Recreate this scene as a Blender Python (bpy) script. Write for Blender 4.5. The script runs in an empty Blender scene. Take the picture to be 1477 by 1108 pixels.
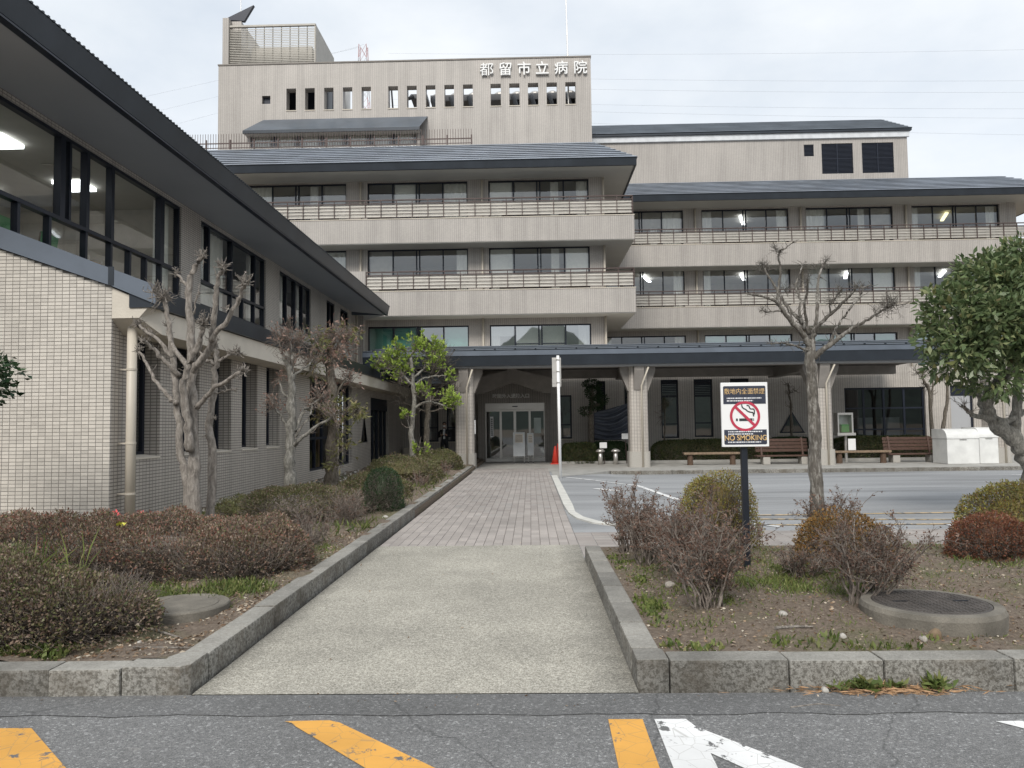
import bpy, bmesh, math, random
import numpy as np
from mathutils import Vector, Matrix, Quaternion

random.seed(11); RNG = np.random.default_rng(11)
SC = bpy.context.scene
COL = SC.collection
PI = math.pi

# ------------------------------------------------------------------ camera
FPX, IW, IH = 1109.0, 1477, 1108
EYE = Vector((0, 0, 1.5))
YAW, PITCH, ROLL = math.radians(1.353), math.radians(3.164), 0.0128
FWD = Vector((-math.sin(YAW)*math.cos(PITCH), math.cos(YAW)*math.cos(PITCH), math.sin(PITCH)))
_R0 = Vector((math.cos(YAW), math.sin(YAW), 0)); _U0 = _R0.cross(FWD)
UPV = _U0*math.cos(ROLL) + _R0*math.sin(ROLL)
RGT = _R0*math.cos(ROLL) - _U0*math.sin(ROLL)
cd = bpy.data.cameras.new('camera'); cam = bpy.data.objects.new('camera', cd); COL.objects.link(cam)
cd.sensor_width = 36; cd.lens = 36*FPX/IW; cd.clip_start = .05; cd.clip_end = 6000
cam.matrix_world = Matrix(((RGT.x, UPV.x, -FWD.x, EYE.x), (RGT.y, UPV.y, -FWD.y, EYE.y), (RGT.z, UPV.z, -FWD.z, EYE.z), (0, 0, 0, 1)))
SC.camera = cam
def at(px, py, Y):
    """survey helper: world point seen at a photo pixel at depth Y"""
    t = FWD + RGT*((px-IW/2)/FPX) + UPV*((IH/2-py)/FPX)
    return EYE + t*(Y/t.y)

# ------------------------------------------------------------------ world, sun, exposure
SUN_EL, SUN_AZ = math.radians(42), math.radians(192)      # azimuth from +Y clockwise: behind the camera, a little left
world = bpy.data.worlds.new('World'); SC.world = world; world.use_nodes = True
wn = world.node_tree; wn.nodes.clear()
def N(t, kind, **kw):
    n = t.nodes.new(kind)
    for k, v in kw.items():
        if k.startswith('i_'): n.inputs[k[2:].replace('_', ' ')].default_value = v
        else: setattr(n, k, v)
    return n
def L(t, a, b): t.links.new(a, b)
sky = N(wn, 'ShaderNodeTexSky', sky_type='NISHITA', sun_disc=False, sun_elevation=SUN_EL, sun_rotation=SUN_AZ, altitude=400, air_density=1.2, dust_density=2.5)
tc = N(wn, 'ShaderNodeTexCoord')
mp = N(wn, 'ShaderNodeMapping'); mp.inputs['Scale'].default_value = (1.0, 1.0, 2.0)
L(wn, tc.outputs['Generated'], mp.inputs['Vector'])
nz = N(wn, 'ShaderNodeTexNoise', i_Scale=2.1, i_Detail=9.0, i_Roughness=.56, i_Distortion=.35); L(wn, mp.outputs[0], nz.inputs['Vector'])
rp = N(wn, 'ShaderNodeValToRGB'); L(wn, nz.outputs['Fac'], rp.inputs['Fac'])
rp.color_ramp.elements[0].position = .30; rp.color_ramp.elements[0].color = (.84, .84, .84, 1)
rp.color_ramp.elements[1].position = .58; rp.color_ramp.elements[1].color = (1, 1, 1, 1)
nz2 = N(wn, 'ShaderNodeTexNoise', i_Scale=3.4, i_Detail=8.0, i_Roughness=.55); L(wn, mp.outputs[0], nz2.inputs['Vector'])
cr = N(wn, 'ShaderNodeValToRGB'); L(wn, nz2.outputs['Fac'], cr.inputs['Fac'])
cr.color_ramp.elements[0].position = .32; cr.color_ramp.elements[0].color = (4.15, 4.5, 4.9, 1)
cr.color_ramp.elements[1].position = .68; cr.color_ramp.elements[1].color = (5.3, 5.5, 5.7, 1)
mx = N(wn, 'ShaderNodeMix', data_type='RGBA'); L(wn, rp.outputs[0], mx.inputs[0]); L(wn, sky.outputs[0], mx.inputs[6]); L(wn, cr.outputs[0], mx.inputs[7])
bg = N(wn, 'ShaderNodeBackground', i_Strength=.1); L(wn, mx.outputs[2], bg.inputs['Color'])
L(wn, bg.outputs[0], N(wn, 'ShaderNodeOutputWorld').inputs['Surface'])
sd = bpy.data.lights.new('sun', 'SUN'); sd.energy = 1.5; sd.angle = math.radians(22); sd.color = (1, .96, .9)
sun = bpy.data.objects.new('sun', sd); COL.objects.link(sun)
sdir = Vector((math.sin(SUN_AZ)*math.cos(SUN_EL), math.cos(SUN_AZ)*math.cos(SUN_EL), math.sin(SUN_EL)))
sun.rotation_euler = sdir.to_track_quat('Z', 'Y').to_euler(); sun.location = sdir*60
vs = SC.view_settings; vs.view_transform = 'Standard'; vs.look = 'None'; vs.gamma = 1; vs.use_curve_mapping = False; vs.exposure = .9
SC.cycles.transparent_max_bounces = 24; SC.cycles.max_bounces = 8

# ------------------------------------------------------------------ materials
MATS = {}
def rgb(*c): return (c[0], c[1], c[2], 1)
def new_mat(name):
    m = bpy.data.materials.new(name); m.use_nodes = True; t = m.node_tree; t.nodes.clear()
    out = N(t, 'ShaderNodeOutputMaterial'); b = N(t, 'ShaderNodeBsdfPrincipled'); L(t, b.outputs[0], out.inputs['Surface'])
    MATS[name] = m
    return m, t, b
def pos(t): return N(t, 'ShaderNodeNewGeometry').outputs['Position']
def noise(t, scale, detail=5, rough=.55, vec=None, dist=0):
    n = N(t, 'ShaderNodeTexNoise', i_Scale=scale, i_Detail=detail, i_Roughness=rough, i_Distortion=dist)
    L(t, vec if vec else pos(t), n.inputs['Vector']); return n.outputs['Fac']
def ramp(t, fac, stops):
    r = N(t, 'ShaderNodeValToRGB'); L(t, fac, r.inputs['Fac']); e = r.color_ramp.elements
    while len(e) < len(stops): e.new(.5)
    for i, (p, c) in enumerate(stops):
        e[i].position = p; e[i].color = rgb(*c) if not isinstance(c, (int, float)) else (c, c, c, 1)
    return r.outputs['Color']
def mixc(t, fac, a, b, mode='MIX'):
    m = N(t, 'ShaderNodeMix', data_type='RGBA', blend_type=mode)
    for s, v in ((0, fac), (6, a), (7, b)):
        if isinstance(v, (int, float)): m.inputs[s].default_value = v
        elif isinstance(v, tuple): m.inputs[s].default_value = rgb(*v)
        else: L(t, v, m.inputs[s])
    return m.outputs[2]
def bump(t, b, h, strength=.3, dist=.01):
    n = N(t, 'ShaderNodeBump', i_Strength=strength, i_Distance=dist); L(t, h, n.inputs['Height']); L(t, n.outputs[0], b.inputs['Normal'])
def mat(name, col, rough=.6, metal=0, var=.12, scale=3.0, bmp=0, bscale=60, spec=.5, fine=0, island=0):
    """plain surface: base colour with large mottling, optional fine grain, per-island variation and relief"""
    m, t, b = new_mat(name)
    c = ramp(t, noise(t, scale, 6), [(.3, tuple(x*(1-var) for x in col)), (.7, tuple(min(1, x*(1+var)) for x in col))])
    if fine:
        c = mixc(t, .6, c, ramp(t, noise(t, bscale*2, 3, .7), [(.3, 1-fine), (.7, 1+fine)]), 'MULTIPLY')
    if island:
        r = N(t, 'ShaderNodeNewGeometry').outputs['Random Per Island']
        c = mixc(t, 1, c, ramp(t, r, [(0, 1-island), (1, 1+island)]), 'MULTIPLY')
    L(t, c, b.inputs['Base Color'])
    b.inputs['Roughness'].default_value = rough; b.inputs['Metallic'].default_value = metal
    b.inputs['Specular IOR Level'].default_value = spec
    if bmp: bump(t, b, noise(t, bscale, 4), bmp, .01)
    return m

def wall_uv(t):
    """tile coordinates in metres on any upright wall"""
    g = N(t, 'ShaderNodeNewGeometry'); p = N(t, 'ShaderNodeSeparateXYZ'); L(t, g.outputs['Position'], p.inputs[0])
    n = N(t, 'ShaderNodeSeparateXYZ'); L(t, g.outputs['Normal'], n.inputs[0])
    ax = N(t, 'ShaderNodeMath', operation='ABSOLUTE'); L(t, n.outputs[0], ax.inputs[0])
    gt = N(t, 'ShaderNodeMath', operation='GREATER_THAN'); L(t, ax.outputs[0], gt.inputs[0]); gt.inputs[1].default_value = .6
    m = N(t, 'ShaderNodeMix', data_type='FLOAT'); L(t, gt.outputs[0], m.inputs[0]); L(t, p.outputs[0], m.inputs[2]); L(t, p.outputs[1], m.inputs[3])
    c = N(t, 'ShaderNodeCombineXYZ'); L(t, m.outputs[0], c.inputs[0]); L(t, p.outputs[2], c.inputs[1])
    return c.outputs[0]
def tile_mat(name, c1, c2, mortar, w=.1, h=.05, ms=.007):
    m, t, b = new_mat(name)
    br = N(t, 'ShaderNodeTexBrick', offset=0.0, squash=1.0)
    br.inputs['Scale'].default_value = 1; br.inputs['Brick Width'].default_value = w; br.inputs['Row Height'].default_value = h
    br.inputs['Mortar Size'].default_value = ms; br.inputs['Mortar Smooth'].default_value = .1; br.inputs['Bias'].default_value = 0
    br.inputs['Color1'].default_value = rgb(*c1); br.inputs['Color2'].default_value = rgb(*c2); br.inputs['Mortar'].default_value = rgb(*mortar)
    L(t, wall_uv(t), br.inputs['Vector'])
    v = ramp(t, noise(t, .35, 7, .62), [(.25, .88), (.75, 1.07)])
    c = mixc(t, 1, br.outputs['Color'], v, 'MULTIPLY')
    mp2 = N(t, 'ShaderNodeMapping'); mp2.inputs['Scale'].default_value = (2.2, 2.2, .12); L(t, pos(t), mp2.inputs['Vector'])
    st = ramp(t, noise(t, 1.0, 6, .65, mp2.outputs[0]), [(.36, .84), (.55, 1.0)])      # rain streaks
    c = mixc(t, 1, c, st, 'MULTIPLY')
    L(t, c, b.inputs['Base Color']); b.inputs['Roughness'].default_value = .45
    bump(t, b, br.outputs['Fac'], -.5, .004)
    return m
TILE = tile_mat('wall_tile', (.56, .515, .46), (.51, .47, .42), (.20, .18, .165))
TILE_FAR = tile_mat('wall_tile_ward', (.53, .492, .45), (.48, .446, .408), (.27, .248, .228), ms=.009)
tm, tt, tb = new_mat('tile_piece')
_r = N(tt, 'ShaderNodeNewGeometry').outputs['Random Per Island']
_o = N(tt, 'ShaderNodeObjectInfo').outputs['Random']
_c = mixc(tt, 1, ramp(tt, noise(tt, 1.3, 6), [(.3, (.59, .55, .49)), (.7, (.67, .625, .56))]), ramp(tt, _r, [(0, .86), (1, 1.06)]), 'MULTIPLY')
_c = mixc(tt, 1, _c, ramp(tt, _o, [(0, .90), (1, 1.05)]), 'MULTIPLY')
_c = mixc(tt, .5, _c, ramp(tt, noise(tt, 260, 2), [(.35, .8), (.65, 1.1)]), 'MULTIPLY')
L(tt, _c, tb.inputs['Base Color']); tb.inputs['Roughness'].default_value = .4
M_TILE_PIECE = tm
M = dict(
    mortar=mat('mortar', (.19, .175, .16), .9),
    stucco=mat('stucco', (.60, .55, .47), .85, bmp=.5, bscale=45, var=.06),
    stucco_grey=mat('stucco_grey', (.24, .22, .20), .85, bmp=.3, bscale=45),
    soffit=mat('soffit', (.37, .375, .385), .55, var=.04, scale=.6),
    soffit_light=mat('soffit_light', (.55, .54, .50), .6, var=.05, scale=.7),
    navy=mat('navy_metal', (.032, .039, .049), .38, .3, var=.2, scale=1.2),
    navy_light=mat('navy_coping', (.13, .152, .185), .42, .3, var=.12, scale=1.5),
    frame=mat('window_frame', (.010, .014, .026), .4, .2),
    rail=mat('rail_metal', (.075, .05, .045), .5, .2),
    louver=mat('louver_slat', (.40, .38, .34), .55, .1, var=.1),
    pipe=mat('downpipe_paint', (.54, .49, .41), .5, var=.05),
    curtain=mat('curtain', (.86, .84, .77), .9, var=.05, scale=9),
    blind=mat('green_blind', (.42, .68, .60), .8, var=.06),
    room=mat('room_wall', (.46, .43, .38), .9),
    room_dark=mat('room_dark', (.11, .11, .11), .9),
    ceiling=mat('room_ceiling', (.50, .48, .43), .9, var=.04),
    white=mat('white_paint', (.80, .80, .79), .45, var=.04),
    alu=mat('aluminium', (.55, .53, .50), .38, .7, var=.06),
    black=mat('black_paint', (.012, .015, .022), .35, var=.2),
    wood=mat('bench_wood', (.085, .046, .033), .6, var=.3, scale=14),
    log=mat('log_wood', (.21, .15, .10), .8, var=.3, scale=12, bmp=.4),
    concrete=mat('concrete', (.34, .33, .305), .85, var=.22, scale=2.2, bmp=.3, bscale=90, fine=.18),
    granite=mat('granite', (.38, .36, .325), .7, var=.1, scale=30, fine=.3, bscale=120),
    red=mat('cone_red', (.62, .05, .03), .5),
    iron=mat('cast_iron', (.085, .075, .068), .65, .25, var=.3, scale=9, bmp=.6, bscale=70),
    stone=mat('stone', (.33, .30, .26), .85, var=.35, scale=14, bmp=.5),
    straw=mat('dead_straw', (.36, .22, .12), .9, island=.35),
)
def metal_roof(name, col, rough=.32):
    m, t, b = new_mat(name)
    c = ramp(t, noise(t, .8, 6, .6), [(.3, tuple(x*.8 for x in col)), (.7, tuple(x*1.2 for x in col))])
    r = N(t, 'ShaderNodeNewGeometry').outputs['Random Per Island']
    c = mixc(t, 1, c, ramp(t, r, [(0, .85), (1, 1.15)]), 'MULTIPLY')
    mpx = N(t, 'ShaderNodeMapping'); mpx.inputs['Scale'].default_value = (.5, 6, 6); L(t, pos(t), mpx.inputs['Vector'])
    c = mixc(t, .35, c, ramp(t, noise(t, 2.5, 5, .6, mpx.outputs[0]), [(.55, (1, 1, 1)), (.75, (1.9, 1.9, 1.9))]), 'MULTIPLY')
    L(t, c, b.inputs['Base Color']); b.inputs['Metallic'].default_value = .35; b.inputs['Roughness'].default_value = rough
    return m
M['roof'] = metal_roof('roof_metal', (.25, .28, .325), .40)
M['roof_dark'] = metal_roof('roof_metal_dark', (.105, .125, .15), .45)

def glass_mat(name, tint, refl):
    m = bpy.data.materials.new(name); m.use_nodes = True; t = m.node_tree; t.nodes.clear()
    out = N(t, 'ShaderNodeOutputMaterial'); tr = N(t, 'ShaderNodeBsdfTransparent'); tr.inputs[0].default_value = rgb(*tint)
    gl = N(t, 'ShaderNodeBsdfGlossy'); gl.inputs['Roughness'].default_value = .015; gl.inputs[0].default_value = (.95, .98, 1, 1)
    fr = N(t, 'ShaderNodeFresnel', i_IOR=1.5); ad = N(t, 'ShaderNodeMath', operation='ADD', use_clamp=True); L(t, fr.outputs[0], ad.inputs[0]); ad.inputs[1].default_value = refl
    nb = N(t, 'ShaderNodeBump', i_Strength=.04, i_Distance=.02); L(t, noise(t, .9, 2), nb.inputs['Height']); L(t, nb.outputs[0], gl.inputs['Normal'])
    mx = N(t, 'ShaderNodeMixShader'); L(t, ad.outputs[0], mx.inputs[0]); L(t, tr.outputs[0], mx.inputs[1]); L(t, gl.outputs[0], mx.inputs[2]); L(t, mx.outputs[0], out.inputs['Surface'])
    return m
M['glass'] = glass_mat('window_glass', (.95, .97, .97), .10)
M['glass_clear'] = glass_mat('annex_glass', (.92, .94, .93), .03)
M['glass_dark'] = glass_mat('tinted_glass', (.35, .38, .40), .05)
M['glass_teal'] = glass_mat('teal_glass', (.66, .84, .80), .24)
M['glass_mirror'] = glass_mat('reflective_glass', (.80, .84, .84), .34)
M['door_glass'] = glass_mat('door_glass', (.55, .62, .62), .12)
def emit_mat(name, col, s):
    m = bpy.data.materials.new(name); m.use_nodes = True; t = m.node_tree; t.nodes.clear()
    e = N(t, 'ShaderNodeEmission'); e.inputs[0].default_value = rgb(*col); e.inputs[1].default_value = s
    L(t, e.outputs[0], N(t, 'ShaderNodeOutputMaterial').inputs['Surface']); return m
M['lamp'] = emit_mat('lit_lamp', (.95, .98, 1), 2.6)
M['lamp_warm'] = emit_mat('lit_lamp_warm', (1, .9, .5), 1.0)

def leaf_mat(name, cols, rough=.5, trans=.25):
    m, t, b = new_mat(name)
    r = N(t, 'ShaderNodeNewGeometry').outputs['Random Per Island']
    k = len(cols)-1
    c = ramp(t, r, [(i/k, c) for i, c in enumerate(cols)])
    c = mixc(t, 1, c, ramp(t, noise(t, 2.5, 4), [(.3, .75), (.7, 1.25)]), 'MULTIPLY')
    L(t, c, b.inputs['Base Color']); b.inputs['Roughness'].default_value = rough; b.inputs['Specular IOR Level'].default_value = .3
    if trans:
        tl = N(t, 'ShaderNodeBsdfTranslucent'); L(t, c, tl.inputs[0]); mx = N(t, 'ShaderNodeMixShader'); mx.inputs[0].default_value = trans
        L(t, b.outputs[0], mx.inputs[1]); L(t, tl.outputs[0], mx.inputs[2])
        L(t, mx.outputs[0], [n for n in t.nodes if n.type == 'OUTPUT_MATERIAL'][0].inputs['Surface'])
    return m
M['azalea'] = leaf_mat('azalea_leaves', [(.14, .09, .068), (.21, .14, .105), (.28, .205, .155), (.16, .165, .075), (.25, .175, .14), (.33, .27, .21), (.17, .115, .09), (.13, .15, .06)])
M['azalea_red'] = leaf_mat('azalea_red_leaves', [(.19, .08, .06), (.29, .13, .09), (.25, .15, .105), (.33, .19, .14)])
M['hedge'] = leaf_mat('hedge_leaves', [(.08, .10, .04), (.14, .155, .06), (.19, .16, .08), (.10, .12, .045)])
M['hedge_dark'] = leaf_mat('boxwood_leaves', [(.022, .05, .02), (.035, .07, .028), (.05, .085, .035)])
M['yellow_bush'] = leaf_mat('yellow_bush_leaves', [(.17, .16, .035), (.32, .30, .07), (.22, .19, .06), (.24, .13, .05), (.42, .40, .12)])
M['orange_bush'] = leaf_mat('orange_bush_leaves', [(.34, .16, .04), (.28, .17, .05), (.20, .11, .05), (.16, .13, .05)])
M['red_bush'] = leaf_mat('red_bush_leaves', [(.15, .05, .035), (.22, .085, .05), (.18, .10, .05), (.26, .12, .08)])
M['dead_leaf'] = leaf_mat('dead_leaves', [(.13, .075, .055), (.19, .115, .085), (.24, .16, .12), (.11, .065, .05)])
M['ever'] = leaf_mat('evergreen_leaves', [(.075, .115, .05), (.13, .18, .08), (.18, .225, .105), (.10, .145, .065), (.28, .30, .15)], .25, .25)
M['camellia'] = leaf_mat('camellia_leaves', [(.015, .04, .018), (.03, .06, .025), (.045, .08, .035)], .3, .1)
M['lime'] = leaf_mat('spring_leaves', [(.22, .32, .05), (.34, .46, .09), (.44, .54, .14)], .5, .35)
M['olive'] = leaf_mat('olive_leaves', [(.16, .17, .06), (.25, .24, .10), (.11, .13, .045), (.30, .24, .13)], .5)
M['weed'] = leaf_mat('weed_leaves', [(.07, .10, .03), (.11, .15, .04), (.17, .20, .06), (.22, .21, .09)], .6, .25)
M['litter'] = leaf_mat('leaf_litter', [(.12, .07, .04), (.20, .13, .08), (.30, .22, .15), (.48, .43, .35), (.15, .09, .05)], .8, 0)
def bark(name, c1, c2, c3):
    m, t, b = new_mat(name)
    mp3 = N(t, 'ShaderNodeMapping'); mp3.inputs['Scale'].default_value = (1, 1, .35); L(t, pos(t), mp3.inputs['Vector'])
    c = ramp(t, noise(t, 26, 8, .65, mp3.outputs[0], .6), [(.3, c1), (.5, c2), (.72, c3)])
    L(t, c, b.inputs['Base Color']); b.inputs['Roughness'].default_value = .9; bump(t, b, noise(t, 45, 7, .7, mp3.outputs[0]), 1, .03); return m
M['bark_pale'] = bark('pale_bark', (.12, .105, .09), (.27, .24, .21), (.46, .42, .375))
M['bark_grey'] = bark('grey_bark', (.09, .085, .075), (.21, .20, .175), (.44, .42, .38))
M['bark_dark'] = bark('lichen_bark', (.07, .06, .05), (.155, .14, .12), (.46, .44, .40))
M['bark_brown'] = bark('brown_bark', (.06, .05, .04), (.14, .12, .095), (.25, .22, .185))
M['twig'] = bark('twig_bark', (.13, .105, .085), (.24, .20, .17), (.40, .35, .30))

# ------------------------------------------------------------------ mesh helpers
class MB:
    def __init__(s): s.v = []; s.f = []
    def quad(s, a, b, c, d):
        n = len(s.v); s.v += [tuple(a), tuple(b), tuple(c), tuple(d)]; s.f.append((n, n+1, n+2, n+3)); return s
    def poly(s, pts):
        n = len(s.v); s.v += [tuple(p) for p in pts]; s.f.append(tuple(range(n, n+len(pts)))); return s
    def box(s, x0, x1, y0, y1, z0, z1):
        x0, x1 = min(x0, x1), max(x0, x1); y0, y1 = min(y0, y1), max(y0, y1); z0, z1 = min(z0, z1), max(z0, z1)
        n = len(s.v)
        s.v += [(x0, y0, z0), (x1, y0, z0), (x1, y1, z0), (x0, y1, z0), (x0, y0, z1), (x1, y0, z1), (x1, y1, z1), (x0, y1, z1)]
        s.f += [tuple(n+i for i in q) for q in ((3, 2, 1, 0), (4, 5, 6, 7), (0, 1, 5, 4), (1, 2, 6, 5), (2, 3, 7, 6), (3, 0, 4, 7))]; return s
    def prism(s, prof, axis, a0, a1):
        """extrude a closed 2D profile along axis ('x': prof=(y,z), 'y': prof=(x,z), 'z': prof=(x,y))"""
        mk = {'x': lambda p, a: (a, p[0], p[1]), 'y': lambda p, a: (p[0], a, p[1]), 'z': lambda p, a: (p[0], p[1], a)}[axis]
        n = len(s.v); k = len(prof)
        s.v += [mk(p, a0) for p in prof] + [mk(p, a1) for p in prof]
        s.f += [tuple(range(n+k-1, n-1, -1)), tuple(range(n+k, n+2*k))]
        s.f += [(n+i, n+(i+1) % k, n+k+(i+1) % k, n+k+i) for i in range(k)]; return s
    def tube(s, pts, radii, sides=6, cap=True):
        pts = [Vector(p) for p in pts]; n0 = len(s.v); k = len(pts)
        ref = Vector((.31, .17, .93)).normalized()
        for i, p in enumerate(pts):
            d = (pts[min(i+1, k-1)] - pts[max(i-1, 0)])
            if d.length < 1e-9: d = Vector((0, 0, 1))
            d.normalize(); r_ = ref if abs(d.dot(ref)) < .95 else Vector((1, 0, 0))
            a = d.cross(r_).normalized(); b = d.cross(a)
            for j in range(sides):
                th = 2*PI*j/sides; q = p + (a*math.cos(th)+b*math.sin(th))*radii[i]; s.v.append((q.x, q.y, q.z))
        for i in range(k-1):
            for j in range(sides):
                a0 = n0+i*sides+j; a1 = n0+i*sides+(j+1) % sides
                s.f.append((a0, a1, a1+sides, a0+sides))
        if cap:
            s.f.append(tuple(n0+j for j in range(sides-1, -1, -1))); s.f.append(tuple(n0+(k-1)*sides+j for j in range(sides)))
        return s
    def lathe(s, prof, seg=24, c=(0, 0, 0)):
        n = len(s.v); k = len(prof)
        for r, z in prof:
            for j in range(seg):
                th = 2*PI*j/seg; s.v.append((c[0]+r*math.cos(th), c[1]+r*math.sin(th), c[2]+z))
        for i in range(k-1):
            for j in range(seg):
                a = n+i*seg+j; b = n+i*seg+(j+1) % seg; s.f.append((a, b, b+seg, a+seg))
        s.f.append(tuple(n+(k-1)*seg+j for j in range(seg))); s.f.append(tuple(n+j for j in range(seg-1, -1, -1))); return s
    def add(s, V, F):
        n = len(s.v); s.v += [tuple(p) for p in V]; s.f += [tuple(n+i for i in q) for q in F]; return s
    def mesh(s, name, m, smooth=False):
        me = bpy.data.meshes.new(name); me.from_pydata(s.v, [], s.f); me.update()
        if m: me.materials.append(m)
        if smooth: me.polygons.foreach_set('use_smooth', [True]*len(me.polygons))
        return me
    def build(s, name, m, parent=None, smooth=False, bevel=0, **kw):
        me = s.mesh(name, M[m] if isinstance(m, str) else m, smooth)
        if bevel:
            bm = bmesh.new(); bm.from_mesh(me); bmesh.ops.remove_doubles(bm, verts=bm.verts, dist=1e-5)
            bmesh.ops.bevel(bm, geom=[e for e in bm.edges if e.is_manifold and e.calc_face_angle(0) > .4], offset=bevel, segments=2, affect='EDGES', profile=.6)
            bm.to_mesh(me); bm.free()
        return link(name, me, parent, **kw)
def link(name, me, parent=None, label=None, cat=None, group=None, kind=None, loc=None):
    o = bpy.data.objects.new(name, me); COL.objects.link(o)
    if parent:
        o.parent = parent
        o.matrix_parent_inverse = Matrix.Translation(-parent_loc(parent))
    if loc is not None: o.location = loc
    tag(o, label, cat, group, kind); return o
def parent_loc(p):
    v = Vector((0, 0, 0))
    q = p
    while q: v = v + q.location + (q.matrix_parent_inverse.translation if q.parent else Vector((0, 0, 0))); q = q.parent
    return v
def tag(o, label=None, cat=None, group=None, kind=None):
    if label: o['label'] = label
    if cat: o['category'] = cat
    if group: o['group'] = group
    if kind: o['kind'] = kind
def thing(name, label, cat, loc=(0, 0, 0), group=None):
    return link(name, None, None, label, cat, group, None, Vector(loc))
def dup(o, parent=None, delta=Vector((0, 0, 0)), label=None, group=None, rotz=0):
    """copy a thing with its parts and sub-parts, moved by delta"""
    c = o.copy(); COL.objects.link(c)
    if parent: c.parent = parent
    else:
        c.location = o.location + delta
        if rotz: c.rotation_euler = (o.rotation_euler[0], o.rotation_euler[1], o.rotation_euler[2]+rotz)
    if label: c['label'] = label
    if group: c['group'] = group
    for ch in o.children: dup(ch, c)
    return c

# wall frames: u runs along the wall, w outwards, z up
class FrontF:      # faces -Y at Y = plane
    def __init__(s, y): s.y = y
    def p(s, u, w, z): return (u, s.y-w, z)
class SideF:       # faces +X at X = plane
    def __init__(s, x): s.x = x
    def p(s, u, w, z): return (s.x+w, u, z)
def fbox(mb, F, u0, u1, w0, w1, z0, z1):
    a = F.p(u0, w0, z0); b = F.p(u1, w1, z1); mb.box(a[0], b[0], a[1], b[1], a[2], b[2])
def wall_open(mb, F, u0, u1, z0, z1, ops, th=.25):
    """upright wall with rectangular openings: outer skin, inner skin and reveals"""
    us = sorted({u0, u1, *[o[0] for o in ops], *[o[1] for o in ops]}); zs = sorted({z0, z1, *[o[2] for o in ops], *[o[3] for o in ops]})
    us = [u for u in us if u0-1e-6 <= u <= u1+1e-6]; zs = [z for z in zs if z0-1e-6 <= z <= z1+1e-6]
    for i in range(len(us)-1):
        run = None
        for j in range(len(zs)-1):
            cu, cz = (us[i]+us[i+1])/2, (zs[j]+zs[j+1])/2
            inside = any(o[0] < cu < o[1] and o[2] < cz < o[3] for o in ops)
            if not inside:
                for w, fl in ((0, False), (-th, True)):
                    q = [F.p(us[i], w, zs[j]), F.p(us[i+1], w, zs[j]), F.p(us[i+1], w, zs[j+1]), F.p(us[i], w, zs[j+1])]
                    mb.quad(*(q[::-1] if fl else q))
    for (a, b, c, d) in ops:
        mb.quad(F.p(a, 0, c), F.p(a, 0, d), F.p(a, -th, d), F.p(a, -th, c)); mb.quad(F.p(b, 0, d), F.p(b, 0, c), F.p(b, -th, c), F.p(b, -th, d))
        mb.quad(F.p(b, 0, c), F.p(a, 0, c), F.p(a, -th, c), F.p(b, -th, c)); mb.quad(F.p(a, 0, d), F.p(b, 0, d), F.p(b, -th, d), F.p(a, -th, d))
def curtain_mesh(mb, F, u0, u1, w, z0, z1):
    n = max(6, int((u1-u0)/.045)); pr = None
    for i in range(n+1):
        u = u0+(u1-u0)*i/n; ww = w+.03*math.sin(i*1.25+u0*7)+.012*math.sin(i*.61)
        if pr: mb.quad(F.p(pr[0], pr[1], z0), F.p(u, ww, z0), F.p(u, ww, z1), F.p(pr[0], pr[1], z1))
        pr = (u, ww)
def window(parent, F, u0, u1, z0, z1, muls, transoms=(), fw=.06, deep=.12, glass='glass', curt=(), blinds=(), name='window', mat_='frame'):
    """frame part with its panes (and curtains) as sub-parts; muls: inner mullion positions, transoms: (ua,ub,z)"""
    mb = MB(); w0, w1 = -deep-.07, -deep
    fbox(mb, F, u0, u1, w0, w1, z0, z0+fw); fbox(mb, F, u0, u1, w0, w1, z1-fw, z1)
    ed = [u0]+list(muls)+[u1]
    for i, u in enumerate(ed):
        h = fw*(1 if i in (0, len(ed)-1) else .8)
        a, b = (u, u+h) if i == 0 else ((u-h, u) if i == len(ed)-1 else (u-h*.7, u+h*.7))
        fbox(mb, F, a, b, w0+.003, w1-.003, z0+fw, z1-fw)
    for (ua, ub, z) in transoms: fbox(mb, F, ua, ub, w0+.006, w1-.006, z-fw*.4, z+fw*.4)
    fr = mb.build(name, mat_, parent)
    for i in range(len(ed)-1):
        g = MB(); ww = -deep-.03-(.016 if i % 2 else 0)
        j0, j1 = RNG.uniform(-.004, .004, 2); g.quad(F.p(ed[i]+.01, ww+j0, z0+.01), F.p(ed[i+1]-.01, ww-j0, z0+.01), F.p(ed[i+1]-.01, ww-j0+j1, z1-.01), F.p(ed[i]+.01, ww+j0+j1, z1-.01))
        g.build('pane', glass, fr)
    for (ua, ub) in curt:
        c = MB(); curtain_mesh(c, F, ua, ub, -deep-.22, z0, z1-.03); c.build('curtain', 'curtain', fr, smooth=True)
    for (ua, ub, za) in blinds:
        c = MB(); fbox(c, F, ua, ub, -deep-.16, -deep-.14, za, z1-.02); c.build('blind', 'blind', fr)
    return fr

# ================================================================== THE SETTING
def struct(mb, name, m, **kw): return mb.build(name, m, None, kind='structure', **kw)
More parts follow.
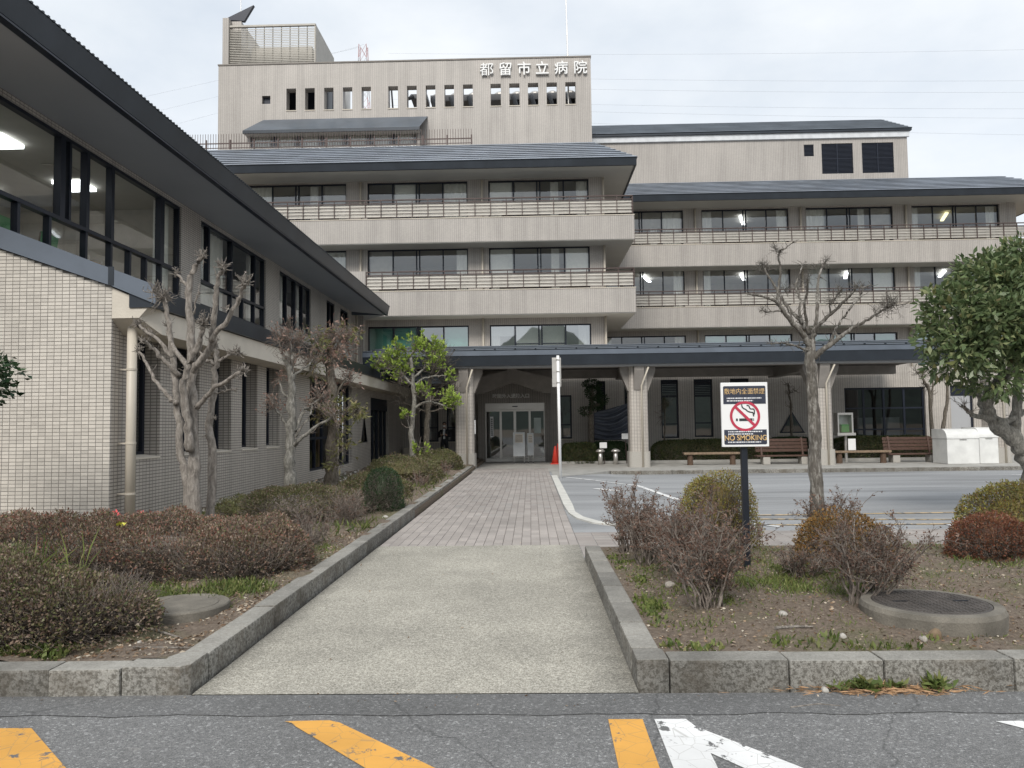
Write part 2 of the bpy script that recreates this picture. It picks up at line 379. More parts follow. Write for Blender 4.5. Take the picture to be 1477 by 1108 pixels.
# --- ground materials
m, t, b = new_mat('asphalt')
sp = noise(t, 190, 3, .75); big = noise(t, .55, 7, .6); vo = N(t, 'ShaderNodeTexVoronoi', i_Scale=130.0); L(t, pos(t), vo.inputs['Vector'])
c = ramp(t, sp, [(.36, (.085, .086, .087)), (.48, (.145, .145, .145)), (.58, (.195, .194, .19)), (.68, (.34, .335, .32))])
c = mixc(t, 1, c, ramp(t, big, [(.3, .78), (.7, 1.22)]), 'MULTIPLY')
sc_ = ramp(t, noise(t, 5.5, 8, .7), [(.60, 0), (.72, 1)])
c = mixc(t, mixc(t, 1, sc_, (.30, .30, .30), 'MULTIPLY'), c, (.30, .285, .26))
mpa = N(t, 'ShaderNodeMapping'); mpa.inputs['Scale'].default_value = (.9, .9, .9); mpa.inputs['Rotation'].default_value = (0, 0, .5); L(t, pos(t), mpa.inputs['Vector'])
nd = N(t, 'ShaderNodeTexNoise', i_Scale=2.0, i_Detail=6.0); L(t, pos(t), nd.inputs['Vector'])
ad = N(t, 'ShaderNodeVectorMath', operation='MULTIPLY_ADD'); L(t, nd.outputs['Color'], ad.inputs[0]); ad.inputs[1].default_value = (.35, .35, 0); L(t, mpa.outputs[0], ad.inputs[2])
vc = N(t, 'ShaderNodeTexVoronoi', feature='DISTANCE_TO_EDGE', i_Scale=.55); L(t, ad.outputs[0], vc.inputs['Vector'])
c = mixc(t, ramp(t, vc.outputs['Distance'], [(0, .6), (.0035, 0)]), c, (.05, .05, .05))
va = N(t, 'ShaderNodeTexVoronoi', i_Scale=85.0); L(t, pos(t), va.inputs['Vector']); sa_ = N(t, 'ShaderNodeSeparateColor'); L(t, va.outputs['Color'], sa_.inputs[0])
c = mixc(t, 1, c, ramp(t, sa_.outputs[0], [(0, .74), (.5, .96), (.85, 1.1), (.95, 1.5), (1, 1.9)]), 'MULTIPLY')
L(t, c, b.inputs['Base Color']); b.inputs['Roughness'].default_value = .9; bump(t, b, va.outputs['Distance'], -.8, .01); M['asphalt'] = m
m, t, b = new_mat('asphalt_drive')
sp = noise(t, 120, 3, .7); mpd = N(t, 'ShaderNodeMapping'); mpd.inputs['Scale'].default_value = (.12, .7, 1); L(t, pos(t), mpd.inputs['Vector'])
c = ramp(t, sp, [(.3, (.20, .205, .21)), (.7, (.32, .325, .33))])
c = mixc(t, 1, c, ramp(t, noise(t, 1, 7, .6, mpd.outputs[0]), [(.35, .74), (.6, 1.18)]), 'MULTIPLY')
L(t, c, b.inputs['Base Color']); b.inputs['Roughness'].default_value = .85; bump(t, b, sp, .5, .008); M['drive'] = m
m, t, b = new_mat('washed_concrete')
v1 = N(t, 'ShaderNodeTexVoronoi', i_Scale=150.0, i_Randomness=1.0); L(t, pos(t), v1.inputs['Vector'])
sx = N(t, 'ShaderNodeSeparateColor'); L(t, v1.outputs['Color'], sx.inputs[0])
c = ramp(t, sx.outputs[0], [(0, (.20, .187, .155)), (.3, (.295, .277, .232)), (.65, (.40, .377, .322)), (1, (.56, .535, .465))])
c = mixc(t, 1, c, ramp(t, noise(t, .8, 8, .7), [(.3, .72), (.72, 1.16)]), 'MULTIPLY')
c = mixc(t, 1, c, ramp(t, noise(t, 30, 3, .6), [(.3, .8), (.7, 1.15)]), 'MULTIPLY')
g_ = N(t, 'ShaderNodeSeparateXYZ'); L(t, pos(t), g_.inputs[0])
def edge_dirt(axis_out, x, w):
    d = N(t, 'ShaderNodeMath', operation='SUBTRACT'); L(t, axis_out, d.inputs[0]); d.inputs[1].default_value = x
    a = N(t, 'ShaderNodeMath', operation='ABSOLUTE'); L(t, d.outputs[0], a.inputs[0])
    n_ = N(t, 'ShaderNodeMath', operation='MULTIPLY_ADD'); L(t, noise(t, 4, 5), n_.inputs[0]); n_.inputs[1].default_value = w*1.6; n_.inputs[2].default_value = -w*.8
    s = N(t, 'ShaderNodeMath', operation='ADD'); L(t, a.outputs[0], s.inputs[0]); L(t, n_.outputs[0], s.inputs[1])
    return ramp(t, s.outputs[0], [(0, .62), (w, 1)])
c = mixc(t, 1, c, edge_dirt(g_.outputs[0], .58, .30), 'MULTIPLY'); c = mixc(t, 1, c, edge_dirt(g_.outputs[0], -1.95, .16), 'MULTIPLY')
L(t, c, b.inputs['Base Color']); b.inputs['Roughness'].default_value = .85; bump(t, b, v1.outputs['Distance'], -.6, .006); M['washed'] = m
m, t, b = new_mat('paver')
r_ = N(t, 'ShaderNodeNewGeometry').outputs['Random Per Island']; o_ = N(t, 'ShaderNodeObjectInfo').outputs['Random']
c = ramp(t, r_, [(0, (.28, .25, .232)), (.4, (.32, .288, .265)), (.75, (.355, .322, .298)), (1, (.30, .28, .262))])
c = mixc(t, 1, c, ramp(t, o_, [(0, .88), (1, 1.1)]), 'MULTIPLY')
c = mixc(t, 1, c, ramp(t, noise(t, .7, 7, .65), [(.3, .82), (.7, 1.18)]), 'MULTIPLY')
c = mixc(t, .6, c, ramp(t, noise(t, 140, 3, .7), [(.3, .75), (.7, 1.25)]), 'MULTIPLY')
L(t, c, b.inputs['Base Color']); b.inputs['Roughness'].default_value = .85; M['paver'] = m
m, t, b = new_mat('soil')
n1 = noise(t, 34, 8, .7); n2 = noise(t, 1.6, 6, .6)
c = ramp(t, n1, [(.3, (.10, .074, .055)), (.5, (.18, .138, .103)), (.64, (.25, .20, .155)), (.74, (.42, .37, .30))])
c = mixc(t, ramp(t, n2, [(.5, 0), (.66, .55)]), c, mixc(t, n1, (.07, .085, .03), (.17, .18, .07)))
L(t, c, b.inputs['Base Color']); b.inputs['Roughness'].default_value = .95; bump(t, b, n1, 1, .03); M['soil'] = m
m, t, b = new_mat('kerb_concrete')
n1 = noise(t, 90, 5, .75); n3 = noise(t, 38, 8, .75)
c = ramp(t, n1, [(.3, (.24, .23, .205)), (.7, (.40, .385, .35))])
gz = N(t, 'ShaderNodeSeparateXYZ'); L(t, N(t, 'ShaderNodeNewGeometry').outputs['Normal'], gz.inputs[0])
up = ramp(t, gz.outputs[2], [(.3, 1), (.8, .25)])
st = mixc(t, 1, ramp(t, n3, [(.46, 0), (.56, 1)]), up, 'MULTIPLY')
c = mixc(t, mixc(t, 1, st, (.85, .85, .85), 'MULTIPLY'), c, (.10, .092, .076))
low = ramp(t, noise(t, 2.6, 7, .7), [(.44, 0), (.62, .7)])
c = mixc(t, mixc(t, 1, low, up, 'MULTIPLY'), c, (.12, .10, .075))
c = mixc(t, 1, c, ramp(t, noise(t, 1.4, 6, .65), [(.35, .66), (.62, 1.12)]), 'MULTIPLY')
c = mixc(t, 1, c, ramp(t, N(t, 'ShaderNodeObjectInfo').outputs['Random'], [(0, .80), (1, 1.16)]), 'MULTIPLY')
L(t, c, b.inputs['Base Color']); b.inputs['Roughness'].default_value = .9; bump(t, b, n1, .8, .01); M['kerb'] = m
def paint_mat(name, col, wear):
    m, t, b = new_mat(name)
    n_ = noise(t, 6.5, 9, .68, None, .3); w = ramp(t, n_, [(wear-.015, 1), (wear+.015, 0)])
    sp = noise(t, 190, 3, .75)
    under = ramp(t, sp, [(.32, (.07, .07, .072)), (.68, (.20, .20, .195))])
    pc = mixc(t, 1, tuple(col), ramp(t, noise(t, 2.2, 6), [(.3, .84), (.7, 1.08)]), 'MULTIPLY')
    vc2 = N(t, 'ShaderNodeTexVoronoi', feature='DISTANCE_TO_EDGE', i_Scale=9.0); L(t, pos(t), vc2.inputs['Vector'])
    pc = mixc(t, ramp(t, vc2.outputs['Distance'], [(0, .45), (.02, 0)]), pc, (.2, .18, .14))
    L(t, mixc(t, w, pc, under), b.inputs['Base Color']); b.inputs['Roughness'].default_value = .75; bump(t, b, sp, .5, .008)
    return m
M['paint_yellow'] = paint_mat('yellow_paint', (.72, .37, .075), .40)
M['paint_faded'] = paint_mat('faded_yellow_paint', (.60, .44, .24), .47)
M['paint_white'] = paint_mat('white_road_paint', (.78, .78, .77), .42)

# --- sheets
struct(MB().box(-1500, 1500, -1500, 3000, -.9, -.40), 'ground', 'soil')
def sheet(name, m, x0, x1, y0, y1, z, nx=1, ny=1, fz=None):
    mb = MB()
    xs = [x0+(x1-x0)*i/nx for i in range(nx+1)]; ys = [y0+(y1-y0)*i/ny for i in range(ny+1)]
    f = fz or (lambda x, y: z)
    mb.v = [(x, y, f(x, y)) for y in ys for x in xs]
    mb.f = [(j*(nx+1)+i, j*(nx+1)+i+1, (j+1)*(nx+1)+i+1, (j+1)*(nx+1)+i) for j in range(ny) for i in range(nx)]
    return struct(mb, name, m, smooth=True)
sheet('road', 'asphalt', -40, 60, -40, 4.42, -.004)
def sm(a, b_, x):
    k = min(1, max(0, (x-a)/(b_-a))); return k*k*(3-2*k)
sheet('driveway', 'drive', .5875, 60, 8.9, 25.5, 0, 80, 40, lambda x, y: -.006-.12*sm(13, 24, y)*sm(.9, 3.4, x))
PATHL, PATHR = -1.95, .585
sheet('path', 'washed', PATHL, PATHR, 4.42, 9.82, .0)
struct(MB().box(-60, -2.0, 4.5, 36, -.3, .10), 'planting_bed', 'soil')
# entrance platform (stone flags) beyond the drive
sheet('entrance_pavement', 'concrete', -8, 45, 25.55, 38, -.004)
struct(MB().prism([(.65, 22.6), (2.6, 25.54), (.65, 25.54)], 'z', -.2, .0), 'ramp', 'concrete')

# --- uneven soil surfaces of the two planting beds
def bump_z(x, y): return .035*math.sin(x*2.3+1.3)*math.sin(y*1.9+.4)+.02*math.sin(x*6.1+y*4.7)+.012*math.sin(x*13.1-y*9.7)
sheet('left_bed_soil', 'soil', -12, -2.08, 4.57, 10.6, 0, 90, 60, lambda x, y: .13+bump_z(x, y)*.9)
sheet('left_bed_soil', 'soil', -5.9, -2.06, 10.6, 33.9, 0, 40, 120, lambda x, y: .14+bump_z(x, y)*.8)
def rz(x, y): return .135+.08*sm(4.7, 6.5, y)*(1-sm(7.6, 8.75, y))*sm(.72, 1.4, x)+bump_z(x, y)*.8*sm(.72, 1.1, x)*sm(4.66, 4.95, y)*(1-sm(8.4, 8.75, y))
sheet('right_bed_soil', 'soil', .745, 12, 4.67, 8.75, 0, 110, 60, rz)

# --- brick path: each paver has its own edges; the nearest 300 are single objects
PW, PL, G = .1155, .232, .0045
base = struct(MB().box(PATHL, PATHR, 9.82, 27.9, -.2, -.012), 'brick_path', 'mortar')
def paver_box(mb, x0, x1, y0, y1, z):
    g = G/2; c_ = .004; a, b_, c2, d = x0+g, x1-g, y0+g, y1-g
    n = len(mb.v)
    mb.v += [(a, c2, -.03), (b_, c2, -.03), (b_, d, -.03), (a, d, -.03), (a, c2, z-c_), (b_, c2, z-c_), (b_, d, z-c_), (a, d, z-c_), (a+c_, c2+c_, z), (b_-c_, c2+c_, z), (b_-c_, d-c_, z), (a+c_, d-c_, z)]
    mb.f += [tuple(n+i for i in q) for q in ((0, 1, 5, 4), (1, 2, 6, 5), (2, 3, 7, 6), (3, 0, 4, 7), (4, 5, 9, 8), (5, 6, 10, 9), (6, 7, 11, 10), (7, 4, 8, 11), (8, 9, 10, 11))]
ncol = int((PATHR-PATHL)/PW); pw = (PATHR-PATHL)/ncol
pm = MB(); paver_box(pm, 0, pw, 0, PL, 0); PAVER = pm.mesh('paver', M['paver'])
far = MB(); cnt = 0
nrow = int((27.9-9.82)/PL)
for r in range(nrow):
    for k in range(ncol):
        x = PATHL+k*pw; y = 9.82+r*PL; z = RNG.uniform(-.002, .002)
        if cnt < 300:
            o = link('paver', PAVER, base); o.location = (x, y, z); cnt += 1
        else: paver_box(far, x, x+pw, y, y+PL, z)
far.build('paver_field', 'paver', base, kind='stuff')
base2 = struct(MB().box(.586, 14, 8.60, 11.05, -.2, -.012), 'brick_sidewalk', 'mortar')
f2 = MB()
for r in range(int((14-.6)/PL)):
    for k in range(int(2.07/PW)):
        paver_box(f2, .588+r*PL, .588+(r+1)*PL, 8.98+k*PW, 8.98+(k+1)*PW, RNG.uniform(-.002, .002)+.001)
f2.build('paver_field', 'paver', base2, kind='stuff')

# --- kerbs: bevelled blocks, one object each
def kerb_block(parent, pts, z0, z1, gap=.004):
    """pts: plan polygon of one block"""
    c = Vector((sum(p[0] for p in pts)/len(pts), sum(p[1] for p in pts)/len(pts)))
    q = []
    for p in pts:
        d = Vector(p)-c; q.append(tuple(c+d*(1-gap/max(d.length, .01))))
    tilt = RNG.uniform(-.004, .004)
    o = MB().prism(q, 'z', z0, z1+tilt).build('kerb_block', 'kerb', parent, bevel=.014)
    return o
def kerb_run(parent, a, b_, width, side, lens, z1=.155, z0=-.12):
    a, b_ = Vector(a), Vector(b_); d = (b_-a).normalized(); n = Vector((-d.y, d.x))*side*width; tot = (b_-a).length; s = 0; i = 0
    while s < tot-.02:
        ln = min(lens[i % len(lens)], tot-s); p = a+d*s; q = a+d*(s+ln)
        pl = [p, q, q+n, p+n]
        if side < 0: pl = pl[::-1]
        kerb_block(parent, [tuple(v) for v in pl], z0, z1); s += ln; i += 1
kl = thing('path_kerb', None, None); kl['kind'] = 'structure'
kerb_run(kl, (-1.975, 4.72), (-2.04, 27.2), .17, 1, [.62, .60, 1.0, 1.2, 1.2], z1=.15)
kerb_block(kl, [(-2.02, 4.42), (-1.975, 4.47), (-1.975, 4.72), (-2.145, 4.72), (-2.20, 4.60), (-2.36, 4.60), (-2.36, 4.415)], -.12, .155)
kf = thing('road_kerb', None, None); kf['kind'] = 'structure'
x = -2.36
for ln in (.41, .62, .6, .6, .6, .6, .6): kerb_block(kf, [(x-ln, 4.395-.035*(-2.0-x)*.3), (x, 4.41), (x, 4.59), (x-ln, 4.58)], -.12, .15); x -= ln
kr = thing('bed_kerb', None, None); kr['kind'] = 'structure'
kerb_run(kr, (.585, 4.74), (.585, 8.72), .17, -1, [.62, .6, .6, .6, .6, .6, .6], z1=.155)
kerb_block(kr, [(.585, 4.49), (.775, 4.50), (.775, 4.70), (.755, 4.74), (.585, 4.74)], -.12, .157)
x = .775
for ln in (.68, .535, .73, .6, .6, .6, .6, .6, .6, .6): kerb_block(kr, [(x, 4.50), (x+ln, 4.50), (x+ln, 4.69), (x, 4.69)], -.12, .15); x += ln
kerb_run(kr, (.76, 8.72), (12, 8.80), .15, 1, [.6], z1=.12)
kc = thing('drive_kerb', None, None); kc['kind'] = 'structure'
kerb_run(kc, (2.6, 25.35), (36, 25.75), .18, 1, [1.0], z1=.0, z0=-.25)
# flush pale kerb round the brick path's right edge
kw = thing('flush_kerb', None, None); kw['kind'] = 'structure'
edge = [(.60, 23.3), (.60, 20), (.60, 17), (.60, 14.6), (.63, 13.3), (.72, 12.55), (.92, 11.95), (1.3, 11.5), (2.0, 11.25), (3.2, 11.1)]
M['kerb_pale'] = mat('pale_kerb', (.55, .54, .50), .85, var=.15, fine=.15, bscale=80)
for i in range(len(edge)-1):
    a, b_ = Vector(edge[i]), Vector(edge[i+1])
    na = Vector((.17, .0)) if i < 4 else Vector((.12, .14)); nb = Vector((.17, .0)) if i+1 < 4 else (Vector((.12, .14)) if i+1 < 7 else Vector((.02, .18)))
    if i >= 7: na = Vector((.02, .18))
    MB().prism([tuple(a), tuple(a+na), tuple(b_+nb), tuple(b_)], 'z', -.15, .018).build('kerb_block', 'kerb_pale', kw)

# --- painted markings
def marking(name, m, pts, z=0.0): return struct(MB().poly([(p[0], p[1], z) for p in pts]), name, m)
marking('yellow_road_marking', 'paint_yellow', [(-2.56, 3.94), (-2.06, 3.44), (-1.7, 3.0), (-2.3, 2.8), (-2.85, 3.45), (-3.1, 3.94)])
marking('yellow_road_marking', 'paint_yellow', [(-1.29, 4.02), (-1.235, 3.985), (-1.21, 3.95), (-.74, 3.46), (-.5, 3.2), (-.2, 3.2), (-.42, 3.45), (-1.0, 4.0), (-1.06, 4.03)])
marking('yellow_road_marking', 'paint_yellow', [(.375, 4.03), (.55, 4.03), (.54, 3.2), (.36, 3.2)])
marking('white_road_marking', 'paint_white', [(.61, 4.03), (.77, 4.03), (.80, 3.93), (1.20, 3.42), (1.4, 3.2), (1.1, 3.2), (.80, 3.62), (.79, 3.2), (.60, 3.2)])
marking('white_road_marking', 'paint_white', [(2.30, 3.985), (2.75, 4.0), (2.75, 3.70), (2.55, 3.70)])
def line(name, m, a, b_, w, fz):
    a, b_ = Vector(a), Vector(b_); d = (b_-a).normalized(); n = Vector((-d.y, d.x))*w/2; mb = MB(); k = 12
    for i in range(k):
        p, q = a+(b_-a)*(i/k), a+(b_-a)*((i+1)/k)
        mb.quad(*[(v.x, v.y, fz(v.x, v.y)) for v in (p-n, q-n, q+n, p+n)])
    return struct(mb, name, m)
dz = lambda x, y: -.006-.12*sm(13, 24, y)*sm(.9, 3.4, x)+.008
line('white_drive_line', 'paint_white', (.95, 22.7), (2.75, 20.2), .13, dz)
line('white_drive_line', 'paint_white', (2.75, 20.2), (2.95, 15.6), .14, dz)
line('white_drive_line', 'paint_white', (1.55, 18.6), (2.0, 18.0), .25, dz)
line('white_drive_line', 'paint_white', (2.95, 12.2), (3.6, 11.35), .14, dz)
line('yellow_drive_line', 'paint_faded', (3.0, 12.75), (7.4, 12.9), .11, dz)
line('yellow_drive_line', 'paint_faded', (3.2, 12.3), (9.0, 11.7), .10, dz)
line('yellow_drive_line', 'paint_faded', (3.3, 11.55), (9.4, 11.35), .10, dz)
line('white_drive_line', 'paint_white', (6.0, 11.2), (14, 11.2), .55, dz)
for k in range(4): line('white_drive_dash', 'paint_white', (14.2+k*1.6, 23.2), (15.2+k*1.6, 23.2), .12, dz)

def ragged(name, m, x0, x1, y0, y1, z, k=160):
    mb = MB(); yy = [y0+.012*math.sin(i*.7)+RNG.uniform(-.008, .008) for i in range(k+1)]
    for i in range(k): xa, xb = x0+(x1-x0)*i/k, x0+(x1-x0)*(i+1)/k; mb.quad((xa, yy[i], z), (xb, yy[i+1], z), (xb, y1, z), (xa, y1, z))
    return struct(mb, name, m)
M['asphalt_old'] = M['asphalt'].copy(); nt_ = M['asphalt_old'].node_tree; bs_ = [n for n in nt_.nodes if n.type == 'BSDF_PRINCIPLED'][0]
lk = bs_.inputs['Base Color'].links[0].from_socket; L(nt_, mixc(nt_, 1, lk, (.80, .80, .80), 'MULTIPLY'), bs_.inputs['Base Color'])
ragged('road_gutter', 'asphalt_old', -6, 8, 4.10, 4.40, .0)
# --- hills behind the camera (mirrored in the upper windows)
def hills():
    mb = MB(); nx, ny = 90, 14
    pk = [(22, 130, 80), (-265, 200, 115), (-60, 98, 260), (-480, 190, 200), (330, 100, 240), (640, 110, 220), (-800, 130, 260), (950, 120, 240), (180, 30, 90)]
    for j in range(ny+1):
        for i in range(nx+1):
            x = -1300+2600*i/nx; s = j/ny; y = -420-500*s
            h = max(p[1]*math.exp(-((x-p[0])/p[2])**2) for p in pk)
            z = -1+h*math.sin(s*PI/2)*(1+.05*math.sin(x*.11+s*9)+.03*math.sin(x*.37))
            mb.v.append((x, y, z))
    mb.f = [(j*(nx+1)+i+1, j*(nx+1)+i, (j+1)*(nx+1)+i, (j+1)*(nx+1)+i+1) for j in range(ny) for i in range(nx)]
    struct(mb, 'hills', mat('hill_forest', (.045, .065, .05), .95, var=.4, scale=.05), smooth=True)
hills()

# ================================================================== BUILDINGS
def lap_roof(eave, top, rows, lip=.04):
    """lapped metal courses between an eave edge and a top edge, each ((xa,y,z),(xb,y,z))"""
    mb = MB(); e0, e1 = [Vector(p) for p in eave]; t0, t1 = [Vector(p) for p in top]
    up = Vector((0, 0, 1))
    for r in range(rows):
        k0, k1 = r/rows, (r+1)/rows
        a, b_ = e0.lerp(t0, k0)+up*lip, e1.lerp(t1, k0)+up*lip; c_, d = e1.lerp(t1, k1)+up*.004, e0.lerp(t0, k1)+up*.004
        ov = Vector((0, -.03, 0)); a2, b2 = a+ov, b_+ov; inn_ = Vector((0, .06, 0))
        n = 6
        for i in range(n):      # panels along the course
            f0, f1 = i/n, (i+1)/n
            mb.quad(a2.lerp(b2, f0), a2.lerp(b2, f1), d.lerp(c_, f1), d.lerp(c_, f0))
        mb.quad(a2-up*.012, b2-up*.012, b2, a2); mb.quad(a2-up*.012, a2-up*.012+inn_, b2-up*.012+inn_, b2-up*.012)
        mb.quad(a2+inn_-up*(lip+.02), b2+inn_-up*(lip+.02), b2+inn_-up*.01, a2+inn_-up*.01)
    mb.quad(e0, e1, t1, t0)
    return mb
def balcony(root, x0, x1, yf, yw, zb, zt, zr, rx0, rx1, side=None):
    mb = MB(); mb.box(x0, x1, yf, yf+.18, zb, zt)
    mb.box(x0, x1, yf+.18, yw, zb+.03, zb+.30)
    if side: mb.box(x1-.18, x1, yf+.18, side, zb, zt); mb.box(x1-1.37, x1-.18, yw, side, zb+.03, zb+.30)
    bal = mb.build('balcony', TILE_FAR, root)
    s = MB().box(x0, x1-.02, yf+.03, yw, zb-.03, zb+.02)
    if side: s.box(x1-1.37, x1-.03, yw, side, zb-.028, zb+.018)
    s.build('soffit', 'soffit_light', bal)
    MB().box(x0, x1+.02, yf-.02, yf+.20, zt, zt+.04).build('coping', 'pipe', bal)
    r = MB(); lv = MB(); n = int((rx1-rx0)/.73); y = yf+.09
    r.box(rx0, rx1, y-.035, y+.035, zr-.05, zr); r.box(rx0, rx1, y-.015, y+.015, zr-.19, zr-.16)
    for i in range(n+1):
        x = rx0+(rx1-rx0)*i/n; r.box(x-.016, x+.016, y-.05, y-.002, zt+.01 if i % 2 == 0 else zt+.12, zr-.05)
    h = (zr-.20-(zt+.13))/4
    for k in range(5): r.box(rx0, rx1, y-.04, y-.024, zt+.12+h*k, zt+.138+h*k)
    for k in range(4): lv.prism([(y+.0, zt+.15+h*k), (y+.015, zt+.15+h*k), (y+.055, zt+.125+h*(k+1)), (y+.04, zt+.125+h*(k+1))], 'x', rx0, rx1)
    if side:
        r.box(rx1-.07, rx1, y, side, zr-.05, zr); 
        for i in range(8): r.box(rx1-.05, rx1-.02, y+.7*i, y+.7*i+.03, zt, zr-.05)
        for k in range(5): r.box(rx1-.045, rx1-.035, y, side, zt+.12+h*k, zt+.135+h*k)
    r.build('railing', 'rail', bal); lv.build('louver_panel', 'louver', bal)
    return bal
def ward_window(root, F, u0, u1, z0, z1, seed, glass='glass', green=False):
    rr = random.Random(seed); w = u1-u0; muls = [u0+w*k for k in (.25, .485, .515, .75)]
    cu = []
    if not green:
        a = rr.choice([.10, .13, .24]); b_ = rr.choice([.09, .12, .24])
        if rr.random() < .85: cu.append((u0+.08, u0+w*a))
        if rr.random() < .9: cu.append((u1-w*b_, u1-.08))
        if rr.random() < .3: cu.append((u0+w*.62, u0+w*.70))
    bl = []
    if green:
        for k, zz in ((0, z0+.1), (.25, z0+.1), (.75, z0+.05)):
            bl.append((u0+w*k+.05, u0+w*k+w*.25-.05, zz))
    sh = []
    if not green:
        for k in range(4):
            if rr.random() < .28: sh.append((u0+w*(.25*k)+.08, u0+w*(.25*k+.25)-.08, z1-(z1-z0)*rr.uniform(.25, .75)))
    tr = [] if green else [(u0+w*.25, u0+w*.485, z0+.82), (u0+w*.515, u0+w*.75, z0+.82)] if rr.random() < .75 else []
    fr = window(root, F, u0, u1, z0, z1, muls, tr, glass=glass, curt=cu, blinds=bl)
    for (ua, ub, za) in sh:
        c = MB(); fbox(c, F, ua, ub, -.30, -.285, za, z1-.03); c.build('roller_blind', 'room' if rr.random() < .4 else 'curtain', fr)
    return fr
def rooms(root, x0, x1, y0, y1, z0, z1, parts, m='room', cm='ceiling'):
    mb = MB(); mb.quad((x0, y1, z0), (x1, y1, z0), (x1, y1, z1), (x0, y1, z1)); mb.quad((x0, y0, z0), (x1, y0, z0), (x1, y1, z0), (x0, y1, z0))
    for x in parts: mb.box(x-.06, x+.06, y0+.05, y1, z0, z1)
    o = mb.build('interior', m, root)
    MB().quad((x0, y0, z1), (x0, y1, z1), (x1, y1, z1), (x1, y0, z1)).build('room_ceiling', cm, o)
    return o
def lamp(root, p, sx, sy, m='lamp', name='ceiling_lamp'):
    return MB().box(p.x-sx, p.x+sx, p.y-sy, p.y+sy, p.z-.03, p.z+.03).build(name, m, root)

# ------------------------------------------------------------------ centre block with rooftop screen wall
HB = thing('hospital_building', 'four-storey beige tiled hospital block with balconies and tall rooftop wall behind the canopy', 'building', (-6, 37.2, 0))
WC = FrontF(37.2); X0C, X1C = -19.0, 3.66
ops = []; G4 = [(-13.9, -8.95), (-7.9, -2.95), (-1.93, 3.0)]
for (a, b_) in G4: ops += [(a, b_, 11.55, 13.72), (a, b_, 8.05, 10.26)]
for (a, b_) in G4[1:]: ops += [(a, b_, 4.7, 6.45)]
mb = MB(); wall_open(mb, WC, X0C, X1C, 3.8, 13.66, [o for o in ops if o[3] < 13.6] + [(o[0], o[1], o[2], 13.6) for o in ops if o[3] > 13.6])
mb.quad((X1C, 37.2, 3.8), (X1C, 44.2, 3.8), (X1C, 44.2, 13.66), (X1C, 37.2, 13.66))
mb.build('wall', TILE_FAR, HB)
for i, (a, b_) in enumerate(G4):
    ward_window(HB, WC, a, b_, 11.55, 13.6, 10+i); ward_window(HB, WC, a, b_, 8.05, 10.26, 20+i)
for i, (a, b_) in enumerate(G4[1:]): ward_window(HB, WC, a, b_, 4.7, 6.45, 30+i, glass='glass_teal' if i == 0 else 'glass_mirror', green=(i == 0))
for z0, z1 in ((11.4, 13.62), (7.9, 10.25), (4.5, 6.7)): rooms(HB, X0C, X1C-.05, 37.5, 41.5, z0, z1, [-8.45, -2.45])
balcony(HB, X0C, 5.03, 36, 37.2, 10.28, 11.42, 12.40, X0C, 4.98, side=42.7)
b3 = balcony(HB, X0C, 5.03, 36, 37.2, 6.80, 7.95, 8.93, -7.72, 4.98, side=42.7)
MB().box(-13, -7.75, 36.01, 36.17, 7.99, 8.95).build('solid_parapet', TILE_FAR, b3)
for x in (-8.42, -2.44, 3.5):
    for z0, z1 in ((4.0, 6.78), (7.2, 10.25), (10.7, 13.6)): MB().tube([(x+.2, 37.1, z0), (x+.2, 37.1, z1)], [.055, .055], 10).build('downpipe', 'pipe', HB, smooth=True)
# eaves and roof
ev = MB().box(X0C, 5.06, 35.52, 43, 13.66, 13.72); ev.build('eave_soffit', 'soffit_light', HB)
MB().prism([(35.46, 13.64), (35.56, 13.64), (35.56, 13.98), (35.40, 13.98)], 'x', X0C, 5.12).box(5.02, 5.12, 35.56, 43, 13.64, 13.98).build('fascia', 'navy', HB)
lap_roof(((X0C, 35.38, 13.98), (5.16, 35.38, 13.98)), ((X0C, 38.9, 16.06), (3.3, 38.9, 16.06)), 9).build('roof', 'roof', HB)
MB().quad((5.16, 35.38, 13.98), (5.16, 43, 13.98), (3.3, 43, 16.06), (3.3, 38.9, 16.06)).box(X0C, 3.3, 38.9, 46, 15.9, 16.06).build('roof_hip', 'roof', HB)
# roof terrace fence
fx0, fx1 = -17.9, at(680, 200, 38.8).x
fn = MB(); fn.box(fx0, fx1, 38.78, 38.82, 16.33, 16.38); fn.box(fx0, fx1, 38.78, 38.82, 16.10, 16.13)
n = int((fx1-fx0)/.135)
for i in range(n+1):
    x = fx0+(fx1-fx0)*i/n; fn.box(x-.011, x+.011, 38.785, 38.8, 16.06, 16.86)
for i in range(13): x = fx0+(fx1-fx0)*i/12; fn.box(x-.035, x+.035, 38.77, 38.84, 16.06, 16.55)
fn.build('terrace_fence', 'rail', HB)
# rooftop screen wall with through openings
YT = 40.5; WT = FrontF(YT); kT = YT/39.0
TX0, TX1, TZ1 = -16.12*kT, 3.37*kT, 1.5+19.1*kT
ox = [(413, 427), (440, 454), (467.5, 481), (494.5, 508), (521.5, 535), (560, 574), (587, 601), (614, 628), (641, 655), (668, 682), (707.6, 722.5), (734.7, 749.5), (761.7, 776.5), (788.7, 803.5), (815.7, 830.5)]
zo0, zo1 = 1.5+16.62*kT, 1.5+17.79*kT
ops = [(at(a, 140, YT).x, at(b_, 140, YT).x, zo0, zo1) for a, b_ in ox]
ops.append((at(378, 145, YT).x, at(390, 145, YT).x, 1.5+17.0*kT, 1.5+17.43*kT))
mb = MB(); wall_open(mb, WT, TX0, TX1, 14.5, TZ1, ops, th=.55)
mb.box(TX0, TX0+.5, YT+.55, YT+7, 14.5, TZ1-.002); mb.box(TX1-.5, TX1, YT+.55, YT+7, 14.5, TZ1-.002)
mb.build('rooftop_wall', TILE_FAR, HB)
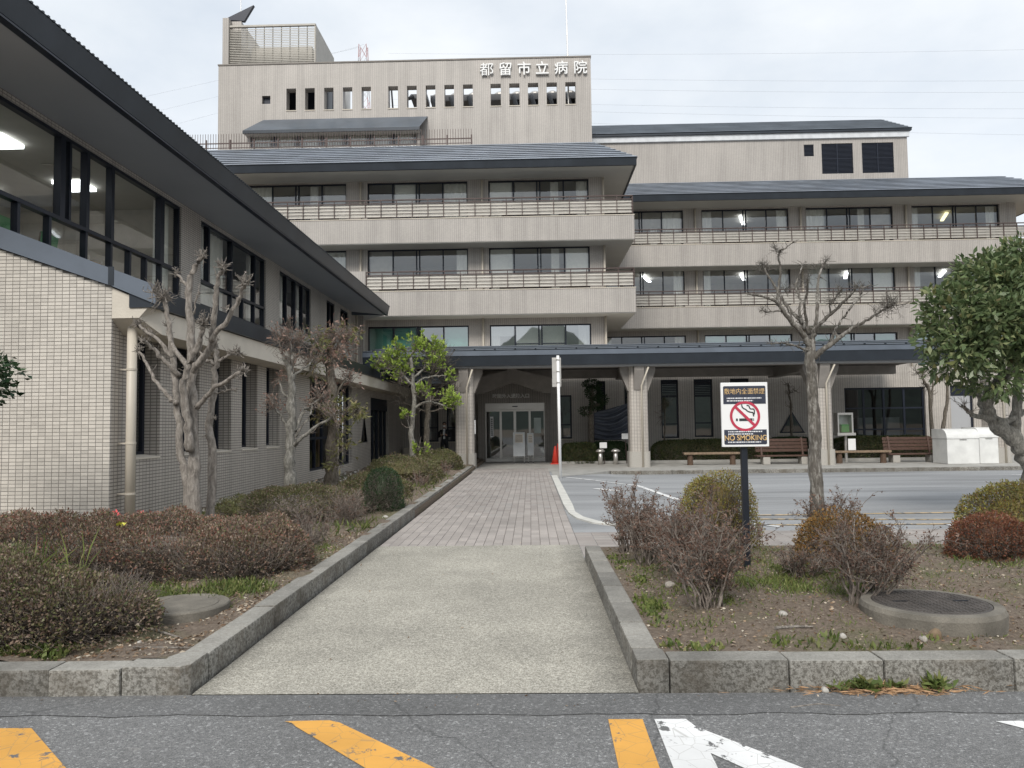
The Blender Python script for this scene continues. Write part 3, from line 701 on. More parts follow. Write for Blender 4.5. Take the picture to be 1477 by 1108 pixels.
MB().box(TX0-.03, TX1+.03, YT-.04, YT+.6, TZ1, TZ1+.07).build('parapet_coping', 'stucco_grey', HB)
o_ = ops[-1]; MB().box(o_[0], o_[1], YT+.2, YT+.25, o_[2], o_[3]).build('dark_window', 'frame', HB)
for o_ in ops[:-1]: MB().box(o_[0]-.02, o_[1]+.02, YT-.03, YT+.1, o_[2]-.05, o_[2]-.004).build('opening_sill', 'pipe', HB)
# plant on the roof behind the openings
pl = MB().box(ops[0][0]-.5, ops[1][1]+.25, YT+1.6, YT+4, 16.06, 21.2); pl.build('plant_room', 'frame', HB)
MB().lathe([(.5, 0), (.5, 4.9), (.4, 5.1)], 24, ((ops[2][0]+ops[2][1])/2+.15, YT+2.2, 16.06)).build('water_tank', 'alu', HB, smooth=True)
d = MB(); d.box(ops[6][0]-.1, ops[6][1]+.3, YT+2.0, YT+3.2, 20.15, 20.4); d.box(ops[7][0], TX1-.7, YT+2, YT+3.4, 19.95, 20.3)
for k, (i0, i1) in enumerate(((7, 9), (11, 14))):
    for i in range(i0, i1+1):
        x = (ops[i][0]+ops[i][1])/2
        d.tube([(x+.12, YT+1.7, 17.2), (x+.1, YT+1.7, 19.4), (x-.1, YT+1.9, 20.1)], [.12, .12, .14], 10); d.box(x+.02, x+.4, YT+2.6, YT+3.2, 16.1, 20.0)
d.tube([(ops[5][0]-.1, YT+1.5, 20.6), (ops[5][0]+.2, YT+1.5, 16.1)], [.05, .05], 8)
d.tube([(ops[5][1], YT+1.5, 16.1), (ops[5][1]-.05, YT+1.5, 19.7), (ops[5][1]+.5, YT+1.9, 20.2)], [.16, .16, .16], 10)
d.build('roof_ducts', mat('duct_metal', (.13, .135, .145), .5, .4), HB, smooth=False)
d = MB()
for i in range(7, 15): d.lathe([(.36, 0), (.36, .25), (.2, .38)], 14, ((ops[i][0]+ops[i][1])/2+.12, YT+2.7, 20.28))
d.build('fan_housing', 'alu', HB, smooth=False)
# bay with lean-to roof on the rooftop wall
BY = 39.4; a0 = at(357, 205, BY).x; a1 = at(606, 200, BY).x; bz = at(500, 189, BY).z
bw = FrontF(BY); mb = MB(); wall_open(mb, bw, a0, a1, 16.06, bz+.1, [(a0+.15, a1-.15, 16.3, bz)], .15); mb.box(a0, a0+.15, BY+.15, YT, 16.06, bz+.1); mb.box(a1-.15, a1, BY+.15, YT, 16.06, bz+.1); mb.build('bay_wall', TILE_FAR, HB)
nm = 7; window(HB, bw, a0+.15, a1-.15, 16.3, bz, [a0+.15+(a1-a0-.3)*k/nm for k in range(1, nm)], deep=.06, curt=[(a0+.3+(a1-a0-.3)*k/nm, a0+(a1-a0-.3)*(k+.9)/nm) for k in range(nm)])
re0, re1 = at(350, 188, 39.0), at(605, 183, 39.0); zt_ = at(500, 170.5, YT).z; ze_ = (re0.z+re1.z)/2
MB().quad((re0.x, 39.0, ze_), (re1.x, 39.0, ze_), (at(617, 168, YT).x, YT, zt_), (at(380, 172, YT).x, YT, zt_)).quad((re0.x, 39.0, ze_-.012), (re0.x, YT, ze_-.012), (at(380, 172, YT).x, YT, zt_-.012), (re0.x, 39.0, ze_-.012)).build('bay_roof', 'roof_dark', HB)
MB().box(re0.x, re1.x, 38.98, 39.1, ze_-.17, ze_-.01).box(re1.x-.1, re1.x, 39.1, YT, ze_-.17, ze_-.012).build('bay_fascia', 'navy', HB)
MB().prism([(39.05, ze_-.18), (YT, ze_-.18), (YT, ze_-.17), (39.05, ze_-.17)], 'x', re0.x+.05, re1.x-.02).build('bay_soffit', 'stucco', HB)
# louvred plant screen, end pier and black sail on the roof
LY = YT+.3; l0, l1 = at(331, 60, LY).x, at(455, 60, LY).x; lz1 = at(455, 34, LY).z
sc = MB(); ns = 22
for k in range(ns):
    z = TZ1+.12+(lz1-TZ1-.3)*k/ns; sc.prism([(LY, z), (LY+.012, z), (LY+.05, z+.062), (LY+.038, z+.062)], 'x', l0, l1)
for k in range(11): x = l0+(l1-l0)*k/10; sc.box(x-.02, x+.02, LY+.06, LY+.10, TZ1-.4, lz1)
sc.box(l0, l1, LY-.02, LY+.12, lz1-.1, lz1); sc.box(l1-.06, l1, LY, LY+4, TZ1-.4, lz1-.002); sc.build('louvre_screen', 'louver', HB)
MB().box(l0+.7, l1-.6, LY+1.4, LY+3.2, 16.1, lz1-.55).build('chiller_unit', 'louver', HB)
px0, px1 = at(322, 60, LY).x, at(345, 60, LY).x; pz = at(335, 27, LY).z
MB().box(px0, l0-.01, LY-.1, LY+3.6, 16, pz).box(l0, px1, LY+.3, LY+3.6, 16, pz-.002).build('roof_pier', TILE_FAR, HB)
pa, pb, pc = at(320, 24, LY), at(363, 3, LY), at(349, 25, LY)
MB().prism([(pa.x, pa.z), (pc.x, pc.z-.05), (pb.x, pb.z)], 'y', LY+.3, LY+.5).build('roof_sail', 'frame', HB)
MB().tube([(at(342, 5, LY).x, LY+.55, pz+.25), (at(342, 5, LY).x, LY+.55, pz+2.2)], [.02, .012], 6).build('mast', 'alu', HB)
ap = at(820, 83, YT); MB().tube([(ap.x, YT+.8, 16.06), (ap.x, YT+.8, TZ1+.6), (ap.x-.06, YT+.8, TZ1+5)], [.05, .04, .02], 6).build('aerial_mast', 'alu', HB)

# lettering
def text_mesh(s, size, ext=.02, off=0.0):
    cu = bpy.data.curves.new('lettering', 'FONT'); cu.body = s; cu.size = size; cu.extrude = ext; cu.offset = off; cu.align_x = 'CENTER'; cu.align_y = 'CENTER'
    to = bpy.data.objects.new('lettering', cu); COL.objects.link(to)
    me = bpy.data.meshes.new_from_object(to.evaluated_get(bpy.context.evaluated_depsgraph_get()))
    bpy.data.objects.remove(to); bpy.data.curves.remove(cu); return me
def lettering(name, s, size, p, parent, m, ext=.02, off=0.0, sx=1.0, label=None, rz=0):
    me = text_mesh(s, size, ext, off)
    R = Matrix.Translation(p) @ Matrix.Rotation(rz, 4, 'Z') @ Matrix.Rotation(PI/2, 4, 'X') @ Matrix.Diagonal((sx, 1, 1, 1)); me.transform(R)
    me.materials.clear(); me.materials.append(M[m] if isinstance(m, str) else m)
    return link(name, me, parent, label)
for chx, s in zip((702, 729, 756, 782, 809.5, 837), '都留市立病院'):
    p = at(chx, 103.5-(chx-702)*.0225, YT-.09); p.z = 1.5+18.46*kT
    lettering('sign_letter', s, .76, p, HB, 'white', .06, 0 if s in '都' else .007)

# ------------------------------------------------------------------ right ward wing
WB = thing('ward_wing', 'long beige ward wing with two balcony floors, set back right of the main block', 'building', (16, 44.2, 0))
WR = FrontF(44.2); G5 = [(4.1, 9.0), (10.06, 15.06), (16.05, 21.02), (22.1, 27.07)]; XR1 = 28.0
ops = []
for (a, b_) in G5: ops += [(a, b_, 11.6, 13.9), (a, b_, 8.1, 10.42), (a, b_, 4.7, 6.6)]
mb = MB(); wall_open(mb, WR, 3.7, XR1, 3.8, 13.98, ops); mb.quad((XR1, 44.2, 3.8), (XR1, 52, 3.8), (XR1, 52, 13.98), (XR1, 44.2, 13.98)); mb.build('wall', TILE_FAR, WB)
for i, (a, b_) in enumerate(G5):
    ward_window(WB, WR, a, b_, 11.6, 13.9, 40+i); ward_window(WB, WR, a, b_, 8.1, 10.42, 54+i); ward_window(WB, WR, a, b_, 4.7, 6.6, 60+i, glass='glass_teal' if i else 'glass', green=(i > 0))
for z0, z1 in ((11.4, 13.85), (7.9, 10.4), (4.5, 6.8)): rooms(WB, 3.75, XR1-.05, 44.5, 49, z0, z1, [9.53, 15.55, 21.55])
balcony(WB, 3.7, 31, 42.9, 44.2, 10.36, 11.56, 12.50, 3.8, 30.9)
balcony(WB, 3.7, 31, 42.9, 44.2, 6.90, 8.02, 8.98, 3.8, 30.9)
for x in (9.55, 21.6, 15.6):
    for z0, z1 in ((4.0, 6.88), (7.3, 10.35), (10.8, 13.9)): MB().tube([(x+.12, 44.1, z0), (x+.12, 44.1, z1)], [.055, .055], 10).build('downpipe', 'pipe', WB, smooth=True)
MB().box(3.7, 29.9, 42.56, 52, 13.98, 14.03).build('eave_soffit', 'soffit_light', WB)
MB().prism([(42.48, 13.96), (42.58, 13.96), (42.58, 14.30), (42.42, 14.30)], 'x', 3.7, 30).box(29.9, 30, 42.58, 52, 13.96, 14.30).build('fascia', 'navy', WB)
lap_roof(((3.6, 42.4, 14.30), (30.05, 42.4, 14.30)), ((3.6, 45.6, 15.98), (27.95, 45.6, 15.98)), 9).build('roof', 'roof', WB)
MB().quad((30.05, 42.4, 14.3), (30.05, 52, 14.3), (27.95, 52, 15.98), (27.95, 45.6, 15.98)).box(3.6, 27.95, 45.6, 52, 15.8, 15.98).build('roof_hip', 'roof', WB)
PY = 45.7; WP = FrontF(PY)
lo = [(16.62, 17.2, 17.45, 18.17), (17.66, 19.52, 16.36, 18.2), (20.05, 21.93, 16.36, 18.2)]
mb = MB(); wall_open(mb, WP, 3.5, 22.75, 15.5, 18.55, lo, .15); mb.box(22.6, 22.75, PY+.15, 52, 15.5, 18.55); mb.build('penthouse_wall', TILE_FAR, WB)
for a, b_, c_, d in lo:
    lv = MB(); n = int((d-c_)/.075)
    lv.box(a, b_, PY+.12, PY+.14, c_, d)
    for k in range(n): lv.box(a, b_, PY+.05, PY+.09, c_+(d-c_)*k/n, c_+(d-c_)*(k+.55)/n)
    if b_-a > 1: lv.box((a+b_)/2-.03, (a+b_)/2+.03, PY+.02, PY+.1, c_, d); lv.box(a, b_, PY+.022, PY+.1, (c_+d)/2-.025, (c_+d)/2+.025)
    lv.build('louvre_vent', 'frame', WB)
MB().box(3.5, 22.85, PY-.12, PY+.02, 18.5, 18.84).build('penthouse_band', mat('pale_band', (.62, .64, .66), .5), WB)
MB().box(3.4, 22.95, PY-.22, PY+.02, 18.845, 18.98).build('penthouse_fascia', 'navy', WB)
lap_roof(((3.4, PY-.24, 18.98), (22.97, PY-.24, 18.98)), ((3.6, 48.2, 20.6), (22.4, 48.2, 20.6)), 8, .025).build('penthouse_roof', 'roof_dark', WB)
for q in ((1355, 304, 'lamp_warm'), (1063, 315, 'lamp'), (1213, 391, 'lamp'), (1064, 395, 'lamp'), (925, 402, 'lamp'), (1352, 393, 'lamp')):
    p = at(q[0], q[1], 46.0); p.z = 13.75 if q[1] < 350 else 10.3
    MB().prism([(p.x-.1, 45.2), (p.x+.1, 45.2), (p.x+.75, 47), (p.x+.55, 47)], 'z', p.z-.06, p.z).build('ceiling_lamp', q[2], WB)

# ------------------------------------------------------------------ ground floor front with entrance
GF = thing('entrance_block', 'single-storey tiled ground floor front with glass entrance doors under the canopy', 'building', (5, 34, 0))
WG = FrontF(34.0)
gops = [(-4.92, -4.08, .87, 2.72), (-3.72, -3.2, .87, 2.72), (1.22, 1.82, .93, 2.85), (2.92, 3.32, 1.3, 3.45), (4.15, 4.75, 1.3, 3.45), (5.75, 6.52, .9, 3.47), (7.2, 8.02, .93, 3.48), (8.8, 9.62, .92, 3.48), (13.75, 17.25, .55, 3.0), (18.33, 19.3, 0.0, 3.05)]
mb = MB(); wall_open(mb, WG, -8.1, -2.1, -.05, 3.35, [o for o in gops if o[1] < -2]); wall_open(mb, WG, .85, 24, -.05, 3.9, [o for o in gops if o[0] > 0])
mb.box(-7.95, -3.28, 33.62, 34.0, 3.35, 4.42); mb.box(-8.0, 24, 34.25, 37.2, 3.75, 3.88)
mb.build('wall', TILE, GF)
for (a, b_, c_, d) in gops:
    if b_-a > 3:
        mu = [a+(b_-a)*k for k in (.25, .5, .75)]
        window(GF, WG, a, b_, c_, d, mu, [(a, b_, c_+.62), (a, b_, c_+1.55)], fw=.08, glass='glass_dark')
    elif c_ < .1: MB().box(a, b_, 34.12, 34.18, c_, d-.45).build('door', 'soffit', GF); MB().box(a, b_, 34.1, 34.2, d-.45, d).build('transom', 'frame', GF); MB().box(b_-.07, b_, 34.08, 34.2, c_, d-.46).build('door_jamb', 'frame', GF)
    else:
        tall = d > 3.2
        window(GF, WG, a, b_, c_, d, [], [(a, b_, c_+.62)]+([(a, b_, d-.75)] if tall else []), fw=.07, glass='glass')
        if tall:
            lv = MB()
            for k in range(9): lv.box(a+.05, b_-.05, 34.08, 34.12, d-.72+.075*k, d-.68+.075*k)
            lv.build('louvre_vent', 'frame', GF)
    MB().box(a-.05, b_+.05, 33.93, 34.1, c_-.05, c_-.003).build('sill', 'pipe', GF)
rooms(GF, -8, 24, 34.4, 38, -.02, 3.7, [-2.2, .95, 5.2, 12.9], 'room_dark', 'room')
for a, b_ in ((14.0, 14.5), (14.9, 15.6), (16.0, 16.8)): MB().box(a, b_, 35.5, 36, 0, 1.7).build('interior_cabinet', 'alu', GF)
# triangular window
tz = [(10.88, 1.06), (11.98, 1.06), (11.43, 2.02)]
MB().prism(tz, 'y', 33.97, 33.99).build('triangle_window', 'frame', GF)
MB().prism([(10.98, 1.11), (11.88, 1.11), (11.43, 1.88)], 'y', 33.955, 33.965).build('pane', 'glass_dark', GF)
MB().box(10.8, 12.05, 33.92, 34, 1.0, 1.05).build('sill', 'pipe', GF)
# vestibule with sliding doors
WV = FrontF(33.0); dz1 = 2.50
mb = MB(); wall_open(mb, WV, -2.25, .88, 0, 3.9, [(-1.94, .60, 0.0, dz1)], .3); mb.box(-2.25, -2.15, 33.3, 34, 0, 3.9); mb.box(.78, .88, 33.3, 34, 0, 3.9); mb.build('vestibule_wall', tile_mat('wall_tile_shaded', (.30, .27, .24), (.27, .245, .215), (.11, .10, .09)), GF)  # tile colour darkened here to stand in for shade under the canopy
MB().box(-1.94, .60, 33.02, 33.2, 2.24, dz1).build('door_header', 'alu', GF)
MB().box(-1.94, .60, 33.04, 33.2, 0.0, .03).build('threshold', 'alu', GF)
MB().box(-.78, -.55, 33.01, 33.018, 2.34, 2.38).build('header_plate', 'black', GF)
dx = [-1.94, -1.30, -.68, -.03, .60]
for i in range(4):
    a, b_ = dx[i], dx[i+1]; yo = 33.10+(.06 if i in (1, 2) else 0); fw = .055 if i in (1, 2) else .035
    f = MB().box(a, a+fw, yo, yo+.04, .03, 2.238).box(b_-fw, b_, yo, yo+.04, .03, 2.238).box(a+fw, b_-fw, yo+.002, yo+.038, .03, .14).box(a+fw, b_-fw, yo+.002, yo+.038, 2.15, 2.238).build('sliding_door' if i in (1, 2) else 'side_light', 'alu', GF)
    MB().quad((a+fw, yo+.02, .14), (b_-fw, yo+.02, .14), (b_-fw, yo+.02, 2.15), (a+fw, yo+.02, 2.15)).build('pane', 'door_glass', f)
MB().box(-1.74, -1.60, 33.05, 33.07, 1.05, 1.93).build('vertical_notice', 'white', GF)
nb = MB()
for k in range(9): nb.box(-1.71, -1.63, 33.042, 33.047, 1.12+k*.085, 1.17+k*.085)
nb.build('notice_print', 'black', GF)
MB().box(.14, .44, 33.05, 33.07, 1.2, 1.86).build('door_poster', mat('poster', (.45, .52, .50), .5), GF)
lettering('entrance_lettering', '時間外入退院入口', .20, Vector((-.83, 32.97, 2.80)), GF, 'alu', .012, .004)
# low wall box left of the entrance
MB().box(-5.55, -4.95, 33.5, 33.95, -.02, .62).build('meter_box', 'pipe', GF)

# ------------------------------------------------------------------ entrance canopy
CN = thing('entrance_canopy', 'long low canopy with navy metal edge on tile-clad columns before the entrance', 'canopy', (5, 27.7, 0))
cx0, cx1 = -5.95, 15.4; yf = 27.2
lap_roof(((cx0, yf-.06, 4.20), (cx1, yf-.06, 4.20)), ((cx0+.5, 29.6, 4.62), (cx1, 29.6, 4.62)), 3, .03).build('roof', 'roof_dark', CN)
MB().quad((cx0+.5, 29.6, 4.62), (cx1, 29.6, 4.62), (cx1, 33.4, 4.2), (cx0, 33.4, 4.2)).quad((cx0, yf-.06, 4.2), (cx0+.5, 29.6, 4.62), (cx0, 33.4, 4.2), (cx0, yf-.05, 4.199)).build('roof_back', 'roof_dark', CN)
MB().box(cx0, cx1, yf-.10, yf+.12, 4.02, 4.19).build('gutter', 'navy_light', CN)
MB().prism([(yf-.02, 3.66), (yf+.12, 3.66), (yf+.12, 4.02), (yf-.08, 4.02)], 'x', cx0+.003, cx1).build('fascia', 'navy', CN)
MB().box(cx0+.1, cx1-.02, yf+.12, yf+.62, 3.60, 3.66).build('soffit', 'soffit', CN)
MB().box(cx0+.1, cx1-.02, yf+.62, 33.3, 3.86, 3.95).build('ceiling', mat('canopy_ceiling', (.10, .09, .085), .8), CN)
bk = MB()
for k in range(30):
    x = cx0+.4+k*.72; bk.box(x-.03, x+.03, yf-.13, yf-.08, 4.23, 4.27)
bk.build('snow_stop', 'navy', CN, kind='stuff')
for k in range(5): MB().box(cx0+.15+.5*k, cx0+3.1, yf+.35+.02*k, 33.0, 3.60-.105*k-.1, 3.60-.105*k-.003).build('stepped_slab', 'navy', CN)
cb = MB(); 
for k, cx in enumerate((-2.38, 3.88, 10.42, 16.6)):
    w = .34; r_ = .12; y = 27.95
    def rr_prof(w, r_):
        pts = []
        for qx, qy, a0 in ((1, 1, 0), (-1, 1, 90), (-1, -1, 180), (1, -1, 270)):
            for s in range(5): th = math.radians(a0+s*22.5); pts.append((cx+qx*(w-r_)+r_*math.cos(th), y+qy*(w-r_)+r_*math.sin(th)))
        return pts
    c_ = MB().prism(rr_prof(w, .15), 'z', .55, 3.86).build('column', TILE, CN, smooth=False)
    MB().prism(rr_prof(w+.045, .15), 'z', -.02, .55).build('plinth', 'granite', c_)
    if cx < 15:
        MB().prism([(cx-w-.02, 2.72), (cx+w+.02, 2.72), (cx+w+.30, 3.45), (cx+w+.30, 3.85), (cx-w-.30, 3.85), (cx-w-.30, 3.45)], 'y', y-.2, y+.2).build('bracket', 'stucco_grey', c_)
        MB().prism([(y-w-.03, 2.75), (yf+.15, 3.45), (yf+.15, 3.599), (y+w, 3.599), (y+w, 2.75)], 'x', cx-.17, cx+.17).build('beam_end', 'stucco_grey', c_)
    MB().tube([(cx+.1, y-w-.07, .0), (cx+.1, y-w-.07, 2.9), (cx+.32, yf+.1, 3.55)], [.035]*3, 8).build('downpipe', 'pipe', c_, smooth=True)
for x in (-2.38, 3.88, 10.42): MB().box(x-.2, x+.2, 28.3, 33.2, 3.45, 3.859).build('cross_beam', 'stucco_grey', CN)
for y in (28.2, 32.6): MB().box(cx0+1.2, cx1-.1, y-.15, y+.15, 3.50 if y > 30 else 3.62, 3.858).build('long_beam', 'stucco_grey', CN)
# pitched portal beam before the doors
MB().prism([(-2.3, 2.85), (-2.3, 3.45), (-.72, 3.84), (.86, 3.45), (.86, 2.85), (.55, 2.85), (-.72, 3.28), (-1.95, 2.85)], 'y', 31.2, 31.5).build('portal_beam', 'stucco_grey', CN)
MB().box(-.92, -.52, 31.15, 31.55, 3.35, 3.84).build('king_post', 'stucco_grey', CN)

# ------------------------------------------------------------------ left annex (two storeys, deep eaves, lean-to skirt)
AX = thing('annex_building', 'two-storey tiled annex along the left with deep grey eaves and lit upper room', 'building', (-8, 20, 0))
XU, XL, XC, Y0, Y1 = -8.0, -5.75, -5.15, 10.4, 34.0
def rake(x): return 3.30+(XC-x)*.345          # top of the tile under the sloping coping
SU = SideF(XU); SL = SideF(XL)
uo = [(9.3, 17.34, 4.55, 6.66), (18.4, 23.0, 4.55, 6.66), (24.3, 27.8, 4.83, 6.62), (30.0, 31.25, 5.15, 6.62), (32.2, 33.6, 5.15, 6.62)]
mb = MB(); wall_open(mb, SU, 9.0, 37.2, 4.3, 6.78, uo, .2); mb.quad((XU, 9.0, 4.3), (-15, 9.0, 4.3), (-15, 9.0, 6.78), (XU, 9.0, 6.78)); mb.build('upper_wall', TILE, AX)
lo = [(10.93+1.42*k, 11.80+1.42*k, 1.12, 2.9) for k in range(5)] + [(19.9, 24.7, .38, 2.9), (27.55, 31.0, .02, 2.62)]
mb = MB(); wall_open(mb, SL, Y0+.1, Y1, -.1, 3.1, lo, .30); mb.build('side_wall', TILE, AX)
# front end wall: mortar ground with tiles set on it
WF = FrontF(Y0)
xl = -9.6
mb = MB().poly([(xl, Y0, -.1), (XL-.02, Y0, -.1), (XL-.02, Y0, rake(XL)), (xl, Y0, rake(xl))])
MB().quad((XL-.02, Y0, -.1), (XL, Y0+.02, -.1), (XL, Y0+.02, 3.1), (XL-.02, Y0, 3.1)).quad((XL, Y0+.02, -.1), (XL, Y0+.1, -.1), (XL, Y0+.1, 3.1), (XL, Y0+.02, 3.1)).build('corner_return', TILE, AX)
fw_ = mb.build('end_wall', 'mortar', AX)
TW, TH, TG, TD = .1, .05, .006, .005
def tile_geo(mb, x0, x1, z0, z1a, z1b):
    a, b_, c_ = x0+TG/2, x1-TG/2, z0+TG/2; e = .0016; y = Y0-TD; n = len(mb.v)
    mb.v += [(a, Y0+.001, c_), (b_, Y0+.001, c_), (b_, Y0+.001, z1b-TG/2), (a, Y0+.001, z1a-TG/2), (a+e, y, c_+e), (b_-e, y, c_+e), (b_-e, y, z1b-TG/2-e), (a+e, y, z1a-TG/2-e)]
    mb.f += [tuple(n+i for i in q) for q in ((0, 1, 5, 4), (1, 2, 6, 5), (2, 3, 7, 6), (3, 0, 4, 7), (4, 5, 6, 7))]
t1 = MB(); tile_geo(t1, 0, TW, 0, TH, TH)
TILE_ME = t1.mesh('tile', M_TILE_PIECE)
cells = []
for i in range(36):
    x1 = XL-i*TW; x0 = x1-TW
    for j in range(100):
        z0 = .10+j*TH
        if z0+.02 < min(rake(x0), rake(x1)): cells.append((x0, x1, z0))
full = [c for c in cells if c[2]+TH < rake(c[1]) and c[0] > -7.3 and c[2] > .8]
full.sort(key=lambda c: (c[0]+6.3)**2+(c[2]-2.2)**2); single = set(full[:300]); rest = MB()
for c in cells:
    if c in single: o = link('tile', TILE_ME, fw_); o.location = (c[0], RNG.uniform(-.0012, .0012), c[2])
    else: tile_geo(rest, c[0], c[1], c[2], min(c[2]+TH, rake(c[0])), min(c[2]+TH, rake(c[1])))
rest.build('tile_field', M_TILE_PIECE, fw_, kind='stuff')
# skirt: stucco eave box, metal coping, lean-to roof
st = MB(); st.box(XC-.05, XL+.0, Y0+.3, Y1-1.0, 2.86, 3.19)
st.poly([(XL, Y0-.01, 3.06), (XC-.22, Y0-.01, 3.06), (XC-.06, Y0-.01, rake(XC-.06)-.08), (XL, Y0-.01, rake(XL)-.02)])
st.quad((XC-.22, Y0-.01, 3.06), (XC-.05, Y0+.3, 2.86), (XC-.05, Y0+.3, 3.19), (XC-.06, Y0-.01, 3.25))
st.quad((XL, Y0-.01, 3.06), (XL, Y0+.3, 2.86), (XC-.05, Y0+.3, 2.86), (XC-.22, Y0-.01, 3.06)); st.build('skirt_fascia', 'stucco', AX)
cp = MB(); cp.prism([(XC+.01, 3.20), (XC+.03, 3.46), (XC-.35, 3.50), (XC-.35, 3.20)], 'y', Y0-.03, Y1-.9); cp.build('skirt_coping', 'navy', AX)
def rk(x, d): return rake(x)+d
MB().prism([(XC+.03, rake(XC)-.06), (XC+.03, rake(XC)+.20), (-9.6, rake(-9.6)+.42), (-9.6, rake(-9.6)+.02), (XL, rake(XL)+.0)], 'y', Y0-.06, Y0-.035).build('rake_coping', 'navy_light', AX)
MB().box(XL-.03, XL+.05, Y0-.066, Y0-.055, rake(XL)+.0, rake(XL)+.26).build('coping_joint', 'navy', AX)
MB().quad((XC-.02, Y0-.02, 3.475), (XC-.02, Y1, 3.475), (XU-.05, Y1, 4.44), (XU-.05, Y0-.02, 4.44)).build('skirt_roof', 'roof_dark', AX)
# eaves and main roof
MB().quad((-6.42, 8.3, 6.585), (-8.02, 8.3, 6.76), (-8.02, 37, 6.76), (-6.42, 34.2, 6.585)).build('eave_soffit', 'soffit', AX)
MB().prism([(-6.44, 6.575), (-6.36, 6.60), (-6.28, 6.96), (-6.44, 6.96)], 'y', 8.3, 34.25).build('fascia', 'navy', AX)
MB().box(-6.46, -6.34, 8.3, 34.2, 6.545, 6.573).build('drip_strip', 'frame', AX)
MB().quad((-6.27, 8.25, 6.965), (-6.27, 34.3, 6.965), (-14, 34.3, 9.6), (-14, 8.25, 9.6)).poly([(-6.44, 34.25, 6.58), (-6.27, 34.26, 6.965), (-14, 34.26, 9.6), (-14, 34.25, 6.7)]).build('roof', 'roof_dark', AX)
rb = MB(); y = 8.3
while y < 34.2: rb.box(-6.34, -6.262, y, y+.035, 6.955, 6.982); y += .115
rb.build('roof_edge_ribs', 'navy', AX, kind='stuff')
# upper windows
def side_window(y0, y1, z0, z1, ups, tz=None, lows=None, glass='glass_clear', curt=(), name='window'):
    fr = MB(); w0, w1 = -.16, -.04
    fbox(fr, SU, y0, y1, w0, w1, z0, z0+.06); fbox(fr, SU, y0, y1, w0, w1, z1-.06, z1); fbox(fr, SU, y0, y0+.06, w0+.002, w1-.002, z0+.06, z1-.06); fbox(fr, SU, y1-.06, y1, w0+.002, w1-.002, z0+.06, z1-.06)
    zt = tz or z0
    for u, h in ups: fbox(fr, SU, u-h, u+h, w0+.004, w1+.01, zt, z1-.06)
    if tz:
        fbox(fr, SU, y0, y1, w0+.006, w1+.014, tz-.035, tz+.035)
        for u in lows: fbox(fr, SU, u-.035, u+.035, w0+.004, w1-.004, z0+.06, tz-.03)
    f = fr.build(name, 'frame', AX)
    ed = [y0]+[u for u, h in ups]+[y1]
    for i in range(len(ed)-1): MB().quad(SU.p(ed[i], -.1, zt), SU.p(ed[i+1], -.1, zt), SU.p(ed[i+1], -.1, z1-.02), SU.p(ed[i], -.1, z1-.02)).build('pane', glass, f)
    if tz:
        ed = [y0]+list(lows)+[y1]
        for i in range(len(ed)-1): MB().quad(SU.p(ed[i], -.1, z0+.02), SU.p(ed[i+1], -.1, z0+.02), SU.p(ed[i+1], -.1, tz), SU.p(ed[i], -.1, tz)).build('pane', glass, f)
    for a, b_ in curt:
        c = MB(); curtain_mesh(c, SU, a, b_, -.3, z0, z1-.02); c.build('curtain', 'curtain', f, smooth=True)
    return f
side_window(9.3, 17.34, 4.55, 6.66, [(10.9, .05), (12.9, .07), (13.12, .03), (13.66, .05), (14.5, .05), (16.5, .09)], 5.17, [10.2, 11.0, 11.8, 12.6, 13.66, 14.5, 15.2, 15.85, 16.5], curt=[(16.62, 17.3)])
side_window(18.4, 23.0, 4.55, 6.66, [(18.96, .05), (20.46, .05), (22.2, .05)], 5.17, [19.6, 20.46, 21.3, 22.2], glass='glass', curt=[(18.45, 20.4), (22.25, 22.9)])
side_window(24.3, 27.8, 4.83, 6.62, [(25.1, .04), (26.05, .05), (26.9, .04)], glass='glass', curt=[(25.15, 26.0), (26.95, 27.7)])
side_window(30.0, 31.25, 5.15, 6.62, [(30.6, .04)], glass='glass_dark'); side_window(32.2, 33.6, 5.15, 6.62, [(32.9, .04)], glass='glass_dark')
# upper rooms
it = MB(); it.quad((XU-.2, 9.1, 4.05), (XU-.2, 37, 4.05), (-15, 37, 4.05), (-15, 9.1, 4.05)); it.quad((-14.9, 9.1, 4.05), (-14.9, 37, 4.05), (-14.9, 37, 7.0), (-14.9, 9.1, 7.0)); it.box(-15, XU-.25, 17.6, 17.75, 4.05, 7); it.box(-15, XU-.25, 23.5, 23.6, 4.05, 7); it.box(-15, XU-.25, 29, 29.1, 4.05, 7); it.box(-15, XU-.25, 9.1, 9.2, 4.05, 7)
inn = it.build('interior', 'room', AX)
MB().box(-15, XU-.2, 9.1, 37, 6.70, 6.9).build('room_ceiling', 'ceiling', inn)
MB().box(-12.6, -12.0, 9.2, 17.5, 6.35, 6.69).build('ceiling_beam', 'ceiling', inn)
for p in ((-9.38, 13.12), (-9.5, 15.65), (-9.4, 10.6), (-11.6, 13.1), (-11.6, 15.6), (-11.6, 10.6), (-13.5, 12.5), (-13.5, 15)):  # leading pair seen through the glass; the rest added to brighten the room
    MB().box(p[0]-.3, p[0]+.3, p[1]-.3, p[1]+.3, 6.62, 6.69).build('ceiling_lamp', 'lamp', AX)
MB().box(-9.4, -8.9, 14.4, 15.2, 6.67, 6.69).build('air_vent', 'room', AX)
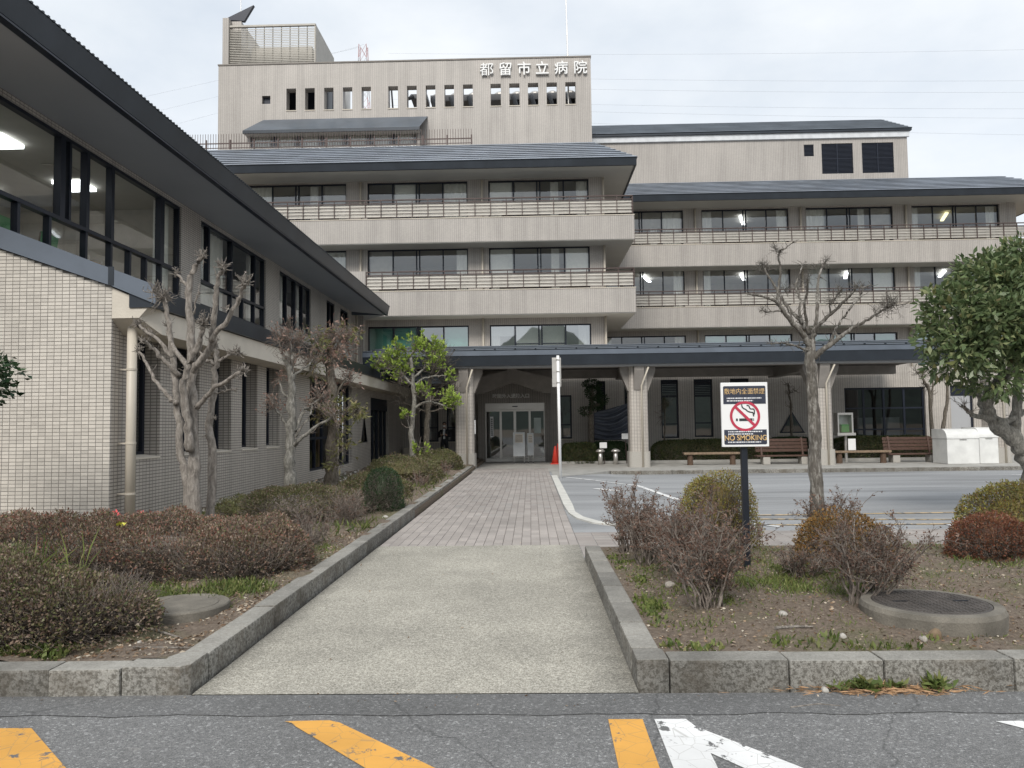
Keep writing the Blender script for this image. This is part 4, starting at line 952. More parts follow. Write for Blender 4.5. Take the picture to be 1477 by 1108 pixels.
# chairs and stored things inside the upper room
def chair(name, loc, label):
    t = thing(name, label, 'chair', loc, 'green chairs in the annex upper room'); x, y, z = loc
    MB().box(x-.22, x+.22, y-.22, y+.22, z+.42, z+.47).build('seat', mat('green_seat', (.12, .30, .14), .7) if 'green_seat' not in MATS else MATS['green_seat'], t, bevel=.015)
    MB().prism([(x+.20, z+.55), (x+.24, z+.55), (x+.30, z+.95), (x+.26, z+.95)], 'y', y-.24, y+.24).build('backrest', MATS['green_seat'], t, bevel=.01)
    for sx in (-.2, .2):
        for sy in (-.2, .2): MB().tube([(x+sx, y+sy, z), (x+sx*.95, y+sy, z+.42)], [.016, .018], 8).build('leg', 'pipe', t)
    for sy in (-.235, .235): MB().tube([(x+.2, y+sy, z+.42), (x+.27, y+sy, z+.93)], [.015, .015], 8).build('back_post', 'log', t)
chair('chair', (-8.75, 12.15, 4.05), 'green chair behind the annex glass, nearer of the two to the left edge')
chair('chair', (-8.75, 13.25, 4.05), 'green chair behind the annex glass, just left of the thick mullion')
def wheelchair(loc):
    x, y, z = loc; t = thing('folded_walker', 'folded silver walking frame with orange pads behind the annex window', 'walker', loc)
    for s in (-.22, .22):
        MB().tube([(x, y+s, z), (x+.05, y+s, z+.85), (x-.15, y+s, z+.9)], [.014]*3, 8).build('side_tube', 'alu', t)
        MB().tube([(x-.4, y+s, z), (x-.15, y+s, z+.9)], [.014]*2, 8).build('rear_tube', 'alu', t)
    MB().box(x-.16, x+.06, y-.2, y+.2, z+.62, z+.78).build('pad', mat('orange_pad', (.42, .22, .06), .7), t)
wheelchair((-8.55, 14.75, 4.05))
def shelf(x, y, w, lab):
    t = thing('bookshelf', lab, 'shelf', (x, y, 4.05)); rr = random.Random(int(y*10))
    MB().box(x-.2, x-.17, y, y+w, 4.05, 5.75).build('back', 'log', t)
    for k in range(4): MB().box(x-.17, x+.15, y+.02, y+w-.02, 4.1+k*.5, 4.13+k*.5).build('board', 'log', t)
    for yy in (y, y+w-.03): MB().box(x-.17, x+.15, yy, yy+.03, 4.05, 5.75).build('side', 'log', t)
    for k in range(3):
        u = y+.06
        while u < y+w-.15:
            d_ = rr.uniform(.05, .16); nm_ = rr.choice(['book_red', 'book_blue', 'book_cream', 'book_green'])
            if nm_ not in MATS: mat(nm_, {'book_red': (.4, .1, .08), 'book_blue': (.1, .16, .3), 'book_cream': (.6, .55, .42), 'book_green': (.12, .3, .15)}[nm_], .6)
            MB().box(x-.15, x+.08, u, u+d_, 4.135+k*.5, 4.135+k*.5+rr.uniform(.2, .38)).build('book', MATS[nm_], t); u += d_+rr.uniform(.005, .1)
shelf(-11.5, 14.2, 1.6, 'low wooden shelf of coloured books in the annex upper room'); shelf(-12.8, 16.0, 1.4, 'farther wooden shelf against the end of the annex upper room')
# ground-floor windows on the side wall
for k in range(5):
    a, b_, c_, d = lo[k]
    f = MB(); 
    for q in ((a, b_, c_, c_+.07), (a, b_, d-.06, d), (a, a+.06, c_+.07, d-.06), (b_-.06, b_, c_+.07, d-.06)): fbox(f, SL, q[0], q[1], -.30, -.24, q[2], q[3])
    fr = f.build('window', 'frame', AX); MB().quad(SL.p(a, -.27, c_), SL.p(b_, -.27, c_), SL.p(b_, -.27, d), SL.p(a, -.27, d)).build('pane', 'glass', fr)
    cc = MB(); curtain_mesh(cc, SL, a+.35, b_-.04, -.5, c_, d); cc.build('curtain', 'room', fr, smooth=True)
    sl = MB(); sl.prism([(XL+.02, c_-.03), (XL+.02, c_-.005), (XL-.29, c_+.03), (XL-.29, c_-.03)], 'y', a+.002, b_-.002); sl.build('sill', 'stucco', AX)
a, b_, c_, d = lo[5]
f = MB()
for u in (a+.04, a+.95, a+1.7, a+2.9, a+3.9, b_-.04): fbox(f, SL, u-.04, u+.04, -.2, -.12, c_, d)
for z in (c_+.03, 1.25, d-.03): fbox(f, SL, a, b_, -.198, -.122, z-.035, z+.035)
fr = f.build('bay_window', 'frame', AX)
for i, (u, v) in enumerate(((a, a+.95), (a+.95, a+1.7), (a+1.7, a+2.9), (a+2.9, a+3.9), (a+3.9, b_))): MB().quad(SL.p(u, -.16, c_), SL.p(v, -.16, c_), SL.p(v, -.16, d), SL.p(u, -.16, d)).build('pane', 'glass', fr)
for u in (a+1.2, a+2.6, a+4.1): MB().box(XL-1.0, XL-.9, u, u+.5, .0, 2.8).build('wood_panel', mat('wood_panel', (.30, .19, .10), .6) if 'wood_panel' not in MATS else MATS['wood_panel'], fr)
# slit window: narrow triangle
MB().prism([(25.95, 1.02), (26.95, 1.02), (26.45, 1.98)], 'x', XL+.002, XL+.012).build('slit_window', 'frame', AX)
MB().prism([(26.05, 1.06), (26.85, 1.06), (26.45, 1.86)], 'x', XL+.013, XL+.018).build('pane', 'glass_dark', AX)
# dark sliding entrance on the side wall
a, b_, c_, d = lo[6]; f = MB()
for u in (a+.05, a+.9, a+1.75, a+2.6, b_-.05): fbox(f, SL, u-.05, u+.05, -.2, -.1, c_, d)
fbox(f, SL, a, b_, -.198, -.05, d-.45, d+.02); fbox(f, SL, a, b_, -.198, -.102, c_, c_+.06)
fr = f.build('sliding_door', 'frame', AX)
for i in range(4): u = a+.1+i*.85; MB().quad(SL.p(u, -.15, c_), SL.p(u+.75, -.15, c_), SL.p(u+.75, -.15, d-.45), SL.p(u, -.15, d-.45)).build('pane', 'glass_dark', fr)
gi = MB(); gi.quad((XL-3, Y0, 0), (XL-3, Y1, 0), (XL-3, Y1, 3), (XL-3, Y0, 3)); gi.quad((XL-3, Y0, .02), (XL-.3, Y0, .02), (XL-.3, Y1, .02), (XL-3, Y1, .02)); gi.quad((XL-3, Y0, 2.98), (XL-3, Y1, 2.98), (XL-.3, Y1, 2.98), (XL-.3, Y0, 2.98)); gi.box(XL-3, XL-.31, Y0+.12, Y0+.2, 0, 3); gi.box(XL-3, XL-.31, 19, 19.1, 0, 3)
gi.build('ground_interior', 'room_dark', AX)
# downpipe at the corner
dp = MB().tube([(XL+.17, Y0+.22, .1), (XL+.17, Y0+.22, 3.0)], [.066, .066], 16).build('downpipe', 'pipe', AX, smooth=True)
for z in (.62, 2.35, 1.32): MB().lathe([(.072, 0), (.072, .03)], 16, (XL+.17, Y0+.22, z)).box(XL, XL+.12, Y0+.2, Y0+.24, z+.005, z+.025).build('pipe_clip', 'pipe', dp)
MB().tube([(XU+.15, 34.6, 4.0), (XU+.15, 34.6, 6.7)], [.06, .06], 10).build('downpipe', 'pipe', AX, smooth=True)
MB().box(XU-.2, XU+.35, 35.1, 35.2, 3.9, 6.7).build('corner_wall', TILE_FAR, AX)

# ================================================================== PLANTS
def np_mesh(name, V, F, m, smooth=False):
    """V (n,3), F (k,4) quads"""
    V = np.asarray(V, np.float32); F = np.asarray(F, np.int32); me = bpy.data.meshes.new(name)
    me.vertices.add(len(V)); me.vertices.foreach_set('co', V.ravel())
    k = F.shape[1]; me.loops.add(F.size); me.loops.foreach_set('vertex_index', F.ravel())
    me.polygons.add(len(F)); me.polygons.foreach_set('loop_start', np.arange(0, F.size, k, dtype=np.int32)); me.polygons.foreach_set('loop_total', np.full(len(F), k, np.int32))
    if smooth: me.polygons.foreach_set('use_smooth', np.ones(len(F), bool))
    me.update(calc_edges=True); me.materials.append(M[m] if isinstance(m, str) else m); return me
def unit(v): return v/np.maximum(np.linalg.norm(v, axis=-1, keepdims=True), 1e-9)
def leaves_geo(P, D, size, aspect=.5, fold=.18, jit=.35):
    """leaf quads at P growing along D"""
    n = len(P); P = np.asarray(P); D = unit(np.asarray(D)); R_ = unit(RNG.normal(size=(n, 3))); S = unit(np.cross(D, R_)); Nn = np.cross(S, D)
    sz = size*RNG.uniform(1-jit, 1+jit, (n, 1))
    a = P; b_ = P+D*sz*.5+S*sz*aspect*.5+Nn*sz*fold; c_ = P+D*sz; d = P+D*sz*.5-S*sz*aspect*.5+Nn*sz*fold
    V = np.stack([a, b_, c_, d], 1).reshape(-1, 3); F = np.arange(4*n).reshape(n, 4); return V, F
def tubes_geo(P, R, sides=3):
    """P (n,k,3) polylines, R (n,k) radii"""
    n, k, _ = P.shape; T = np.empty_like(P); T[:, 1:-1] = P[:, 2:]-P[:, :-2]; T[:, 0] = P[:, 1]-P[:, 0]; T[:, -1] = P[:, -1]-P[:, -2]; T = unit(T)
    ref = np.tile(np.array([.37, .21, .9]), (n, k, 1)); A = unit(np.cross(T, ref)); B = np.cross(T, A)
    th = np.arange(sides)*2*PI/sides
    V = P[:, :, None, :]+R[:, :, None, None]*(A[:, :, None, :]*np.cos(th)[None, None, :, None]+B[:, :, None, :]*np.sin(th)[None, None, :, None])
    idx = np.arange(n*k*sides).reshape(n, k, sides); j2 = np.roll(idx, -1, axis=2)
    F = np.stack([idx[:, :-1], j2[:, :-1], j2[:, 1:], idx[:, 1:]], -1).reshape(-1, 4)
    return V.reshape(-1, 3), F
class Geo:
    def __init__(s): s.V = []; s.F = []; s.n = 0
    def add(s, vf):
        V, F = vf; s.V.append(V); s.F.append(F+s.n); s.n += len(V); return s
    def build(s, name, m, parent=None, smooth=False, **kw):
        return link(name, np_mesh(name, np.concatenate(s.V), np.concatenate(s.F), m, smooth), parent, **kw)
def wander(start, direc, length, k, wob, up=0.0, n=None):
    """n random polylines from start (n,3) along direc"""
    n = len(start); P = np.empty((n, k, 3)); P[:, 0] = start; d = unit(direc.copy()); step = (length/(k-1)).reshape(n, 1) if np.ndim(length) else length/(k-1)
    for i in range(1, k):
        d = unit(d+RNG.normal(size=(n, 3))*wob+np.array([0, 0, up])); P[:, i] = P[:, i-1]+d*step
    return P
def pick(P, n, t0=.3, t1=1.0):
    """n random points (with direction) along polylines"""
    i = RNG.integers(0, len(P), n); t = RNG.uniform(t0, t1, n)*(P.shape[1]-1.001); j = t.astype(int); f = (t-j)[:, None]
    return P[i, j]*(1-f)+P[i, j+1]*f, unit(P[i, j+1]-P[i, j])
def gz(x, y): 
    return rz(x, y) if x > 0 else .13+bump_z(x, y)*.85
def twig_shrub(name, label, x, y, rx, ry, h, stems=26, sub=7, fine=8, leaf='dead_leaf', nleaf=900, lsize=.022, cat='shrub', group=None, lean=(0, 0), r0=.009, z=None, twm='twig', flat=.0):
    z = gz(x, y)-.03 if z is None else z
    t = thing(name, label, cat, (x, y, z), group)
    a = RNG.uniform(0, 2*PI, stems); q = np.sqrt(RNG.uniform(0, 1, stems)); spread = np.stack([np.cos(a)*rx*q, np.sin(a)*ry*q], 1)
    base_ = np.stack([x+spread[:, 0]*.28, y+spread[:, 1]*.28, np.full(stems, z)], 1)
    top = np.stack([x+spread[:, 0]*1.0+lean[0], y+spread[:, 1]+lean[1], z+h*(RNG.uniform(.62, .95, stems)*(1-.35*q**2*(1-flat)))], 1)
    k = 7; s = np.linspace(0, 1, k)[None, :, None]
    P = base_[:, None]*(1-s)+top[:, None]*s; P[:, 1:] += np.cumsum(RNG.normal(size=(stems, k-1, 3))*h*.035, 1); P[:, :, :2] -= (np.sin(s*PI)*spread[:, None]*.18)
    g = Geo().add(tubes_geo(P, (np.linspace(1, .35, k)[None]*RNG.uniform(.6, 1.3, (stems, 1))*r0), 4))
    n1 = stems*sub; p1, d1 = pick(P, n1, .35, .98); d1 = unit(d1+RNG.normal(size=(n1, 3))*.55+np.array([0, 0, .15]))
    P1 = wander(p1, d1, h*RNG.uniform(.14, .34, n1), 5, .22, .06); g.add(tubes_geo(P1, np.linspace(1, .4, 5)[None]*np.full((n1, 1), r0*.38)))
    n2 = n1*fine//2; p2, d2 = pick(P1, n2, .25, 1); d2 = unit(d2+RNG.normal(size=(n2, 3))*.7)
    P2 = wander(p2, d2, h*RNG.uniform(.05, .14, n2), 3, .25); g.add(tubes_geo(P2, np.linspace(1, .5, 3)[None]*np.full((n2, 1), r0*.2)))
    g.build('stems', twm, t)
    if nleaf:
        p, d = pick(P2, nleaf, .1, 1); p = p+RNG.normal(size=p.shape)*.008
        Geo().add(leaves_geo(p, d+RNG.normal(size=d.shape)*.8, lsize, .55)).build('leaves', leaf, t)
    return t
def clip_hedge(name, label, cx, cy, rx, ry, h, n, leaf='azalea', lsize=.024, z=None, pw=2.6, group=None, core='twig', rough=.05, under=.0, cat='hedge', extra=None, wave=.0, rotz=0.0, twiggy=False):
    """clipped shrub: leaves over a rounded-box volume, twigs below"""
    z = .12 if z is None else z
    t = thing(name, label, cat, (cx, cy, z), group)
    e = 2/pw; pv = 2.6 if pw < 4 else 6
    tt_ = RNG.uniform(0, 2*(rx+ry)*2, n)
    bx_, by_ = np.where(tt_ < 4*rx, (tt_ % (2*rx))-rx, np.where(tt_ < 4*rx+2*ry, rx, -rx)), np.where(tt_ < 2*rx, -ry, np.where(tt_ < 4*rx, ry, ((tt_-4*rx) % (2*ry))-ry))
    se = (np.abs(bx_/rx)**pw+np.abs(by_/ry)**pw)**(-1/pw); u = RNG.uniform(0, 1, n)*.985
    cr_ = (1-u**pv)**(1/pv)
    X = bx_*se*cr_; Y = by_*se*cr_; Z = h*(under+(1-under)*u)
    top = RNG.uniform(0, 1, n) < rx*ry*4/(rx*ry*4+4*(rx+ry)*h*1.15)
    tx, ty = RNG.uniform(-1, 1, n), RNG.uniform(-1, 1, n); rh = (np.abs(tx)**pw+np.abs(ty)**pw)**(1/pw); ov_ = np.maximum(rh, 1.0); tx, ty, rh = tx/ov_, ty/ov_, np.minimum(rh, .999)
    X = np.where(top, tx*rx, X); Y = np.where(top, ty*ry, Y); Z = np.where(top, h*(1-rh**pv)**(1/pv), Z)
    nx = np.stack([X/rx**2, Y/ry**2, np.maximum(Z-h*.4, 0)/h**2*1.2+.05], 1); nx = unit(nx)
    lump = 1.3*np.sin(X*2.9+cx*5)*np.sin(Y*3.4+cy*2)+.6*np.sin(X*7.3+cx*3)*np.sin(Y*6.1+cy)+.35*np.sin(X*15+Y*11+Z*17)+.25*np.sin(X*31-Y*27+Z*23)
    dep = RNG.exponential(.032, n)
    P = np.stack([X, Y, Z], 1)+nx*(lump*rough-dep)[:, None]+RNG.normal(size=(n, 3))*.01
    P[:, 2] += wave*np.sin(P[:, 0]*2.2+1)
    c0, s0 = math.cos(rotz), math.sin(rotz)
    def tow(Q): return np.stack([cx+Q[:, 0]*c0-Q[:, 1]*s0, cy+Q[:, 0]*s0+Q[:, 1]*c0, z+np.maximum(Q[:, 2], .01)], 1)
    if twiggy:
        keep = RNG.uniform(0, 1, n) < np.clip(.25+1.5*(P[:, 2]/h-.15), .12, 1); P, nx = P[keep], nx[keep]; n = len(P)
    W = tow(P); Dn = tow(nx)-np.array([cx, cy, z])
    D = unit(Dn+RNG.normal(size=(n, 3))*.75+np.array([0, 0, .25]))
    Geo().add(leaves_geo(W, D, lsize, .5)).build('leaves', leaf, t)
    if extra:
        sel = RNG.uniform(0, 1, n) < extra[1]; Geo().add(leaves_geo(W[sel]+Dn[sel]*.012, D[sel], lsize*1.05, .5)).build('young_leaves', extra[0], t)
    ns = int(n/9); i = RNG.integers(0, n, ns); en = W[i]; st = np.stack([cx+(en[:, 0]-cx)*.55, cy+(en[:, 1]-cy)*.55, np.full(ns, z)+RNG.uniform(0, .3, ns)*h], 1)
    s = np.linspace(0, 1, 5)[None, :, None]; PT = st[:, None]*(1-s)+en[:, None]*s; PT[:, 1:-1] += RNG.normal(size=(ns, 3, 3))*.025
    g = Geo().add(tubes_geo(PT, np.linspace(1, .35, 5)[None]*np.full((ns, 1), .0045)))
    if twiggy:
        k_ = int(n/5); a_ = RNG.uniform(0, 2*PI, k_); q_ = RNG.uniform(.80, 1.0, k_); sgn = lambda v: np.sign(v)*np.abs(v)**e
        b0 = tow(np.stack([rx*q_*.86*sgn(np.cos(a_)), ry*q_*.86*sgn(np.sin(a_)), RNG.uniform(.0, .35, k_)*h], 1)); dd = unit(np.stack([b0[:, 0]-cx, b0[:, 1]-cy, np.full(k_, .0)], 1))*.45+np.array([0, 0, .8])+RNG.normal(size=(k_, 3))*.5
        g.add(tubes_geo(wander(b0, dd, RNG.uniform(.10, .30, k_)*min(1, h/.45), 5, .22, .03), np.linspace(1, .4, 5)[None]*RNG.uniform(.0018, .0042, (k_, 1))))
    g.build('twigs', core, t)
    # inner mass of old wood and leaves
    sp = bmesh.new(); bmesh.ops.create_uvsphere(sp, u_segments=28, v_segments=14, radius=1)
    for v in sp.verts:
        vx, vy, vz = v.co; f = lambda w_: math.copysign(abs(w_)**.8, w_)
        q_ = Vector((f(vx)*(rx*.93-.13), f(vy)*(ry*.93-.13), max(.0, f(vz))*(h-.10)))*1.0
        q_.x *= .55+.45*min(1, q_.z/h*2.2); q_.y *= .55+.45*min(1, q_.z/h*2.2)
        q_ *= 1+.05*math.sin(q_.x*9+q_.y*7)
        v.co = Vector((cx+q_.x*c0-q_.y*s0, cy+q_.x*s0+q_.y*c0, z+q_.z+wave*math.sin(q_.x*2.2+1)))
    me = bpy.data.meshes.new('inner_wood'); sp.to_mesh(me); sp.free(); me.materials.append(M['twig' if twiggy else leaf]); link('inner_wood', me, t)
    return t
def smooth_line(pts, sub=4, jit=.0):
    pts = [Vector(p) for p in pts]; out = []
    for i in range(len(pts)-1):
        p0 = pts[max(i-1, 0)]; p1 = pts[i]; p2 = pts[i+1]; p3 = pts[min(i+2, len(pts)-1)]
        for s in range(sub):
            t_ = s/sub; v = .5*((2*p1)+(p2-p0)*t_+(2*p0-5*p1+4*p2-p3)*t_**2+(3*p1-p0-3*p2+p3)*t_**3)
            if jit and (i or s): v = v+Vector(RNG.normal(size=3)*jit)
            out.append(v)
    out.append(pts[-1]); return out
class TreeB:
    """tree from limb lines given in survey pixels; depth varies from limb to limb"""
    def __init__(s, name, label, crop, Y, barkm, cat='tree', group=None, base_z=.1, loc=None):
        s.crop = crop; s.Y = Y; s.bark = barkm; s.limbs = MB(); s.tw = Geo(); s.lines = []
        s.meta = (name, label, cat, group); s.base_z = base_z; s.loc = loc
    def P(s, c, dy=0.0): return at(s.crop[0]+c[0]/s.crop[2], s.crop[1]+c[1]/s.crop[2], s.Y+dy)
    def limb(s, pts, r0, r1, dy0=0, dy1=0, sides=8, jit=.010, ground=False, lumpy=.07):
        n = len(pts); w = [s.P(p, dy0+(dy1-dy0)*i/(n-1)) for i, p in enumerate(pts)]
        if ground: w[0].z = s.base_z-.08
        ln = smooth_line(w, 5, jit); k = len(ln)
        rad = [(r0+(r1-r0)*(i/(k-1))**.8)*(1+lumpy*math.sin(i*2.1+r0*900)+RNG.uniform(-lumpy, lumpy)*.7) for i in range(k)]
        if ground: rad[0] *= 1.35; rad[1] *= 1.15
        s.limbs.tube(ln, rad, sides); s.lines.append(ln); return ln
    def tuft(s, c, dy, n, ln, r=.004, up=.35, spread=.8, sub=2):
        p = s.P(c, dy) if not isinstance(c, Vector) else c
        st = np.tile(np.array(p), (n, 1))+RNG.normal(size=(n, 3))*ln*.10; d = unit(RNG.normal(size=(n, 3))*spread+np.array([0, 0, up]))
        P1 = wander(st, d, ln*RNG.uniform(.4, 1, n), 5, .25, .08); s.tw.add(tubes_geo(P1, np.linspace(1, .45, 5)[None]*np.full((n, 1), r), 4))
        if sub:
            q, dd = pick(P1, n*sub, .3, 1); P2 = wander(q, dd+RNG.normal(size=dd.shape)*.6, ln*RNG.uniform(.15, .4, n*sub), 4, .3, .08); s.tw.add(tubes_geo(P2, np.linspace(1, .5, 4)[None]*np.full((n*sub, 1), r*.6)))
            return P2
        return P1
    def finish(s, twm=None):
        n_, l_, c_, g_ = s.meta; b0 = s.lines[0][0]; t = thing(n_, l_, c_, s.loc or (b0.x, b0.y, s.base_z), g_)
        for ln in s.lines[1:]:
            k = max(3, int(len(ln)*.8)); ii = RNG.integers(1, len(ln), k); st = np.array([ln[i] for i in ii]); sc_ = s.Y/10
            s.tw.add(tubes_geo(wander(st, RNG.normal(size=(k, 3))+np.array([0, 0, .3]), RNG.uniform(.04, .16, k)*sc_, 4, .3, .08), np.linspace(1, .45, 4)[None]*RNG.uniform(.003, .007, (k, 1))*sc_, 4))
        s.limbs.build('trunk', s.bark, t, smooth=True)
        if s.tw.n: s.tw.build('twigs', twm or s.bark, t, kind='stuff')
        return t

# ---- left: pollarded multi-stem tree by the end wall
T = TreeB('pollarded_tree', 'bare pale multi-stemmed pollarded tree by the corner downpipe of the annex', (170, 350, 2.839), 9.6, 'bark_pale')
T.limb([(315, 1150), (312, 960), (308, 800), (305, 520), (300, 350), (290, 180), (320, 100), (345, 60)], .092, .026, 0, 0, 10, ground=True)
T.limb([(297, 1150), (280, 960), (262, 880), (240, 650), (228, 500), (210, 330), (190, 230)], .062, .028, .1, .25, 9, ground=True)
T.limb([(296, 850), (286, 760), (265, 600), (300, 480), (340, 390), (355, 330)], .06, .03, -.1, -.35)
T.limb([(378, 1150), (385, 850), (375, 740), (395, 600), (400, 480), (400, 420)], .062, .03, .35, .5, 9, ground=True)
for pts, a, b_, d0, d1 in (
    ([(302, 530), (350, 470), (385, 400), (400, 250), (415, 150), (430, 100)], .055, .024, 0, -.3),
    ([(380, 400), (450, 310), (500, 220), (520, 165)], .036, .02, -.2, -.5), ([(325, 675), (390, 600), (460, 555), (515, 530)], .036, .016, -.05, -.5),
    ([(240, 660), (215, 635), (150, 560), (110, 480), (85, 440)], .034, .015, .1, .35), ([(252, 545), (180, 470), (130, 420), (100, 405)], .036, .018, .15, -.1),
    ([(225, 470), (160, 395), (100, 350), (80, 330)], .03, .014, .2, .5), ([(290, 510), (225, 430), (205, 340)], .04, .02, 0, .3), ([(290, 180), (260, 150), (240, 125)], .026, .014, 0, .1),
    ([(400, 490), (440, 470), (490, 450)], .026, .012, .45, .5), ([(385, 620), (430, 610), (480, 603)], .014, .008, .4, .2), ([(300, 350), (320, 240), (330, 200)], .016, .008, 0, -.1), ([(395, 500), (355, 470), (330, 440)], .022, .012, .45, .6)):
    T.limb(pts, a, b_, d0, d1)
for c, d, n, ln in (((345, 62), 0, 26, .16), ((430, 102), -.3, 30, .17), ((520, 165), -.5, 30, .18), ((190, 230), .25, 46, .26), ((150, 200), .25, 22, .22), ((80, 335), .5, 22, .16), ((130, 375), .4, 16, .14), ((90, 440), .35, 18, .12), ((100, 405), -.1, 10, .1), ((515, 530), -.5, 26, .16), ((485, 452), .5, 26, .16), ((355, 330), -.35, 40, .2), ((240, 125), .1, 16, .12), ((400, 415), .5, 22, .16), ((480, 603), .2, 8, .08), ((335, 445), .6, 18, .14), ((205, 340), .3, 14, .14), ((395, 720), .3, 8, .08), ((450, 270), -.4, 8, .1)):
    T.tuft(c, d, n, ln*.8, .0085, sub=3)
T.finish()

# ---- left: second bare tree and trunk with hanging leaves
C6 = (370, 450, 4.431)
T = TreeB('knobbly_tree', 'knobbly grey-trunked tree with dry reddish twig heads before the annex narrow windows', C6, 13.2, 'bark_grey')
T.limb([(218, 1260), (215, 1080), (212, 900), (222, 700), (225, 500), (215, 380), (180, 290)], .115, .05, 0, 0, 11, ground=True, lumpy=.16)
for pts, a, b_, d0, d1 in (([(240, 850), (265, 830), (350, 750), (430, 705), (500, 650)], .04, .02, 0, -.3), ([(245, 760), (300, 640), (360, 590), (430, 545)], .036, .016, 0, .3), ([(250, 800), (340, 660), (355, 600)], .022, .012, 0, .1), ([(205, 740), (150, 650), (100, 600)], .03, .014, 0, -.1),
    ([(215, 570), (160, 500), (150, 430)], .024, .012, 0, .2), ([(220, 400), (170, 260), (150, 185)], .03, .012, 0, -.1), ([(222, 400), (262, 270), (285, 200)], .03, .012, 0, .2), ([(225, 420), (320, 345), (365, 300)], .028, .012, 0, .3), ([(215, 380), (215, 280), (225, 200)], .03, .012, 0, 0)): T.limb(pts, a, b_, d0, d1)
tips = []
for c, d, n, ln in (((200, 190), 0, 46, .42), ((150, 190), -.1, 30, .34), ((270, 210), .2, 34, .38), ((110, 610), -.1, 34, .30), ((150, 430), .2, 16, .22), ((420, 545), .3, 40, .36), ((350, 590), .2, 20, .3), ((350, 310), .3, 30, .34), ((480, 660), -.3, 26, .28), ((240, 330), 0, 26, .36)): tips.append(T.tuft(c, d, n, ln, .0055, up=.45, sub=3))
t = T.finish('twig'); tp = np.concatenate(tips); p, d = pick(tp, 800, .3, 1); Geo().add(leaves_geo(p, d+RNG.normal(size=d.shape)*.5, .055, .35)).build('crown', leaf_mat('dry_red_leaves', [(.20, .11, .085), (.30, .19, .15), (.38, .27, .22), (.16, .08, .06)]), t)
T = TreeB('shaggy_tree', 'thick-trunked tree with drooping long leaves and brown twig head beside the bay window', C6, 18.2, 'bark_brown')
T.limb([(478, 1200), (478, 1060), (480, 900), (492, 700), (482, 480), (462, 330), (470, 230)], .20, .07, 0, 0, 11, ground=True, lumpy=.12)
for pts, a, b_, d0, d1 in (([(490, 720), (560, 690), (620, 650), (650, 625)], .04, .015, 0, -.3), ([(485, 600), (560, 440), (620, 400)], .035, .014, 0, .2), ([(470, 400), (520, 230), (560, 140)], .045, .015, 0, .2), ([(465, 380), (400, 260), (390, 180)], .04, .015, 0, -.2), ([(470, 330), (480, 200), (500, 120)], .04, .015, 0, -.1), ([(490, 760), (430, 690), (400, 640)], .035, .014, 0, -.3)): T.limb(pts, a, b_, d0, d1)
tips = []; gr = []
for c, d, n, ln, g in (((560, 190), .2, 44, .6, 0), ((480, 180), 0, 50, .6, 0), ((400, 230), -.2, 44, .55, 1), ((600, 130), .2, 14, .3, 1), ((370, 360), -.2, 18, .4, 1), ((440, 640), -.3, 30, .5, 1), ((560, 640), -.2, 34, .5, 1), ((640, 625), -.3, 22, .3, 1), ((500, 300), -.2, 40, .5, 0), ((580, 450), .2, 18, .4, 0), ((540, 880), -.25, 14, .45, 1), ((530, 780), -.25, 10, .4, 1), ((520, 980), -.2, 10, .4, 1), ((600, 410), .2, 12, .3, 0)):
    q = T.tuft(c, d, n, ln, .006, up=.2 if not g else .0, sub=3); (gr if g else tips).append(q)
t = T.finish('twig'); tp = np.concatenate(tips); p, d = pick(tp, 600, .3, 1); Geo().add(leaves_geo(p, d+np.array([0, 0, -.4])+RNG.normal(size=d.shape)*.4, .11, .28)).build('crown', MATS['dry_red_leaves'], t)
tp = np.concatenate(gr); p, d = pick(tp, 900, .3, 1); Geo().add(leaves_geo(p, d+np.array([0, 0, -.6])+RNG.normal(size=d.shape)*.45, .15, .26)).build('leaves', 'olive', t)

# ---- left: tree with fresh green leaves, and its dark neighbour
T = TreeB('spring_tree', 'slim pale tree with tufts of fresh lime-green leaves before the entrance column', C6, 25.0, 'bark_grey')
T.limb([(1000, 960), (995, 850), (990, 760), (1005, 600), (1000, 420), (985, 290)], .12, .05, 0, 0, 10, ground=True)
BR = [([(1005, 620), (1090, 572), (1200, 600), (1265, 590)], .05, .02, 0, -.3), ([(1000, 470), (930, 400), (850, 350), (790, 310)], .05, .018, 0, -.3), ([(1000, 430), (1060, 370), (1120, 300), (1150, 250)], .05, .018, 0, .3), ([(1000, 480), (1060, 430), (1150, 410), (1230, 405)], .04, .015, 0, .3), ([(985, 300), (1000, 240), (1010, 205)], .04, .012, 0, 0), ([(940, 410), (900, 300), (880, 240)], .03, .01, -.1, -.2), ([(1100, 320), (1080, 260), (1060, 220)], .025, .01, .2, .1), ([(1000, 530), (1040, 515), (1070, 510)], .025, .01, 0, -.3), ([(992, 780), (960, 680), (950, 665)], .02, .008, 0, -.2), ([(1000, 900), (1030, 880), (1045, 870)], .02, .01, 0, -.2)]
for pts, a, b_, d0, d1 in BR: T.limb(pts, a, b_, d0, d1, 7)
lp = []
for c, d, n, ln in (((800, 320), -.3, 20, .5), ((840, 360), -.3, 26, .55), ((890, 250), -.2, 20, .45), ((930, 400), -.2, 14, .4), ((1010, 210), 0, 16, .4), ((1060, 240), .1, 28, .5), ((1110, 270), .3, 30, .55), ((1150, 245), .3, 24, .5), ((1130, 350), .3, 20, .45), ((970, 330), 0, 14, .35), ((1065, 508), -.3, 16, .35), ((1240, 545), -.3, 22, .4), ((1265, 590), -.3, 18, .35), ((1225, 410), .3, 8, .3), ((960, 665), -.2, 8, .3), ((1040, 875), -.2, 8, .3), ((870, 300), -.25, 16, .45)): lp.append(T.tuft(c, d, n, ln, .007, up=.3, sub=3))
